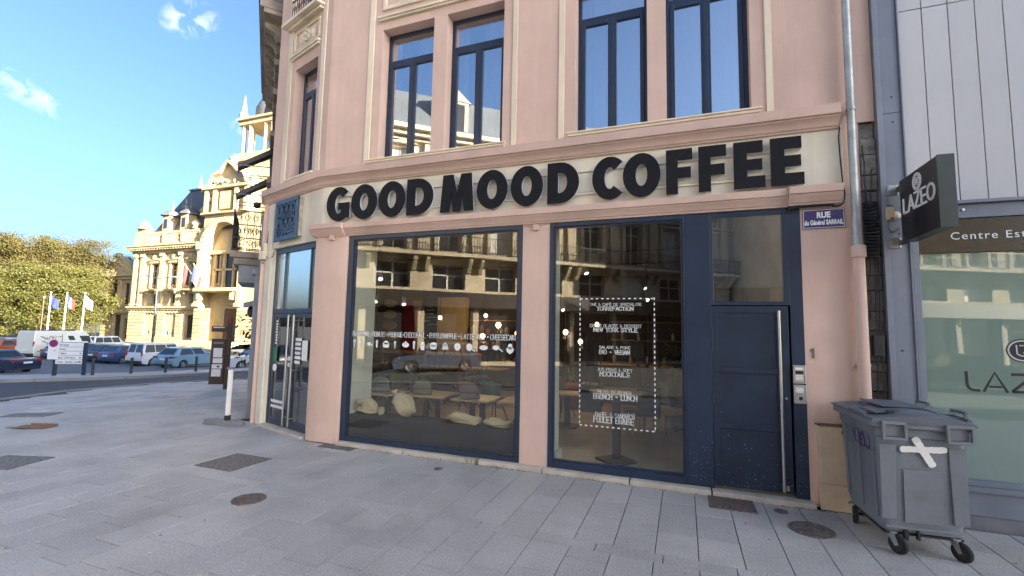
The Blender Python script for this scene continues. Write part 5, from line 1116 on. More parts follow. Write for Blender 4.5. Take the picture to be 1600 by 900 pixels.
EB = empty('electrical_box', (2.27, -.05, 3.35), 'small cream electrical box and dome on the grey pilaster behind the projecting sign', 'electrical box')
MB().box(FAC, 2.228, 2.312, -.085, -.0205, 3.36, 3.51).obj('box', 'mbox', EB, bevel=.006); MB().box(FAC, 2.262, 2.30, -.089, -.0855, 3.365, 3.385).obj('red_label', 'red', EB)
MB().lathe(FAC(2.335, -.02, 3.415), [(.05, 0), (.05, .02), (.03, .05), (.001, .06)], 14, ax=(FAC.u, Vector((0, 0, 1)), -FAC.n)).obj('dome', 'white', EB, smooth=60)
m = MB(); m.tube([FAC(x, -.04, z) for x, z in ((2.25, 3.36), (2.25, 3.29), (2.28, 3.23), (2.33, 3.235), (2.36, 3.27))], .010, 6); m.tube([FAC(x, -.04, z) for x, z in ((2.24, 3.51), (2.26, 3.55), (2.31, 3.54), (2.33, 3.48))], .008, 6); m.obj('cable', 'gplas', EB, smooth=60)
# ------------------------------------------------------------ big four-wheeled bin
BIN = empty('wheeled_bin', (1.70, -1.115, 0), 'large grey four-wheeled rubbish bin with a white taped cross and purple scribble', 'bin', rz=rad(3.5))
M['binp'] = mat('grey_bin_plastic', (.17, .195, .225), .52, var=.10, vs=3, bump=.12, bs=40, stain=1.6)
M['bind'] = mat('grey_bin_lid', (.11, .13, .16), .5, var=.14, vs=3, bump=.15, bs=30)
M['purple'] = mat('purple_marker', (.07, .015, .16), .6)
def L(mb, nm, mm, p=None, **k): q = mb.obj(nm, mm, None, **k); q.parent = p or BIN; return q
def rr_ring(x0, x1, y0, y1, r, z, n=4):
    out = []
    for cx, cy, a0 in ((x1-r, y1-r, 0), (x0+r, y1-r, 1.5708), (x0+r, y0+r, 3.1416), (x1-r, y0+r, 4.7124)):
        out += [(cx+r*math.cos(a0+1.5708*k/n), cy+r*math.sin(a0+1.5708*k/n), z) for k in range(n+1)]
    return out
def loft(mb, rings, cap0=True, cap1=True, mi=0):
    n = len(rings[0]); vs = [v for r in rings for v in r]
    fs = [(i*n+k, i*n+(k+1) % n, (i+1)*n+(k+1) % n, (i+1)*n+k) for i in range(len(rings)-1) for k in range(n)]
    if cap0: fs.append(tuple(range(n))[::-1])
    if cap1: fs.append(tuple(range((len(rings)-1)*n, len(rings)*n)))
    return mb.add(vs, fs, mi)
m = MB()
loft(m, [rr_ring(.07, .63, .08, .80, .05, .19), rr_ring(.045, .655, .05, .84, .06, .205), rr_ring(.035, .665, .04, .86, .06, .30), rr_ring(.010, .690, .012, .93, .055, 1.06), rr_ring(.0, .70, .0, .94, .05, 1.075), rr_ring(.0, .70, .0, .94, .05, 1.17), rr_ring(.02, .68, .02, .92, .05, 1.17)], cap1=False)
L(m, 'body', 'binp', smooth=35)
m = MB()     # moulded shoulders and ribs on the end and the long side
for x0, x1 in ((.02, .15), (.55, .68)): m.prism([(x0, .014, 1.0), (x1, .014, 1.0), (x1+(-.02 if x0 < .3 else 0), .03, .32), (x0+(0 if x0 < .3 else .02), .03, .32)], (0, -.014, .0))
m.prism([(.20, .026, .30), (.50, .026, .30), (.50, .012, .78), (.20, .012, .78)], (0, -.005, 0))
for y in (.10, .42, .76): m.prism([(.012, y, 1.05), (.012, y+.05, 1.05), (.032, y+.05, .30), (.032, y, .30)], (-.012, 0, 0))
m.box(FAC, .05, .65, .026, .046, .235, .262)
L(m, 'rib', 'binp', bevel=.006)
m = MB()
loft(m, [rr_ring(-.035, .735, -.035, .975, .05, 1.155), rr_ring(-.045, .745, -.045, .985, .05, 1.165), rr_ring(-.045, .745, -.045, .985, .05, 1.215), rr_ring(.02, .68, .02, .92, .04, 1.22)], cap0=True, cap1=False)
L(m, 'rim', 'binp', smooth=35)
for x0, x1 in ((.03, .20), (.52, .70)):      # lifting loops hanging under the rim
    m = MB(); a, b = -.085, -.048
    for q in ((x0-.012, x0+.012, 1.075, 1.20), (x1-.012, x1+.012, 1.075, 1.20), (x0-.012, x1+.012, 1.055, 1.080), (x0-.012, x1+.012, 1.195, 1.222)): m.box(FAC, q[0], q[1], a, b, q[2], q[3])
    m.box(FAC, x0+.012, x1-.012, -.043, -.036, 1.08, 1.19); L(m, 'lifting_loop', 'binp', bevel=.005)
# lid: a fixed rear strip and a domed flap with moulded steps and a split
m = MB(); sec = [(-.055, 1.222), (-.05, 1.235), (.10, 1.262), (.36, 1.285), (.60, 1.262), (.735, 1.235), (.745, 1.222)]
ys = [-.06, -.03, .12, .14, .48, .50, .86, .99]
st = [0, .004, .006, .022, .024, .004, .006, .0]
vs = [(x, y, z+st[j]*(1 if 0 < i < 6 else .2)) for j, y in enumerate(ys) for i, (x, z) in enumerate(sec)]; n = len(sec)
m.add(vs, [(j*n+i, j*n+i+1, (j+1)*n+i+1, (j+1)*n+i) for j in range(len(ys)-1) for i in range(n-1)]); m.add([(sec[0][0], ys[0], 1.205), (sec[-1][0], ys[0], 1.205)]+[(x, ys[0], z) for x, z in reversed(sec)], [tuple(range(n+2))])
LD = L(m, 'lid', 'bind', smooth=30)
m = MB(); m.prism([(.02, .05, 1.272), (.02, .40, 1.272), (.10, .42, 1.29), (.10, .05, 1.286)], (0, 0, .010)); m.prism([(.16, .30, 1.31), (.16, .80, 1.31), (.52, .80, 1.31), (.52, .30, 1.31)], (0, 0, .012)); L(m, 'raised_step', 'bind', LD, bevel=.004)
m = MB(); m.prism([(-.02, .10, 1.262), (.12, .06, 1.285), (.24, .10, 1.297), (.22, .13, 1.299), (.10, .13, 1.289), (-.0, .19, 1.272)], (0, 0, .003)); L(m, 'split', 'blk', LD)
m = MB()
for y in (.08, .68):
    m.box(FAC, .72, .75, y, y+.02, 1.24, 1.32); m.box(FAC, .72, .75, y+.20, y+.22, 1.24, 1.32); m.tube([(.735, y, 1.315), (.735, y+.22, 1.315)], .014, 8); m.tube([(.735, y-.05, 1.25), (.735, y+.28, 1.25)], .022, 8)
[L(q, 'lid_hinge', 'bind', bevel=.003) for q in m.islands()]
m = MB(); m.box(FAC, .55, .70, .15, .75, 1.285, 1.30); L(m, 'hinge_strip', 'binp', LD, bevel=.004)
# white tape cross, purple scribble, scratches
rj = random.Random(5)
def tape(p0, p1, wd, yo, nm):
    a, b = Vector(p0), Vector(p1); d = (b-a).normalized(); q = Vector((-d.y, d.x)); n = 22; up = []; lo_ = []
    for k in range(n+1):
        t = k/n; e = min(1, .55+min(t, 1-t)*9); c = a+(b-a)*t; up.append(c+q*wd/2*e*(1+rj.uniform(-.10, .10))); lo_.append(c-q*wd/2*e*(1+rj.uniform(-.10, .10)))
    def yb(z): return .0255-.0318*(z-.30)/.76+(.012 if z < 1.06 else 0)-.0145
    m = MB()
    for k in range(n): m.quad(*[(p.x, yb(p.y)-yo, p.y) for p in (up[k], up[k+1], lo_[k+1], lo_[k])])
    L(m, nm, 'white')
tape((.175, .965), (.535, .985), .055, .004, 'tape_strip'); tape((.285, 1.085), (.43, .825), .060, .006, 'tape_strip')
m = MB()
def scr(pts, r=.0045): m.tube([(.0135+.0262*(1.06-z)/.76-.014, y, z) for y, z in pts], r, 5)
scr([(.46+.055*math.cos(a), .985+.075*math.sin(a)) for a in [k*.5 for k in range(14)]]); scr([(.33+.05*math.cos(a), .96+.06*math.sin(a)) for a in [k*.5 for k in range(13)]]); scr([(.38, .90), (.37, 1.02), (.31, 1.05), (.29, .99), (.35, .96)]); scr([(.20, 1.03), (.15, .97), (.20, .90), (.26, .93)]); scr([(.15, .91), (.06, .925)])
L(m, 'scribble', 'purple', smooth=60)
m = MB(); m.quad((.0135, .58, .86), (.0135, .74, .86), (.0035, .74, 1.05), (.0035, .58, 1.05)); L(m, 'old_label_patch', 'bind')
m = MB()
for k in range(26):
    x = rj.uniform(.05, .65); z = rj.uniform(.3, 1.0); a = rj.uniform(-1.5, 1.5); l_ = rj.uniform(.01, .07); yb = .0255-.0318*(z-.30)/.76-.0035; dx, dz = l_*math.cos(a), l_*math.sin(a); m.add([(x, yb, z), (x+dx, yb-.042*dz, z+dz), (x+dx, yb-.042*dz, z+dz+.0016), (x, yb, z+.0016)], [(0, 1, 2, 3)])
for z, k in ((.52, 0), (.55, 1), (.585, 2)): m.box(FAC, .30-k*.01, .38+k*.012, .008, .0105, z, z+.005)
L(m, 'scratch', 'gplas', kind='stuff')
for x, y, a, sw in ((.12, .10, .55, 1), (.60, .10, .5, 1), (.07, .80, -.25, 0), (.60, .80, .3, 0)):
    c = bpy.data.objects.new('caster', None); COL.objects.link(c); c.parent = BIN; c.location = (x, y, 0); c.rotation_euler = (0, 0, a-1.57)
    m = MB(); m.lathe((0, 0, .175), [(.05, 0), (.05, .02), (.001, .021)], 14); 
    for s in (-1, 1): m.prism([(-.045, .026*s, .18), (.045, .026*s, .18), (.075, .026*s, .085), (.045, .026*s, .07), (.0, .026*s, .13)], (0, .004*s, 0))
    L(m, 'fork', 'steel', c)
    m = MB(); AXW = (Vector((1, 0, 0)), Vector((0, 0, 1)), Vector((0, 1, 0))); m.lathe((.055, -.022, .085), [(.055, .0), (.078, .002), (.085, .010), (.085, .034), (.078, .042), (.055, .044)], 22, ax=AXW); L(m, 'tyre', 'rubber', c, smooth=50)
    m = MB(); m.lathe((.055, -.024, .085), [(.053, 0), (.02, -.002), (.015, .0), (.015, .048), (.053, .048)], 16, ax=AXW); L(m, 'hub', 'blk', c)
m = MB(); m.box(FAC, .05, .65, .06, .84, .172, .190); m.box(FAC, .19, .22, .02, .06, .14, .23); m.box(FAC, .29, .31, .02, .06, .15, .23); L(m, 'chassis_plate', 'blk')
# ------------------------------------------------------------ the square: totem, bollards, signs, cars
M['totem'] = mat('dark_brown_metal', (.045, .022, .018), .45, var=.15)
M['bol'] = mat('bollard_grey', (.05, .055, .065), .5, metal=.4)
M['signw'] = mat('sign_white', (.70, .72, .76), .5, var=.04)
def grd(x, y): return Vector((x, y, g(x, y)))
TT = empty('parking_totem', grd(-14.56, 4.65), 'dark brown leaning information totem with posted notices at the corner', 'totem')
T0 = grd(-14.56, 4.65); TF = Fr((T0.x, T0.y), (.88, .47))
MB().box(TF, -.33, .12, -.08, .08, T0.z+.16, T0.z+1.67).obj('panel', 'totem', TT, bevel=.01); MB().box(TF, .125, .24, -.07, .07, T0.z, T0.z+2.22).obj('post', 'totem', TT, bevel=.01)
MB().box(TF, -.36, .12, -.08, .08, T0.z+1.90, T0.z+2.09).obj('header', 'totem', TT, bevel=.008); MB().box(TF, .13, .235, -.072, .072, T0.z+2.221, T0.z+2.36).obj('beacon', 'red', TT)
for q in ((-.24, .04, 1.05, 1.36), (-.24, .06, .86, 1.02), (-.26, .03, .42, .66), (-.26, .06, .68, .82)): MB().box(TF, q[0], q[1], -.086, -.081, T0.z+q[2], T0.z+q[3]).obj('notice', 'signw', TT)
MB().box(TF, -.26, .05, -.085, -.081, T0.z+1.50, T0.z+1.56).obj('notice', 'gplas', TT); MB().box(TF, -.30, .05, -.086, -.081, T0.z+2.03, T0.z+2.065).obj('header_label', 'signw', TT)
m = MB(); m.box(TF, -.10, -.02, -.09, -.0865, T0.z+.72, T0.z+.78); m.obj('symbol', 'blk', TT)
BO = [(-27.76, 7.9, 'grey bollard beside the white direction board'), (-27.33, 9.37, 'grey bollard in front of the white van with side windows'), (-26.45, 10.53, 'grey bollard in front of the white and the pale blue car'), (-25.71, 11.68, 'grey bollard in front of the pale blue hatchback'), (-25.5, 13.0, 'grey bollard in front of the small white hatchback')]
b0 = None
for x, y, lb in BO:
    if b0 is None:
        b0 = empty('bollard', grd(x, y), lb, 'bollard', 'grey bollards on the traffic island')
        m = MB(); z = g(x, y); m.lathe((x, y, z), [(.085, 0), (.085, .03), (.062, .05), (.062, .72)], 14); m.obj('post', 'bol', b0, smooth=40)
        MB().lathe((x, y, z+.721), [(.075, 0), (.075, .06), (.05, .10), (.001, .11)], 14).obj('cap', 'bol', b0, smooth=40); o = b0
    else: o = copy_tree(b0); o.location = grd(x, y); o['label'] = lb
DB = empty('direction_sign', grd(-28.8, 7.45), 'white stacked direction boards on two dark posts with a no stopping sign', 'sign')
D0 = Vector((-29.32, 7.12)); D1 = Vector((-28.29, 7.8)); DFr = Fr(D0, D1-D0); W_ = (D1-D0).length; zg = g(-28.8, 7.45)
for c in (0, W_): MB().box(DFr, c-.075, c+.075, -.05, .05, zg-.1, zg+1.62).obj('post', mat('dark_blue_post', (.02, .03, .06), .5) if c == 0 else 'navy', DB, bevel=.01)
for k, s in enumerate(('Crypte   Quartier - Roubaix', 'Mairie  à 250 mètres', 'P   Mairie', 'à Rubsy\'s', 'Foot Burger')):
    z = zg+.56+k*.212; MB().box(DFr, .04, W_-.08, -.075, -.052, z, z+.195).obj('board', 'signw', DB, bevel=.004); text('lettering', s, DFr, .12, -.078, z+.06, .11, 'blk', DB, .001, .002, 'LEFT', .8)
    if k < 3:
        m = MB(); m.prism([DFr(W_-.20, -.078, z+.14), DFr(W_-.11, -.078, z+.10), DFr(W_-.20, -.078, z+.06)], DFr.n*.002); m.obj('arrow', 'blk', DB)
MB().box(DFr, -.30, .14, -.11, -.085, zg+.78, zg+1.78).obj('notice_board', 'signw', DB, bevel=.004)
axd = (DFr.u, Vector((0, 0, 1)), -DFr.n)
M['sred'] = mat('sign_red', (.45, .02, .05), .4); M['sblue'] = mat('sign_blue', (.03, .05, .35), .4)
MB().lathe(DFr(-.08, -.112, zg+1.57), [(.185, 0), (.185, .006), (.001, .006)], 24, ax=axd).obj('red_disc', 'sred', DB); MB().lathe(DFr(-.08, -.1185, zg+1.57), [(.135, 0), (.135, .003), (.001, .003)], 24, ax=axd).obj('blue_disc', 'sblue', DB)
m = MB()
for s in (-1, 1): m.prism([DFr(-.08-.10*s-.018, -.123, zg+1.47), DFr(-.08-.10*s+.018, -.123, zg+1.47), DFr(-.08+.10*s+.018, -.123, zg+1.67), DFr(-.08+.10*s-.018, -.123, zg+1.67)], DFr.n*.003)
m.obj('red_cross', 'sred', DB); m = MB(); m.prism([DFr(.02, -.112, zg+1.24), DFr(.06, -.112, zg+1.20), DFr(.02, -.112, zg+1.20)], DFr.n*.001); m.box(DFr, -.1, .02, -.1125, -.1105, zg+1.215, zg+1.23); m.obj('tow_symbol', 'blk', DB)
# cars
M['cglass'] = mat('car_glass', (.012, .015, .018), .06, var=0, spec=.8)
M['tail'] = mat('tail_lamp_red', (.35, .012, .02), .25); M['lamp'] = mat('head_lamp_clear', (.6, .62, .65), .15); M['plas'] = mat('black_car_plastic', (.02, .021, .023), .6); M['alloy'] = mat('alloy_wheel', (.42, .43, .45), .35, metal=.8); M['pl8'] = mat('number_plate', (.75, .75, .72), .5)
def paint(nm, c): return mat(nm, c, .28, metal=.15, var=.03, spec=.6, coat=.6)
def car(x, y, head, L, W, H, kind, pm, label, cat='car', dark_low=False):
    """Front at +X. Body and greenhouse are lofted sections; panes, lamps, wheels and plates are separate pieces."""
    o = empty('parked_car' if cat == 'car' else 'parked_van', grd(x, y)+Vector((0, 0, -.125)), label, cat, 'vehicles parked on the square', head)
    def P(mb, nm, mm, p=None, **k): q = mb.obj(nm, mm, None, **k); q.parent = p or o; return q
    wr = .315 if cat == 'car' else .335; xr, xf = -L/2+L*.185, L/2-L*.195; hw = W/2
    # lower body outline with wheel arches
    if kind == 'van': belt = .47*H; prof_t = [(-L/2, belt), (-L/2, .62), (-L/2+.03, .34)]
    belt = {'hatch': .62*H, 'sedan': .64*H, 'mpv': .56*H, 'van': .52*H}[kind]; nose = {'hatch': .50*H, 'sedan': .49*H, 'mpv': .52*H, 'van': .50*H}[kind]
    def arch(xc): return [(xc+(wr+.055)*math.cos(a), wr+(wr+.055)*math.sin(a)) for a in (3.30, 2.75, 2.2, 1.57, .94, .39, -.16)]
    low = .20
    bot = [(-L/2+.05, low+.06)]+[(xr-wr-.09, low)]+arch(xr)+arch(xf)+[(xf+wr+.09, low), (L/2-.06, low+.04)]
    wsx = {'hatch': L*.19, 'sedan': L*.17, 'mpv': L*.24, 'van': L*.30}[kind]
    top = [(L/2-.0, nose*.62), (L/2-.03, nose*.86), (L/2-.16, nose), (wsx+.12, belt*1.0), (wsx-.1, belt+.005), (-L/2+.30, belt+.02)]
    if kind == 'sedan': top = [(L/2-.0, nose*.62), (L/2-.04, nose*.88), (L/2-.2, nose*1.02), (wsx+.1, belt*.98), (wsx-.1, belt), (-L*.29, belt+.01), (-L/2+.10, belt-.03), (-L/2+.02, belt-.10), (-L/2, belt*.62)]
    elif kind == 'van': top = top[:-1]+[(-L/2+.02, belt+.005), (-L/2, belt*.6)]
    else: top += [(-L/2+.06, belt-.02), (-L/2+.0, belt*.72), (-L/2+.0, low+.22)]
    out = bot+top; n = len(out); zc = .45*H
    m = MB(); ring = []
    for yv, s in ((-hw, .93), (-hw+.05, 1.0), (hw-.05, 1.0), (hw, .93)):
        e = 0 if abs(yv) < hw else .05
        ring.append([(px*(1-e*.35), yv, pz if pz < low+.2 else pz-(e*.5)) for px, pz in out])
    vs = [v for r in ring for v in r]
    for i in range(3): m.f += [(i*n+k, i*n+(k+1) % n, (i+1)*n+(k+1) % n, (i+1)*n+k) for k in range(n)]; m.m += [0]*n
    m.v = [Vector(v) for v in vs]; m.f += [tuple(range(n)), tuple(range(3*n, 4*n))[::-1]]; m.m += [0, 0]
    P(m, 'body', pm, smooth=32, bevel=.02)
    # greenhouse
    if kind == 'hatch': gb = (wsx, -L/2+.10); gt = (wsx-.72, -L/2+.62)
    elif kind == 'sedan': gb = (wsx, -L*.31); gt = (wsx-.75, -L*.31+.55)
    elif kind == 'mpv': gb = (wsx, -L/2+.04); gt = (wsx-.70, -L/2+.22)
    else: gb = (wsx+.35, -L/2+.0); gt = (wsx-.45, -L/2+.06)
    zb, zt = belt-.02, H; wi = .07 if kind in ('van', 'mpv') else .16
    def gp(t, xx, s): return None
    q = [(gb[0], hw-.06, zb), (gb[1], hw-.06, zb), (gb[1], -hw+.06, zb), (gb[0], -hw+.06, zb)]
    tq = [(gt[0], hw-.06-wi, zt-.03), (gt[1], hw-.06-wi, zt-.03), (gt[1], -hw+.06+wi, zt-.03), (gt[0], -hw+.06+wi, zt-.03)]
    mid = (gt[0]+gt[1])/2
    t2 = [(gt[0]-.12, hw-.15-wi, zt), (gt[1]+.10, hw-.15-wi, zt), (gt[1]+.10, -hw+.15+wi, zt), (gt[0]-.12, -hw+.15+wi, zt)]
    m = MB(); m.add(q+tq+t2, [(0, 1, 5, 4), (1, 2, 6, 5), (2, 3, 7, 6), (3, 0, 4, 7), (4, 5, 9, 8), (5, 6, 10, 9), (6, 7, 11, 10), (7, 4, 8, 11), (8, 9, 10, 11)])
    P(m, 'cabin', pm, smooth=25, bevel=.03)
    A_ = [Vector(v) for v in q]; Bv = [Vector(v) for v in tq]
    def face(i, j, u0, u1, v0, v1, nm, off=.006):
        def pt(u, v): return (A_[i].lerp(A_[j], u)).lerp(Bv[i].lerp(Bv[j], u), v)
        pts = [pt(u0[0], v0), pt(u1[0], v0), pt(u1[1], v1), pt(u0[1], v1)]; nrm = (pts[1]-pts[0]).cross(pts[3]-pts[0]).normalized()
        cen = Vector((0, 0, H*.7)); nrm = nrm if nrm.dot(pts[0]-cen) > 0 else -nrm
        k = MB(); k.prism([p-nrm*.02 for p in pts], nrm*(.02+off)); P(k, nm, 'cglass')
    face(3, 0, (.05, .05), (.95, .95), .10, .92, 'windscreen')
    if kind == 'mpv':
        face(1, 2, (.08, .08), (.47, .47), .12, .88, 'rear_window'); face(1, 2, (.53, .53), (.92, .92), .12, .88, 'rear_window')
    elif kind != 'van': face(1, 2, (.08, .09), (.92, .91), .18, .90, 'rear_window')
    segs = {'hatch': [((.12, .05), (.42, .46)), ((.45, .49), (.86, .88))], 'sedan': [((.16, .08), (.50, .50)), ((.53, .53), (.90, .92))], 'mpv': [((.10, .02), (.34, .34)), ((.37, .37), (.68, .68)), ((.70, .70), (.95, .95))], 'van': [((.04, .0), (.20, .20))]}[kind]
    for i, j in ((0, 1), (3, 2)):
        for u0, u1 in segs: face(i, j, u0, u1, .12 if kind != 'van' else .15, .86 if kind != 'van' else .62, 'side_window')
        if kind == 'van': face(i, j, (.31, .31), (.42, .42), .28, .62, 'side_window')
    for s in (-1, 1):
        for xc in (xr, xf):
            w_ = bpy.data.objects.new('wheel', None); COL.objects.link(w_); w_.parent = o; w_.location = (xc, s*(hw-.10), wr); ax = (Vector((1, 0, 0)), Vector((0, 0, 1)), Vector((0, s, 0)))
            P(MB().lathe((0, 0, 0), [(wr*.60, -.1), (wr*.95, -.1), (wr, -.06), (wr, .06), (wr*.95, .095), (wr*.66, .10), (wr*.64, .07)], 24, ax=ax), 'tyre', 'rubber', w_, smooth=40)
            k = MB(); k.lathe((0, 0, 0), [(wr*.64, .0), (wr*.64, .085), (wr*.58, .07), (wr*.56, .03), (.001, .03)], 20, ax=ax)
            for a in range(5 if cat == 'car' else 7):
                a_ = a*6.2832/(5 if cat == 'car' else 7); d = Vector((math.cos(a_), 0, math.sin(a_))); e = Vector((-d.z, 0, d.x)); yy = Vector((0, s*.085, 0)); k.add([d*.03+e*.03+yy, d*.03-e*.03+yy, d*wr*.6-e*.022+yy*.85, d*wr*.6+e*.022+yy*.85, d*.03+e*.03, d*.03-e*.03, d*wr*.6-e*.022, d*wr*.6+e*.022], [(0, 1, 2, 3), (0, 4, 5, 1), (3, 2, 6, 7), (1, 5, 6, 2), (0, 3, 7, 4)])
            k.lathe((0, 0, 0), [(.05, .03), (.05, .09), (.001, .095)], 10, ax=ax); P(k, 'rim', 'alloy', w_)
        zt_ = belt*.80 if kind != 'van' else belt*.85
        if kind in ('mpv', 'van'): k = MB().box(FAC, -L/2-.012, -L/2+.07, s*(hw-.11)-.05, s*(hw-.11)+.07*(1 if s > 0 else .72), zt_, zt_+.42)
        else: k = MB(); k.prism([(-L/2+.02, s*(hw-.42), zt_), (-L/2+.02, s*(hw+.004), zt_+.02), (-L/2+.02, s*(hw+.004), zt_+.15), (-L/2+.02, s*(hw-.38), zt_+.13)], (-.035, 0, 0)); k.prism([(-L/2+.02, s*(hw-.01), zt_+.02), (-L/2+.36, s*(hw-.01), zt_+.10), (-L/2+.02, s*(hw-.01), zt_+.15)], (0, s*.022, 0))
        P(k, 'tail_lamp', 'tail', bevel=.01)
        k = MB(); k.prism([(L/2-.06, s*(hw-.44), nose*.72), (L/2-.10, s*(hw-.02), nose*.78), (L/2-.34, s*(hw+.004), nose*.96), (L/2-.10, s*(hw-.40), nose*.86)], (.035, 0, .02)); P(k, 'head_lamp', 'lamp', bevel=.008)
        k = MB(); k.box(FAC, wsx-.30, wsx-.14, s*(hw+.0), s*(hw+.17) if s > 0 else s*(hw+.17), belt+.02, belt+.16) if s > 0 else k.box(FAC, wsx-.30, wsx-.14, -(hw+.17), -hw, belt+.02, belt+.16); P(k, 'wing_mirror', pm if not dark_low else 'plas', bevel=.03)
        k = MB()
        for hx in (((-.05, .15), (.75, .95)) if kind != 'van' else ((-.3, 0.),)): k.box(FAC, *[wsx-1.2+h_*.9 for h_ in hx], s*(hw+.004)-.012, s*(hw+.004)+.012, belt-.13, belt-.10)
        if kind == 'mpv': k.box(FAC, -L/2+.9, -L/2+1.9, s*(hw+.002)-.006, s*(hw+.002)+.006, belt-.06, belt-.035)
        [P(q, 'door_handle', 'plas') for q in k.islands()]
    P(MB().box(FAC, -L/2-.018, -L/2+.02, -.26, .26, belt*.58 if kind in ('mpv', 'van') else belt*.72-.05, (belt*.58 if kind in ('mpv', 'van') else belt*.72-.05)+.11), 'number_plate', 'pl8')
    P(MB().box(FAC, L/2-.05, L/2+.014, -.26, .26, .42, .53), 'number_plate', 'pl8')
    bh = .46 if dark_low else .34
    k = MB(); k.box(FAC, -L/2-.022, -L/2+.12, -hw+.06, hw-.06, .20, bh); k.box(FAC, L/2-.14, L/2+.02, -hw+.12, hw-.12, .20, .34); [P(q, 'bumper', 'plas', bevel=.03) for q in k.islands()]
    k = MB(); [k.box(FAC, xr+wr+.08, xf-wr-.08, s*(hw-.01)-.02, s*(hw-.01)+.02, .19, .34 if dark_low else .26) for s in (-1, 1)]; [P(q, 'side_sill', 'plas') for q in k.islands()]
    P(MB().box(FAC, L/2-.05, L/2+.008, -.42, .42, nose*.52, nose*.72), 'grille', 'plas', bevel=.01)
    return o
CW, CSB, CDB, CBK, CBL, CG, CO2_ = paint('white_car_paint', (.62, .64, .66)), paint('pale_blue_car_paint', (.19, .33, .42)), paint('dark_blue_car_paint', (.012, .022, .06)), paint('black_car_paint', (.010, .012, .02)), paint('blue_car_paint', (.025, .06, .17)), paint('grey_blue_car_paint', (.06, .08, .12)), paint('orange_car_paint', (.30, .075, .02))
HD = rad(98)
CAR_WHITE_MPV = car(-39.5, 18.6, rad(94), 4.35, 1.82, 1.80, 'mpv', CW, 'white small van with dark rear side windows, parked tail towards the road', 'van', True)
CAR_PALE = car(-34.4, 17.4, rad(96), 4.30, 1.80, 1.48, 'hatch', CSB, 'pale blue hatchback parked behind the brown totem')
CAR_YARIS = car(-27.6, 17.0, rad(255), 3.95, 1.72, 1.48, 'hatch', CW, 'small white hatchback facing the road, next to the pale shop post')
car(-43.5, 18.7, rad(95), 4.05, 1.76, 1.48, 'hatch', CBL, 'blue hatchback parked next to the white small van'); car(-45.8, 18.9, rad(95), 4.05, 1.76, 1.46, 'hatch', CBK, 'black hatchback with a lit red lamp between the blue and the dark blue car'); car(-48.3, 18.9, rad(96), 4.2, 1.76, 1.47, 'hatch', CDB, 'dark blue hatchback fourth from the pale blue one, behind the bollard by the signboard')
car(-51.6, 18.9, rad(97), 4.3, 1.78, 1.48, 'hatch', CG, 'grey-blue car with a pale roof, directly right of the long white van')
VAN = car(-55.0, 19.4, rad(103), 6.0, 2.0, 2.45, 'van', paint('old_white_van_paint', (.60, .61, .58)), 'long old white panel van with black graffiti on its side', 'van', True)
def vp_(mb, nm, mm): q = mb.obj(nm, mm, None); q.parent = VAN
m = MB()
for pts in ([(1.0, 1.95), (.75, 1.9), (.6, 1.75), (.62, 1.65)], [(.5, 1.9), (.45, 1.7), (.3, 1.65), (.25, 1.95), (.1, 2.0), (.05, 1.75)], [(.0, 1.75), (-.1, 2.0), (-.3, 1.9), (-.15, 1.75), (-.4, 1.6)], [(-.4, 1.95), (-.7, 1.9)], [(.9, 1.55), (.6, 1.45), (.3, 1.3)], [(.2, 1.6), (-.3, 1.45), (-.7, 1.27)], [(-.75, 2.15), (-.78, 1.27)], [(.5, 1.27), (-1.4, 1.25)]):
    m.tube([(x*-1-1.55, -1.0+.055*max(0, (z-1.25)/1.2)-.006, z) for x, z in pts], .022, 5)
vp_(m, 'graffiti', 'blk'); m = MB(); m.box(FAC, -2.82, -2.806, -.01, .01, .5, 2.35); m.box(FAC, -1.3, -1.29, -1.006, -.99, .4, 1.25); m.box(FAC, -2.7, 1.4, -1.012, -.985, .60, .68); vp_(m, 'door_seam', 'gplas')
m = MB()
for x in (-2.2, -1.0, .2): m.box(FAC, x, x+.04, -.8, .8, 2.48, 2.53)
m.box(FAC, -2.4, .5, -.82, -.78, 2.46, 2.50); m.box(FAC, -2.4, .5, .78, .82, 2.46, 2.50); vp_(m, 'roof_rack', 'plas')
car(-61.6, 18.9, rad(100), 4.3, 1.8, 1.5, 'hatch', CO2_, 'orange-red hatchback half hidden left of the long white van'); car(-65.6, 21.0, rad(100), 4.5, 1.82, 1.55, 'hatch', paint('silver_car_paint', (.40, .43, .46)), 'silver grey car behind the orange-red one at the left border'); car(-61.2, 26.5, rad(100), 4.5, 1.8, 1.75, 'mpv', paint('white_far_van_paint', (.6, .6, .58)), 'far small white van peeping out behind the long van\'s bonnet', 'van')
car(-39.3, 8.6, rad(203), 4.55, 1.78, 1.38, 'sedan', CDB, 'dark blue saloon cut by the left border, tail towards the signboard')
car(-70.5, 21.5, rad(100), 4.3, 1.8, 1.5, 'hatch', CBK, 'black car at the far left end of the parked row')
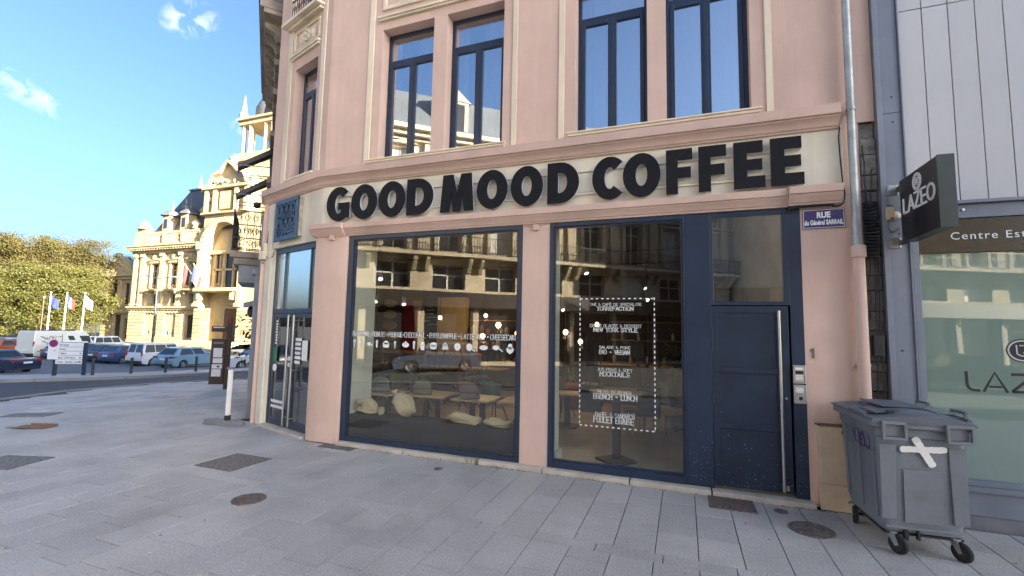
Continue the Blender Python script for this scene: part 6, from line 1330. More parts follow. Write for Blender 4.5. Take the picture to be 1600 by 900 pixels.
# ------------------------------------------------------------ flags
M['pole'] = mat('pale_pole', (.72, .70, .64), .4); M['flagb'] = mat('flag_blue', (.02, .035, .18), .8); M['flagw'] = mat('flag_white', (.75, .75, .74), .8); M['flagr'] = mat('flag_red', (.28, .025, .025), .8)
def flagpole(px, label, cols, h=7.2, n=None):
    x, y = px; o = empty('flagpole', grd(x, y), label, 'flagpole', 'flagpoles in front of the trees'); z = g(x, y)
    MB().tube([(x, y, z), (x, y, z+h)], [.09, .05], 10).obj('pole', 'pole' if cols is not None else 'totem', o, smooth=40); MB().lathe((x, y, z+h), [(.05, 0), (.08, .05), (.05, .12), (.001, .13)], 10).obj('finial', 'pole', o, smooth=60)
    if cols:
        ax = Vector((.83, .56, 0)).normalized(); k = len(cols); st = 5
        for c, mm in enumerate(cols):
            m = MB()
            for i in range(st):
                for j in range(6):
                    def f(u, v): uu = (c+u)/k; return Vector((x, y, z+h-.25))+ax*(.06+.72*uu)+Vector((-ax.y, ax.x, 0))*(.12*math.sin(uu*7+v*2))+Vector((0, 0, -1.15*v-.6*uu))
                    m.quad(f(i/st, j/6), f((i+1)/st, j/6), f((i+1)/st, (j+1)/6), f(i/st, (j+1)/6))
            fl = m.obj('flag', mm, o, smooth=80); sl = fl.modifiers.new('thick', 'SOLIDIFY'); sl.thickness = .01
    return o
FP = [(-59.5, 26.0), (-57.2, 26.6), (-55.0, 27.4), (-60.2, 25.4)]
FL = [((-68.3, 23.6), 'bare dark red pole left of the three flag poles', None), ((-67.9, 24.0), 'flagpole with a blue flag, first of the three flags', ['flagb']), ((-66.3, 24.7), 'flagpole with the blue white red flag in the middle', ['flagb', 'flagw', 'flagr']), ((-64.3, 25.4), 'flagpole with a white flag, right of the three', ['flagw'])]
for p, lb, c in FL: flagpole(p, lb, c, 6.4 if c else 5.8)
LM = empty('street_lamp', grd(-56.5, 28.2), 'tall street lamp with two arms in front of the town hall', 'street lamp'); z = g(-56.5, 28.2); x, y = -56.5, 28.2
MB().tube([(x, y, z), (x, y, z+8.6)], [.13, .07], 10).obj('pole', 'bol', LM, smooth=40); m = MB(); ax = Vector((.93, .35, 0))
m.tube([Vector((x, y, z+8.5))-ax*1.8+Vector((0, 0, .25)), Vector((x, y, z+8.3)), Vector((x, y, z+8.5))+ax*1.8], .05, 8); m.obj('arm', 'bol', LM)
for s in (-1, 1): MB().box(Fr((x, y), ax), s*1.8-.35, s*1.8+.35, -.12, .12, z+8.45+(.22 if s < 0 else 0), z+8.60+(.22 if s < 0 else 0)).obj('lamp_head', 'gplas', LM, bevel=.03)
# ------------------------------------------------------------ trees
M['bark'] = mat('bark', (.085, .065, .045), .9, var=.35, vs=5, bump=.6, bs=12)
M['lgreen'] = mat('green_leaf', (.118, .115, .027), .7, var=.2, vs=.5, col2=(.085, .092, .022)); M['lgold'] = mat('yellow_brown_leaf', (.118, .100, .030), .7, var=.2, vs=.5, col2=(.098, .090, .026))
for k_ in ('lgreen', 'lgold'):        # thin leaves let light through
    t_ = M[k_].node_tree; b_ = t_.nodes['Principled BSDF']; tr_ = t_.nodes.new('ShaderNodeBsdfTranslucent'); mx_ = t_.nodes.new('ShaderNodeMixShader'); mx_.inputs[0].default_value = .5
    t_.links.new(b_.inputs['Base Color'].links[0].from_socket, tr_.inputs[0]); t_.links.new(b_.outputs[0], mx_.inputs[1]); t_.links.new(tr_.outputs[0], mx_.inputs[2]); t_.links.new(mx_.outputs[0], t_.nodes['Material Output'].inputs[0])
def leaf_tree(seed, H, R, zlo, n, lm, name):
    rr = random.Random(seed); o = empty(name, (0, 0, 0), '', 'tree'); t = MB(); lb = []
    t.tube([(0, 0, -.2), (.05, 0, H*.3), (0, .1, H*.62), (.1, 0, H*.9)], [.24, .19, .12, .03], 9)
    for k in range(15):
        a = rr.uniform(0, 6.28); h = H*rr.uniform(.28, .78); l_ = R*rr.uniform(.6, 1)*(1-.45*max(0, h/H-.5)); e = Vector((math.cos(a)*l_, math.sin(a)*l_, h+H*rr.uniform(.08, .22))); s = Vector((0, 0, h)); mdd = (s+e)/2+Vector((0, 0, -.2)); t.tube([s, mdd, e], [.075, .05, .018], 6); lb += [e, mdd, (e+mdd)/2]
        for q in range(3):
            e2 = e+Vector((rr.uniform(-1, 1), rr.uniform(-1, 1), rr.uniform(.3, 1.3)))*R*.28; t.tube([mdd.lerp(e, rr.uniform(.3, 1)), e2], [.03, .008], 4); lb.append(e2)
    t.obj('trunk', 'bark', o, smooth=50)
    for k in range(14): lb.append(Vector((rr.gauss(0, R*.33), rr.gauss(0, R*.33), rr.uniform(zlo, H*.97))))
    for k in range(22): a = rr.uniform(0, 6.28); lb.append(Vector((math.cos(a)*R*.72, math.sin(a)*R*.72, rr.uniform(zlo, H*.7))))
    m = MB(); cl = [(c, R*rr.uniform(.18, .36)) for c in lb]
    for k in range(n):
        c, r = rr.choice(cl); d = Vector((rr.gauss(0, 1), rr.gauss(0, 1), rr.gauss(0, .8))); p = c+d*r*.5
        if p.z < zlo-.4 or p.z > H*1.06: continue
        s = rr.uniform(.055, .115); u = Vector((rr.gauss(0, 1), rr.gauss(0, 1), rr.gauss(0, .7))).normalized()*s; v = u.cross(Vector((rr.gauss(0, 1), rr.gauss(0, 1), rr.gauss(0, 1)))).normalized()*s*.75
        m.add([p-u, p+v, p+u, p-v], [(0, 1, 2, 3)])
    m.obj('crown', lm, o); return o
TG = [leaf_tree(s, 10.2, 3.4, 1.6, 40000, 'lgreen', 'broadleaf_tree') for s in (1, 2)]; TY = [leaf_tree(s, 16.5, 4.2, 4, 34000, 'lgold', 'broadleaf_tree') for s in (5, 6)]
rt = random.Random(12)
GP = [(-88.5, 26.2), (-86.0, 27.6), (-84.0, 28.6), (-82.0, 29.6), (-80.3, 30.4), (-78.9, 31.0), (-92.5, 24.5)]
GN = ['green tree at the left border behind the parked cars', 'green tree left of the flagpoles', 'green tree behind the flag with stars', 'green tree behind the striped flag', 'green tree right of the flagpoles', 'green tree nearest the town hall, dark on its right side', 'green tree beyond the left border']
YP = [(-106, 35.2), (-102, 37), (-98, 38.4), (-95, 40), (-105, 54), (-99, 58), (-111, 33)]
YN = ['tall yellowing tree top at the left border', 'tall yellowing tree second from the left border', 'tall yellowing tree above the flagpoles', 'tall yellowing tree right of the flagpoles with a ragged top', 'tall thin yellowing tree beside the town hall gable', 'sparse tall tree showing behind the town hall pavilion', 'tall yellowing tree beyond the left border']
for pts, nm, src, gname in ((GP, GN, TG, 'green trees at the back of the square'), (YP, YN, TY, 'tall yellowing trees behind the green ones')):
    for i, (p, lb) in enumerate(zip(pts, nm)):
        o = src[i] if i < 2 else copy_tree(src[i % 2]); o.location = grd(*p); o.rotation_euler = (0, 0, rt.uniform(0, 6.28)); k = rt.uniform(.95, 1.04); o.scale = (k*1.22, k*1.22, k); o['label'] = lb; o['group'] = gname
HB = empty('street_shrub', grd(-11.55, 4.25), 'leafy shrub showing beside the grey pilaster of the neighbouring shop', 'shrub'); b = grd(-12.9, 4.75); HB.location = b; m = MB()
for k in range(420): q = Vector((rt.gauss(0, .32), rt.gauss(0, .32), rt.uniform(.7, 2.5))); p = b+q; u = Vector((rt.uniform(-1, 1), rt.uniform(-1, 1), rt.uniform(-1, 1))).normalized()*.09; v = u.cross(Vector((rt.random(), rt.random(), 1))).normalized()*.05; m.add([p-u, p+v, p+u, p-v], [(0, 1, 2, 3)])
m.obj('foliage', 'lgreen', HB, kind='stuff'); MB().tube([b, b+Vector((0, 0, 2))], .04, 6).obj('stem', 'bark', HB); MB().lathe(b, [(.2, 0), (.28, .45), (.25, .5), (.001, .48)], 12).obj('pot', 'grey', HB)
# ------------------------------------------------------------ town hall
M['hstone'] = mat('town_hall_limestone', (.43, .345, .20), .85, var=.12, vs=.6, bump=.4, bs=8, stain=.4); M['hdark'] = mat('dark_window_glass', (.03, .03, .035), .12); M['hslate'] = mat('slate_roof', (.075, .08, .09), .55, var=.15, vs=.5); M['flow'] = mat('window_flowers', (.16, .055, .025), .8, var=.5, vs=3, col2=(.05, .07, .02))  # hdark: near-black, smooth window glass
H = empty('town_hall', (-72, 41.4, -1.3), 'sunlit ornate pale stone town hall with slate roof, gable and domed turret', 'building')
HF = Fr((0, 41.4), (1, 0))
def hp(nm, boxes, mm='hstone', bevel=0, fr=HF):
    if nm in ('rustication', 'centre_rustication', 'main_cornice', 'window_balcony'):
        m = MB()
        for q in boxes: m.box(fr, *q)
        return m.obj(nm, mm, H, bevel=bevel, kind='stuff')
    for q in boxes: MB().box(fr, *q).obj(nm, mm, H, bevel=bevel)
WX = [(-79.6, -77.9), (-75.1, -73.4), (-70.9, -69.3)]
m = MB(); ops = [(a, b, 7.4, 11.2) for a, b in WX]+[(a-.1, b+.1, -.3, 3.2) for a, b in WX[2:]]+[(a+.1, a+.6, .1, .7) for a, b in WX[:2]]+[(b-.6, b-.1, .1, .7) for a, b in WX[:2]]+[(a+.35, b-.35, 4.9, 6.5) for a, b in WX]
m.wall(HF, -84, -68, -1.4, 14.2, ops, .55); m.quad(HF(-84, 0, -1.4), HF(-84, 14, -1.4), HF(-84, 14, 16.4), HF(-84, 0, 16.4)); m.obj('wall', 'hstone', H)
for a, b, e, h in ops[:3]:
    w_ = MB().box(HF, a, b, .45, .52, e, h).obj('window', 'hdark', H); MB().box(HF, (a+b)/2-.06, (a+b)/2+.06, .40, .449, e, h).box(HF, a, b, .40, .449, h-1.1, h-1.0).obj('glazing_bar', 'hstone', w_)
hp('window', [(a, b, .45, .52, e, h) for a, b, e, h in ops[3:]], 'hdark')
hp('window_surround', [(a-.28, a-.02, -.14, .1, 7.3, 11.3) for a, b in WX]+[(b+.02, b+.28, -.14, .1, 7.3, 11.3) for a, b in WX]+[(a-.35, b+.35, -.28, .1, 11.31, 11.75) for a, b in WX]+[(a-.5, b+.5, -.42, .1, 11.76, 11.95) for a, b in WX], bevel=.03)
m = MB()
for a, b in WX: c = (a+b)/2; m.prism([HF(c-1.2, -.35, 11.96), HF(c+1.2, -.35, 11.96), HF(c, -.35, 12.7)], (0, .4, 0)); m.lathe(HF(c, -.4, 12.2), [(.3, 0), (.25, .12), (.001, .16)], 10, ax=(HF.u, Vector((0, 0, 1)), -HF.n))
m.parts('window_pediment', 'hstone', H)
hp('window_balcony', [(a-.45, b+.45, -.75, 0, 6.85, 7.15) for a, b in WX]+[(a-.3+k*.5, a-.1+k*.5, -.5, 0, 6.35, 6.849) for a, b in WX for k in (0, 4)], bevel=.03)
m = MB()
for a, b in WX+[(-66.2, -62.0)]:
    for k in range(110): p = HF(rt.uniform(a-.4, b+.4), rt.uniform(-.75, -.4), rt.uniform(7.1, 7.75)); u = Vector((rt.uniform(-.15, .15), rt.uniform(-.1, .1), rt.uniform(-.1, .1))); m.add([p, p+u, p+Vector((u.y, u.x, .14))], [(0, 1, 2)])
m.obj('flower_box', 'flow', H, kind='stuff')
PX = [-83.3, -81.6, -76.9, -72.6, -68.5]
hp('pilaster', [(x-.42, x+.42, -.38, .0, 4.9, 12.3) for x in PX]+[(x-.55, x+.55, -.5, 0, 4.5, 4.899) for x in PX]+[(x-.55, x+.55, -.5, 0, 12.31, 12.95) for x in PX], bevel=.05)
hp('rustication', [(-84.15, -68.05, -.16-.10*(k % 2 == 0), .02, -1.3+k*.55+.03, -1.3+k*.55+.52) for k in range(2)]+[(x0, x1, -.20, .02, -.2+k*.52+.03, -.2+k*.52+.49) for k in range(8) for x0, x1 in ((-84.2, -80.2), (-77.2, -75.6), (-72.9, -71.4), (-68.9, -68.02))], bevel=.04)
hp('string_course', [(-84.3, -68, -.45, .1, 3.95, 4.2), (-84.4, -68, -.62, .1, 4.201, 4.45)], bevel=.04)
hp('main_cornice', [(-84.2, -68, -.4, .1, 12.96, 13.35), (-84.4, -68, -.65, .1, 13.351, 13.6), (-84.7, -68, -1.1, .1, 13.601, 13.95), (-84.8, -68, -1.25, .1, 13.951, 14.1)]+[(-84.3+k*.62, -84.0+k*.62, -1.0, -.651, 13.38, 13.6) for k in range(26)], bevel=.02)
hp('attic_parapet', [(-84.1, -68, -.3, .3, 14.11, 14.6), (-84.1, -68, -.3, .3, 16.0, 16.4), (-84.1, -80.8, -.3, .3, 14.601, 15.999)]+[(x-.3, x+.3, -.4, .3, 14.601, 15.999) for x in (-77.0, -72.7, -68.6)]+[(-80.7, -68, .05, .25, 14.601, 15.999)], bevel=.02)
m = MB()
for k in range(34):
    x = -80.4+k*.37
    if min(abs(x-q) for q in (-77.0, -72.7, -68.6)) > .4: m.lathe(HF(x, -.12, 14.6), [(.13, 0), (.13, .15), (.08, .25), (.16, .6), (.08, .95), (.12, 1.1), (.13, 1.4)], 8)
m.obj('baluster', 'hstone', H, kind='stuff')
m = MB(); m.box(HF, -83.6, -81.2, -.2, .4, 16.401, 17.1); m.lathe(HF(-82.4, .1, 17.1), [(1.0, 0), (.8, .3), (.9, .6), (.5, .9), (.3, 1.3), (.001, 1.4)], 12); m.box(HF, -83.8, -81.0, -.3, .5, 17.1, 17.3); m.obj('corner_ornament', 'hstone', H, smooth=50)
m = MB(); m.add([HF(-81.5, .6, 16.2), HF(-60, .6, 16.2), HF(-60, 13, 16.2), HF(-81.5, 13, 16.2), HF(-76.9, 3.2, 23.9), HF(-62, 3.2, 23.9), HF(-62, 8.5, 23.9), HF(-76.9, 8.5, 23.9)], [(0, 1, 5, 4), (1, 2, 6, 5), (2, 3, 7, 6), (3, 0, 4, 7), (4, 5, 6, 7)]); m.obj('roof', 'hslate', H)
hp('roof_ridge', [(-77.1, -62, 3.0, 8.7, 23.91, 24.2)], 'zincroof'); m = MB(); m.lathe(HF(-75.2, 3.6, 24.2), [(.35, 0), (.4, .4), (.2, .7), (.25, 1.2), (.05, 2.0), (.001, 2.6)], 10); m.obj('roof_finial', 'hstone', H, smooth=50)
for x in (-77.2, -73.0):
    dm = MB(); dm.box(HF, x-.75, x+.75, -.1, 2.2, 16.401, 19.0); dm.obj('dormer', 'hstone', H, bevel=.05); w_ = MB(); w_.lathe(HF(x, .8, 19.0), [(1.55, 0), (1.5, .25), (.9, .75), (.35, 1.0), (.2, 1.5), (.1, 2.4), (.001, 2.9)], 8); w_.obj('dormer_cap', 'hslate', H, smooth=30); MB().box(HF, x-.4, x+.4, -.13, -.101, 16.9, 18.4).obj('dormer_window', 'hdark', H)
for x in (-75.5, -70.5): MB().lathe(HF(x, 1.7, 20.4), [(.5, 0), (.5, .5), (.2, .8), (.001, 1.9)], 8).obj('roof_vent', 'zincroof', H)
# centre block with the great arch and gable
c0, c1, ym = -67.6, -56, -.6
AC = [(-63.4+4.0*math.cos(a), 12.9+4.0*math.sin(a)) for a in [math.pi*k/18 for k in range(19)]]
m = MB(); q = lambda p, y=ym: HF(p[0], y, p[1])
m.box(HF, c0, -67.4, ym, 6, -1.4, 12.9); m.box(HF, -59.4, c1, ym, 6, -1.4, 12.9); m.box(HF, -67.4, -59.4, ym+1.6, 6, -1.4, 12.9)
for (p, r) in zip(AC, AC[1:]):
    m.quad(q(p), q(r), HF(r[0], ym, 18.2), HF(p[0], ym, 18.2)); m.quad(q(p), q(p, ym+1.6), q(r, ym+1.6), q(r)); m.quad(q(p, ym+1.6), q(r, ym+1.6), HF(r[0], ym+1.6, 12.9), HF(p[0], ym+1.6, 12.9))
m.quad(HF(c0, ym, 12.9), HF(-67.4, ym, 12.9), HF(-67.4, ym, 18.2), HF(c0, ym, 18.2)); m.quad(HF(-59.4, ym, 12.9), HF(c1, ym, 12.9), HF(c1, ym, 18.2), HF(-59.4, ym, 18.2)); m.quad(HF(c0, ym, 12.9), HF(c0, ym, 18.2), HF(c0, 6, 18.2), HF(c0, 6, 12.9)); m.quad(HF(c0, ym, 18.2), HF(c1, ym, 18.2), HF(c1, 6, 18.2), HF(c0, 6, 18.2))
m.obj('centre_block', 'hstone', H)
m = MB()
for k in range(19):
    a = math.pi*k/18; cc = Vector((math.cos(a), 0, math.sin(a))); t = Vector((-cc.z, 0, cc.x)); b = HF(-63.4, ym-.25, 12.9); m.prism([b+cc*4.02+t*.30, b+cc*4.02-t*.30, b+cc*4.75-t*.34, b+cc*4.75+t*.34], (0, .3, 0))
m.parts('arch_voussoir', 'hstone', H, bevel=.03)
hp('centre_window', [(-66.3, -60.6, ym+1.5, ym+1.58, 7.4, 12.4)], 'hdark'); hp('centre_mullion', [(x-.18, x+.18, ym+1.2, ym+1.499, 7.2, 12.9) for x in (-66.3, -64.4, -62.4, -60.6)]+[(-66.5, -60.4, ym+1.2, ym+1.499, 9.9, 10.2), (-67.3, -59.5, ym+.9, ym+1.6, 12.4, 12.9)], bevel=.03)
hp('centre_balcony', [(-67.6, -59.2, ym-1.0, ym+1.5, 6.6, 7.1), (-67.2, -66.6, ym-.7, ym, 5.4, 6.6), (-60.4, -59.8, ym-.7, ym, 5.4, 6.6)], bevel=.05)
hp('centre_pilaster', [(x-.40, x+.40, ym-.5, ym, 4.9, 12.9) for x in (-67.5, -59.0)]+[(x-.55, x+.55, ym-.65, ym, 4.4, 4.899) for x in (-67.5, -59.0)]+[(x-.6, x+.6, ym-.7, ym, 12.91, 13.8) for x in (-67.5, -59.0)], bevel=.05)
hp('centre_rustication', [(x0, x1, ym-.22, ym+.01, -1.0+k*.52+.03, -1.0+k*.52+.49) for k in range(10) for x0, x1 in ((-68.1, -64.9), (-59.3, -56))]+[(-64.9, -60.0, ym+1.45, ym+1.61, 4.2+k*.5+.03, 4.2+k*.5+.47) for k in range(4)], bevel=.04)
dr = MB(); dr.add([HF(p[0], ym+1.55, p[1]) for p in [(-64.0, -1.0), (-60.6, -1.0)]+[(-62.3+1.7*math.cos(a), 3.6+1.9*math.sin(a)) for a in [math.pi*k/10 for k in range(11)]]], [tuple(range(13))]); dr.obj('entrance_door', mat('dark_oak_door', (.05, .03, .018), .5), H)
hp('step', [(-70-k*.4, -56, ym-2.2-k*.5, ym-.3, -1.5, -.55-k*.16) for k in range(5)], bevel=.02)
gb = [(-67.6, 18.2), (-67.6, 22.3), (-66.9, 22.6), (-66.2, 24.0), (-64.8, 24.4), (-64.0, 25.2), (-63.1, 25.9), (-62.0, 25.2), (-61.2, 24.4), (-59.9, 24.0), (-59.2, 22.6), (-58.5, 22.3), (-58.5, 18.2)]
m = MB(); m.prism([HF(x, ym+.2, z) for x, z in gb], (0, 1.4, 0)); m.obj('gable', 'hstone', H, bevel=.06)
hp('gable_order', [(x-.35, x+.35, ym-.4, ym+.2, 18.5, 22.0) for x in (-67.2, -65.4, -61.0, -59.0)]+[(-68, -58.2, ym-.5, ym+.2, 18.21, 18.5), (-68, -58.2, ym-.6, ym+.2, 22.0, 22.4), (-64.5, -62.0, ym-.2, ym+.2, 18.9, 21.6)], bevel=.05)
m = MB()
for p, r in zip(gb[1:], gb[2:-1]): m.prism([HF(p[0], ym-.5, p[1]), HF(r[0], ym-.5, r[1]), HF(r[0], ym-.5, r[1]+.35), HF(p[0], ym-.5, p[1]+.35)], (0, 2.2, 0))
rj = random.Random(6)
for k in range(46):
    x, z = rj.uniform(-67, -59.3), rj.uniform(18.6, 23.6); m.lathe(HF(x, ym+.15, z), [(rj.uniform(.18, .42), 0), (.2, .25), (.001, .4)], 7, ax=(HF.u, Vector((0, 0, 1)), -HF.n), sy=rj.uniform(.8, 1.7))
for x, z, s in ((-67.4, 22.5, .7), (-58.7, 22.5, .7), (-65.3, 24.3, .5), (-61.0, 24.3, .5), (-63.1, 25.9, .7), (-68.4, 18.3, .8), (-70.2, 16.5, .7)): m.lathe(HF(x, ym+.6, z), [(s*.8, 0), (s*.6, s*.4), (s, s), (s*.6, s*1.7), (s*.2, s*2.1), (.001, s*2.3)], 9)
m.obj('gable_sculpture', 'hstone', H, smooth=50, kind='stuff')
m = MB()    # garlands and masks that break up the flat stone
for k in range(60): x, z = rj.choice(PX)+rj.uniform(-.3, .3), rj.choice((12.5, 12.7, 4.7)); m.lathe(HF(x, -.45, z), [(.16, 0), (.12, .12), (.001, .16)], 7, ax=(HF.u, Vector((0, 0, 1)), -HF.n))
for k in range(44): m.lathe(HF(-83.8+k*.36, -.15, 3.55+.14*(k % 2)), [(.16, 0), (.10, .14), (.001, .16)], 7, ax=(HF.u, Vector((0, 0, 1)), -HF.n))
m.obj('carved_ornament', 'hstone', H, smooth=50, kind='stuff')
# domed turret behind the gable
TC = HF(-61.9, 6, 0)
m = MB(); m.box(HF, -65.4, -58.2, 2.4, 9.8, 18, 27.2); m.box(HF, -65.8, -57.8, 1.9, 10.3, 27.21, 27.8); m.box(HF, -65.6, -58.0, 2.2, 10.1, 27.81, 28.6); m.obj('turret_base', 'hstone', H, bevel=.08)
cl = MB()
for dx in (-3.0, -1.6, 1.6, 3.0):
    for dy in (-3.2, 3.2): cl.lathe((TC.x+dx, TC.y+dy, 28.6), [(.45, 0), (.36, .3), (.34, 4.2), (.5, 4.6)], 10)
for dy in (-1.7, 1.7): cl.lathe((TC.x-3.0, TC.y+dy, 28.6), [(.45, 0), (.36, .3), (.34, 4.2), (.5, 4.6)], 10)
cl.parts('turret_column', 'hstone', H, smooth=40)
m = MB(); m.box(HF, -65.6, -58.0, 2.2, 9.8, 33.21, 33.9); m.box(HF, -65.8, -57.8, 1.9, 10.1, 33.91, 34.3); m.obj('turret_entablature', 'hstone', H, bevel=.06)
m = MB()
for dx in (-3.3, 3.3):
    for dy in (-3.3, 3.3): m.lathe((TC.x+dx, TC.y+dy, 34.3), [(.7, 0), (.6, .6), (.7, .8), (.35, 1.4), (.3, 2.2), (.12, 3.4), (.001, 4.2)], 8)
m.parts('turret_pinnacle', 'hstone', H, smooth=40)
MB().lathe((TC.x, TC.y, 34.3), [(3.1, 0), (3.15, .8), (3.1, 2.2), (2.5, 3.6), (1.6, 4.6), (1.2, 4.9)], 24).obj('dome', 'hslate', H, smooth=50)
m = MB(); m.lathe((TC.x, TC.y, 39.15), [(1.9, 0), (1.9, .5), (1.3, .8), (1.2, 1.0)], 16)
for k in range(6): m.lathe((TC.x+1.0*math.cos(k*1.047), TC.y+1.0*math.sin(k*1.047), 40.1), [(.2, 0), (.17, 2.6)], 8)
m.lathe((TC.x, TC.y, 42.7), [(1.4, 0), (1.4, .4), (1.2, .5), (.9, 1.6), (.3, 2.4), (.1, 3.6), (.001, 4.4)], 16); m.obj('lantern', 'hstone', H, smooth=40)
# side pavilion, set back
PV = Fr((0, 43.6), (1, 0)); ops = [(-93.4, -91.9, 5.0, 8.6), (-90.2, -88.7, 5.0, 8.6), (-92.3, -90.3, -.8, 3.2), (-89.4, -88.0, -.8, 2.6)]
m = MB(); m.wall(PV, -95.2, -86, -1.4, 10.4, ops, .5); m.quad(PV(-95.2, 0, -1.4), PV(-95.2, 10, -1.4), PV(-95.2, 10, 10.4), PV(-95.2, 0, 10.4)); m.obj('pavilion_wall', 'hstone', H); hp('window', [(a, b, .4, .48, e, h) for a, b, e, h in ops], 'hdark', fr=PV)
hp('pavilion_order', [(x-.4, x+.4, -.3, 0, 4.4, 9.2) for x in (-94.6, -91.1, -87.6)]+[(-95.5, -86, -.5, .1, 9.21, 9.7), (-95.8, -86, -.9, .1, 9.71, 10.3), (-95.5, -86, -.5, .1, 3.5, 4.1)]+[(-95.35, -93, -.18, .01, -1.2+k*.52+.03, -1.2+k*.52+.49) for k in range(9)]+[(-88, -86, -.18, .01, -1.2+k*.52+.03, -1.2+k*.52+.49) for k in range(9)], bevel=.04, fr=PV)
m = MB(); m.prism([PV(-95.8, -.8, 10.31), PV(-86, -.8, 10.31), PV(-90.9, -.8, 13.3)], (0, 1.2, 0)); m.obj('pavilion_pediment', 'hstone', H)
m = MB()
for k in range(22): x = rj.uniform(-94, -87.8); z = 10.5+rj.random()*max(.1, 2.4*(1-abs(x+90.9)/4.2)-.4); m.lathe(PV(x, -.8, z), [(.22, 0), (.15, .2), (.001, .25)], 7, ax=(PV.u, Vector((0, 0, 1)), -PV.n))
m.lathe(PV(-93.2, .5, 12), [(.5, 0), (.5, 1.2), (.7, 1.4), (.4, 2.0), (.001, 2.1)], 9); m.obj('pediment_sculpture', 'hstone', H, smooth=50, kind='stuff')
m = MB(); m.add([PV(-95.2, .5, 10.4), PV(-84, .5, 10.4), PV(-84, 10, 10.4), PV(-95.2, 10, 10.4), PV(-91, 4, 14.3), PV(-84, 4, 14.3)], [(0, 1, 5, 4), (2, 3, 4, 5), (3, 0, 4)]); m.obj('pavilion_roof', 'hslate', H)
for x, lb, cs_ in ((-66.4, 'slanting flag in black and red hung on the town hall front', ('flagr', 'blk')), (-64.6, 'slanting blue white red flag hung on the town hall front', ('flagb', 'flagw', 'flagr'))):
    o = empty('hung_flag', HF(x, -2.6, 8.0), lb, 'flag'); MB().tube([HF(x, -1.7, 7.8), HF(x-.3, -3.6, 10.4)], .05, 6).obj('pole', 'pole', o)
    for k, cc in enumerate(cs_): m = MB(); m.prism([HF(x-.3, -3.5+k*.45, 10.2-k*.6), HF(x-.25, -3.1+k*.45, 9.6-k*.6), HF(x-.6, -3.1+k*.4, 7.6-k*.3), HF(x-.8, -3.4+k*.4, 7.9-k*.3)], (.05, .0, 0)); m.obj('cloth', cc, o)
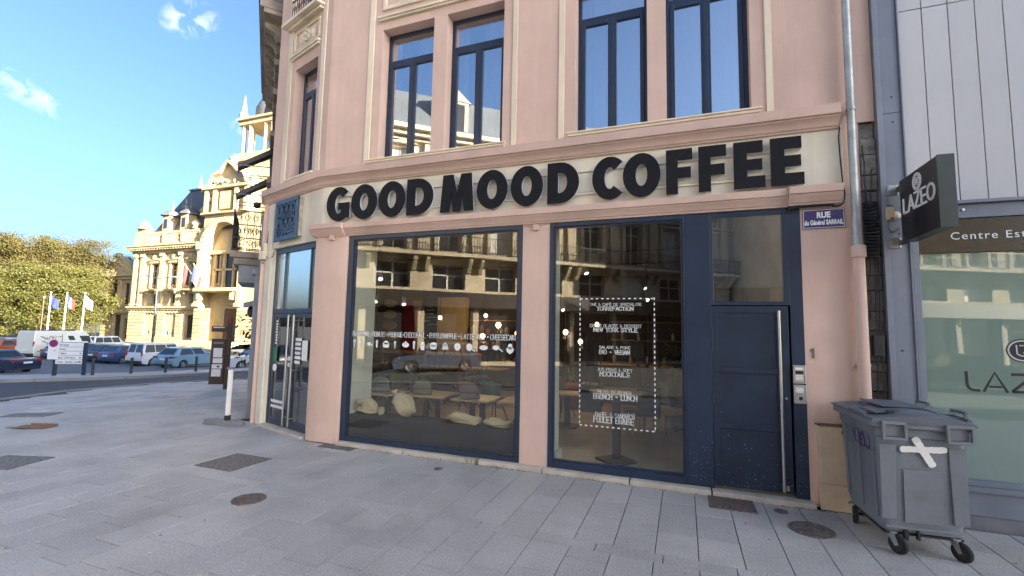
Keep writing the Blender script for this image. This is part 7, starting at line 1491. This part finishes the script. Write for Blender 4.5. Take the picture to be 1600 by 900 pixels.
# ------------------------------------------------------------ opposite side of the street (seen mirrored in the glass), then unseen blocks added to shade it
M['ostone'] = mat('opposite_limestone', (.50, .43, .31), .85, var=.15, vs=.7, bump=.4, bs=12, stain=.5); M['oblind'] = mat('pale_shutter', (.55, .55, .52), .6); M['owood'] = mat('dark_shop_front', (.025, .018, .016), .5); M['oslate'] = mat('zinc_mansard', (.085, .10, .115), .6, metal=.1, var=.15, vs=.6)
def opposite(name, P, u, L, label, seed, top=13.2):
    fr = Fr(P, u); o = empty(name, fr(L/2, 0, 0), label, 'building'); rj = random.Random(seed); bay = 3.1; nb = int(L/bay); off = (L-nb*bay)/2
    cs = [off+bay*(k+.5) for k in range(nb)]; ops = []
    for c in cs: ops += [(c-.95, c+.95, 4.15, 5.55), (c-.62, c+.62, 6.35, 9.0), (c-.6, c+.6, 9.9, 12.2)]
    m = MB(); m.wall(fr, 0, L, 3.4, top, ops, .35); m.wall(fr, 0, L, -.2, 3.4, [(a-1.3, a+1.3, .1, 3.1) for a in cs], .3); m.quad(fr(0, 0, 0), fr(0, 9, 0), fr(0, 9, top), fr(0, 0, top)); m.quad(fr(L, 0, 0), fr(L, 9, 0), fr(L, 9, top), fr(L, 0, top)); m.quad(fr(0, 9, 0), fr(L, 9, 0), fr(L, 9, top), fr(0, 9, top)); m.obj('wall', 'ostone', o)
    for a, b, e, h in ops:
        w_ = MB().box(fr, a, b, .30, .34, e, h).obj('window', 'hdark' if rj.random() < .75 else 'oblind', o); c = (a+b)/2; f = MB(); f.box(fr, c-.05, c+.05, .26, .299, e, h); f.box(fr, a, a+.08, .26, .299, e, h); f.box(fr, b-.08, b, .26, .299, e, h); f.box(fr, a, b, .26, .2985, h-.6, h-.52); f.obj('frame', 'oblind', w_)
    s = MB(); [s.box(fr, a-1.3, a+1.3, .25, .3, .1, 3.1) for a in cs]; s.obj('shop_glass', 'hdark', o); s = MB(); s.box(fr, .3, L-.3, -.5, .0, 3.15, 4.0); [s.box(fr, a-1.45, a-1.25, -.12, .05, 0, 3.14) for a in cs]; s.obj('shop_fascia', 'owood', o, bevel=.02)
    t = MB()
    for z, d in ((4.02, .2), (5.75, .35), (9.4, .3), (12.5, .3)): t.box(fr, 0, L, -d, .02, z, z+.16)
    t.box(fr, 0, L, -.9, .02, top-.25, top); t.box(fr, 0, L, -.6, .02, top-.5, top-.251)
    for c in cs:
        for s_ in (-1, 1): t.box(fr, c+s_*.78-.12, c+s_*.78+.12, -.14, .02, 6.2, 9.1); t.box(fr, c+s_*.75-.1, c+s_*.75+.1, -.12, .02, 9.7, 12.3)
        t.box(fr, c-1.0, c+1.0, -.3, .02, 9.101, 9.28); t.prism([fr(c-1.0, -.28, 12.31), fr(c+1.0, -.28, 12.31), fr(c, -.28, 12.49)], fr.n*.28)
        for q in (-1.55, ): t.box(fr, c+q-.3, c+q+.3, -.18, .02, 5.92, 12.49)
    t.obj('stone_trim', 'ostone', o, bevel=.02)
    b = MB(); b.box(fr, .2, L-.2, -.95, .0, 5.92, 6.12)
    for c in cs:
        for s_ in (-1, 1): b.prism([fr(c+s_*1.2, 0, 5.1), fr(c+s_*1.2, -.18, 5.15), fr(c+s_*1.2, -.75, 5.75), fr(c+s_*1.2, -.8, 5.92), fr(c+s_*1.2, 0, 5.92)], fr.u*.22)
    b.obj('balcony_slab', 'ostone', o, bevel=.02)
    r = MB(); r.box(fr, .2, L-.2, -.93, -.90, 7.05, 7.10); r.box(fr, .2, L-.2, -.93, -.90, 6.2, 6.23); n_ = int((L-.4)/.16)
    for k in range(n_): r.box(fr, .2+k*.16, .222+k*.16, -.925, -.905, 6.12, 7.05)
    for c in cs:
        for k in range(5): r.tube([fr(c-.6+k*.3+.12*math.cos(a), -.915, 6.62+.16*math.sin(a)) for a in [q*.9 for q in range(8)]], .016, 4)
        r.box(fr, c-.7, c+.7, -.35, -.32, 10.75, 10.8); [r.box(fr, c-.7+k*.14, c-.68+k*.14, -.345, -.325, 9.9, 10.75) for k in range(11)]
    r.obj('balcony_railing', 'blk', o)
    mo = MB(); mo.add([fr(0, -.2, top), fr(L, -.2, top), fr(L, 1.5, top+3.0), fr(0, 1.5, top+3.0), fr(0, 9, top), fr(L, 9, top), fr(L, 7, top+3), fr(0, 7, top+3)], [(0, 1, 2, 3), (5, 4, 7, 6), (3, 2, 6, 7), (0, 3, 7, 4), (1, 5, 6, 2)]); mo.obj('mansard_roof', 'oslate', o)
    for c in cs[::2]:
        d = MB(); d.box(fr, c-.7, c+.7, .1, 2.0, top+.3, top+2.3); d.prism([fr(c-.85, .05, top+2.3), fr(c+.85, .05, top+2.3), fr(c, .05, top+3.0)], fr.n*1.8); d.obj('dormer', 'stoneN', o); MB().box(fr, c-.45, c+.45, .06, .099, top+.5, top+2.1).obj('dormer_window', 'hdark', o)
    for c in cs[2::4]: MB().box(fr, c+1.2, c+2.4, 4.5, 5.3, top+2, top+4.0).obj('chimney', 'stoneN', o)
    return o
dO = Vector((.753, -.658)); opposite('opposite_corner_building', Vector((8.5, -34.6)), -dO, 37.0, 'pale stone building with balconies across the street, mirrored in the shop windows', 3)
opposite('opposite_row_building', Vector((22.0, -32.0)), Vector((-.90, .436)), 17.5, 'pale stone building mirrored in the frosted clinic window', 5, 12.6)
SH = empty('added_sun_blocker', (46, -9, 0), 'tall unseen block added to keep the low sun off the street', 'building'); sf = Fr((42, -1.5), (0, -1)); ops = [(1+k*2.9, 2.3+k*2.9, z, z+2.0) for k in range(6) for z in (1, 4.5, 8, 11.5, 15)]  # unseen block, added to keep direct sun off the pink front and pavement
m = MB(); m.wall(sf, 0, 18, -.2, 21, ops, .3); m.quad(sf(18, 0, 0), sf(18, 12, 0), sf(18, 12, 21), sf(18, 0, 21)); m.quad(sf(0, 0, 0), sf(0, 12, 0), sf(0, 12, 21), sf(0, 0, 21)); m.quad(sf(0, 12, 0), sf(18, 12, 0), sf(18, 12, 21), sf(0, 12, 21)); m.quad(sf(0, 0, 21), sf(18, 0, 21), sf(18, 12, 21), sf(0, 12, 21)); m.obj('wall', 'ostone', SH); MB().box(sf, 0, 18, .25, .3, .5, 18).obj('window', 'hdark', SH)
RB = empty('added_shade_block', (2, 16, 0), 'plain unseen block added behind the pink building to shade the square', 'building'); MB().box(FAC, -4, 9, 11.6, 21, 0, 15.5).obj('wall', 'ostone', RB); MB().box(FAC, -4.2, 9.2, 11.5, 21.2, 15.501, 15.8).obj('roof', 'oslate', RB)  # added out of view so its shadow covers the parked cars
CR = paint('dark_red_car_paint', (.10, .018, .02))
car(11.4, -18.2, rad(-2), 4.4, 1.8, 1.47, 'sedan', CR, 'dark red saloon parked across the street, mirrored in the frosted window'); car(16.6, -18.4, rad(2), 4.2, 1.78, 1.5, 'hatch', CDB, 'dark hatchback parked across the street behind the red saloon')
car(-11.6, -13.6, rad(139), 4.3, 1.8, 1.45, 'hatch', CG, 'grey car parked across the street, mirrored in the wide shop window')
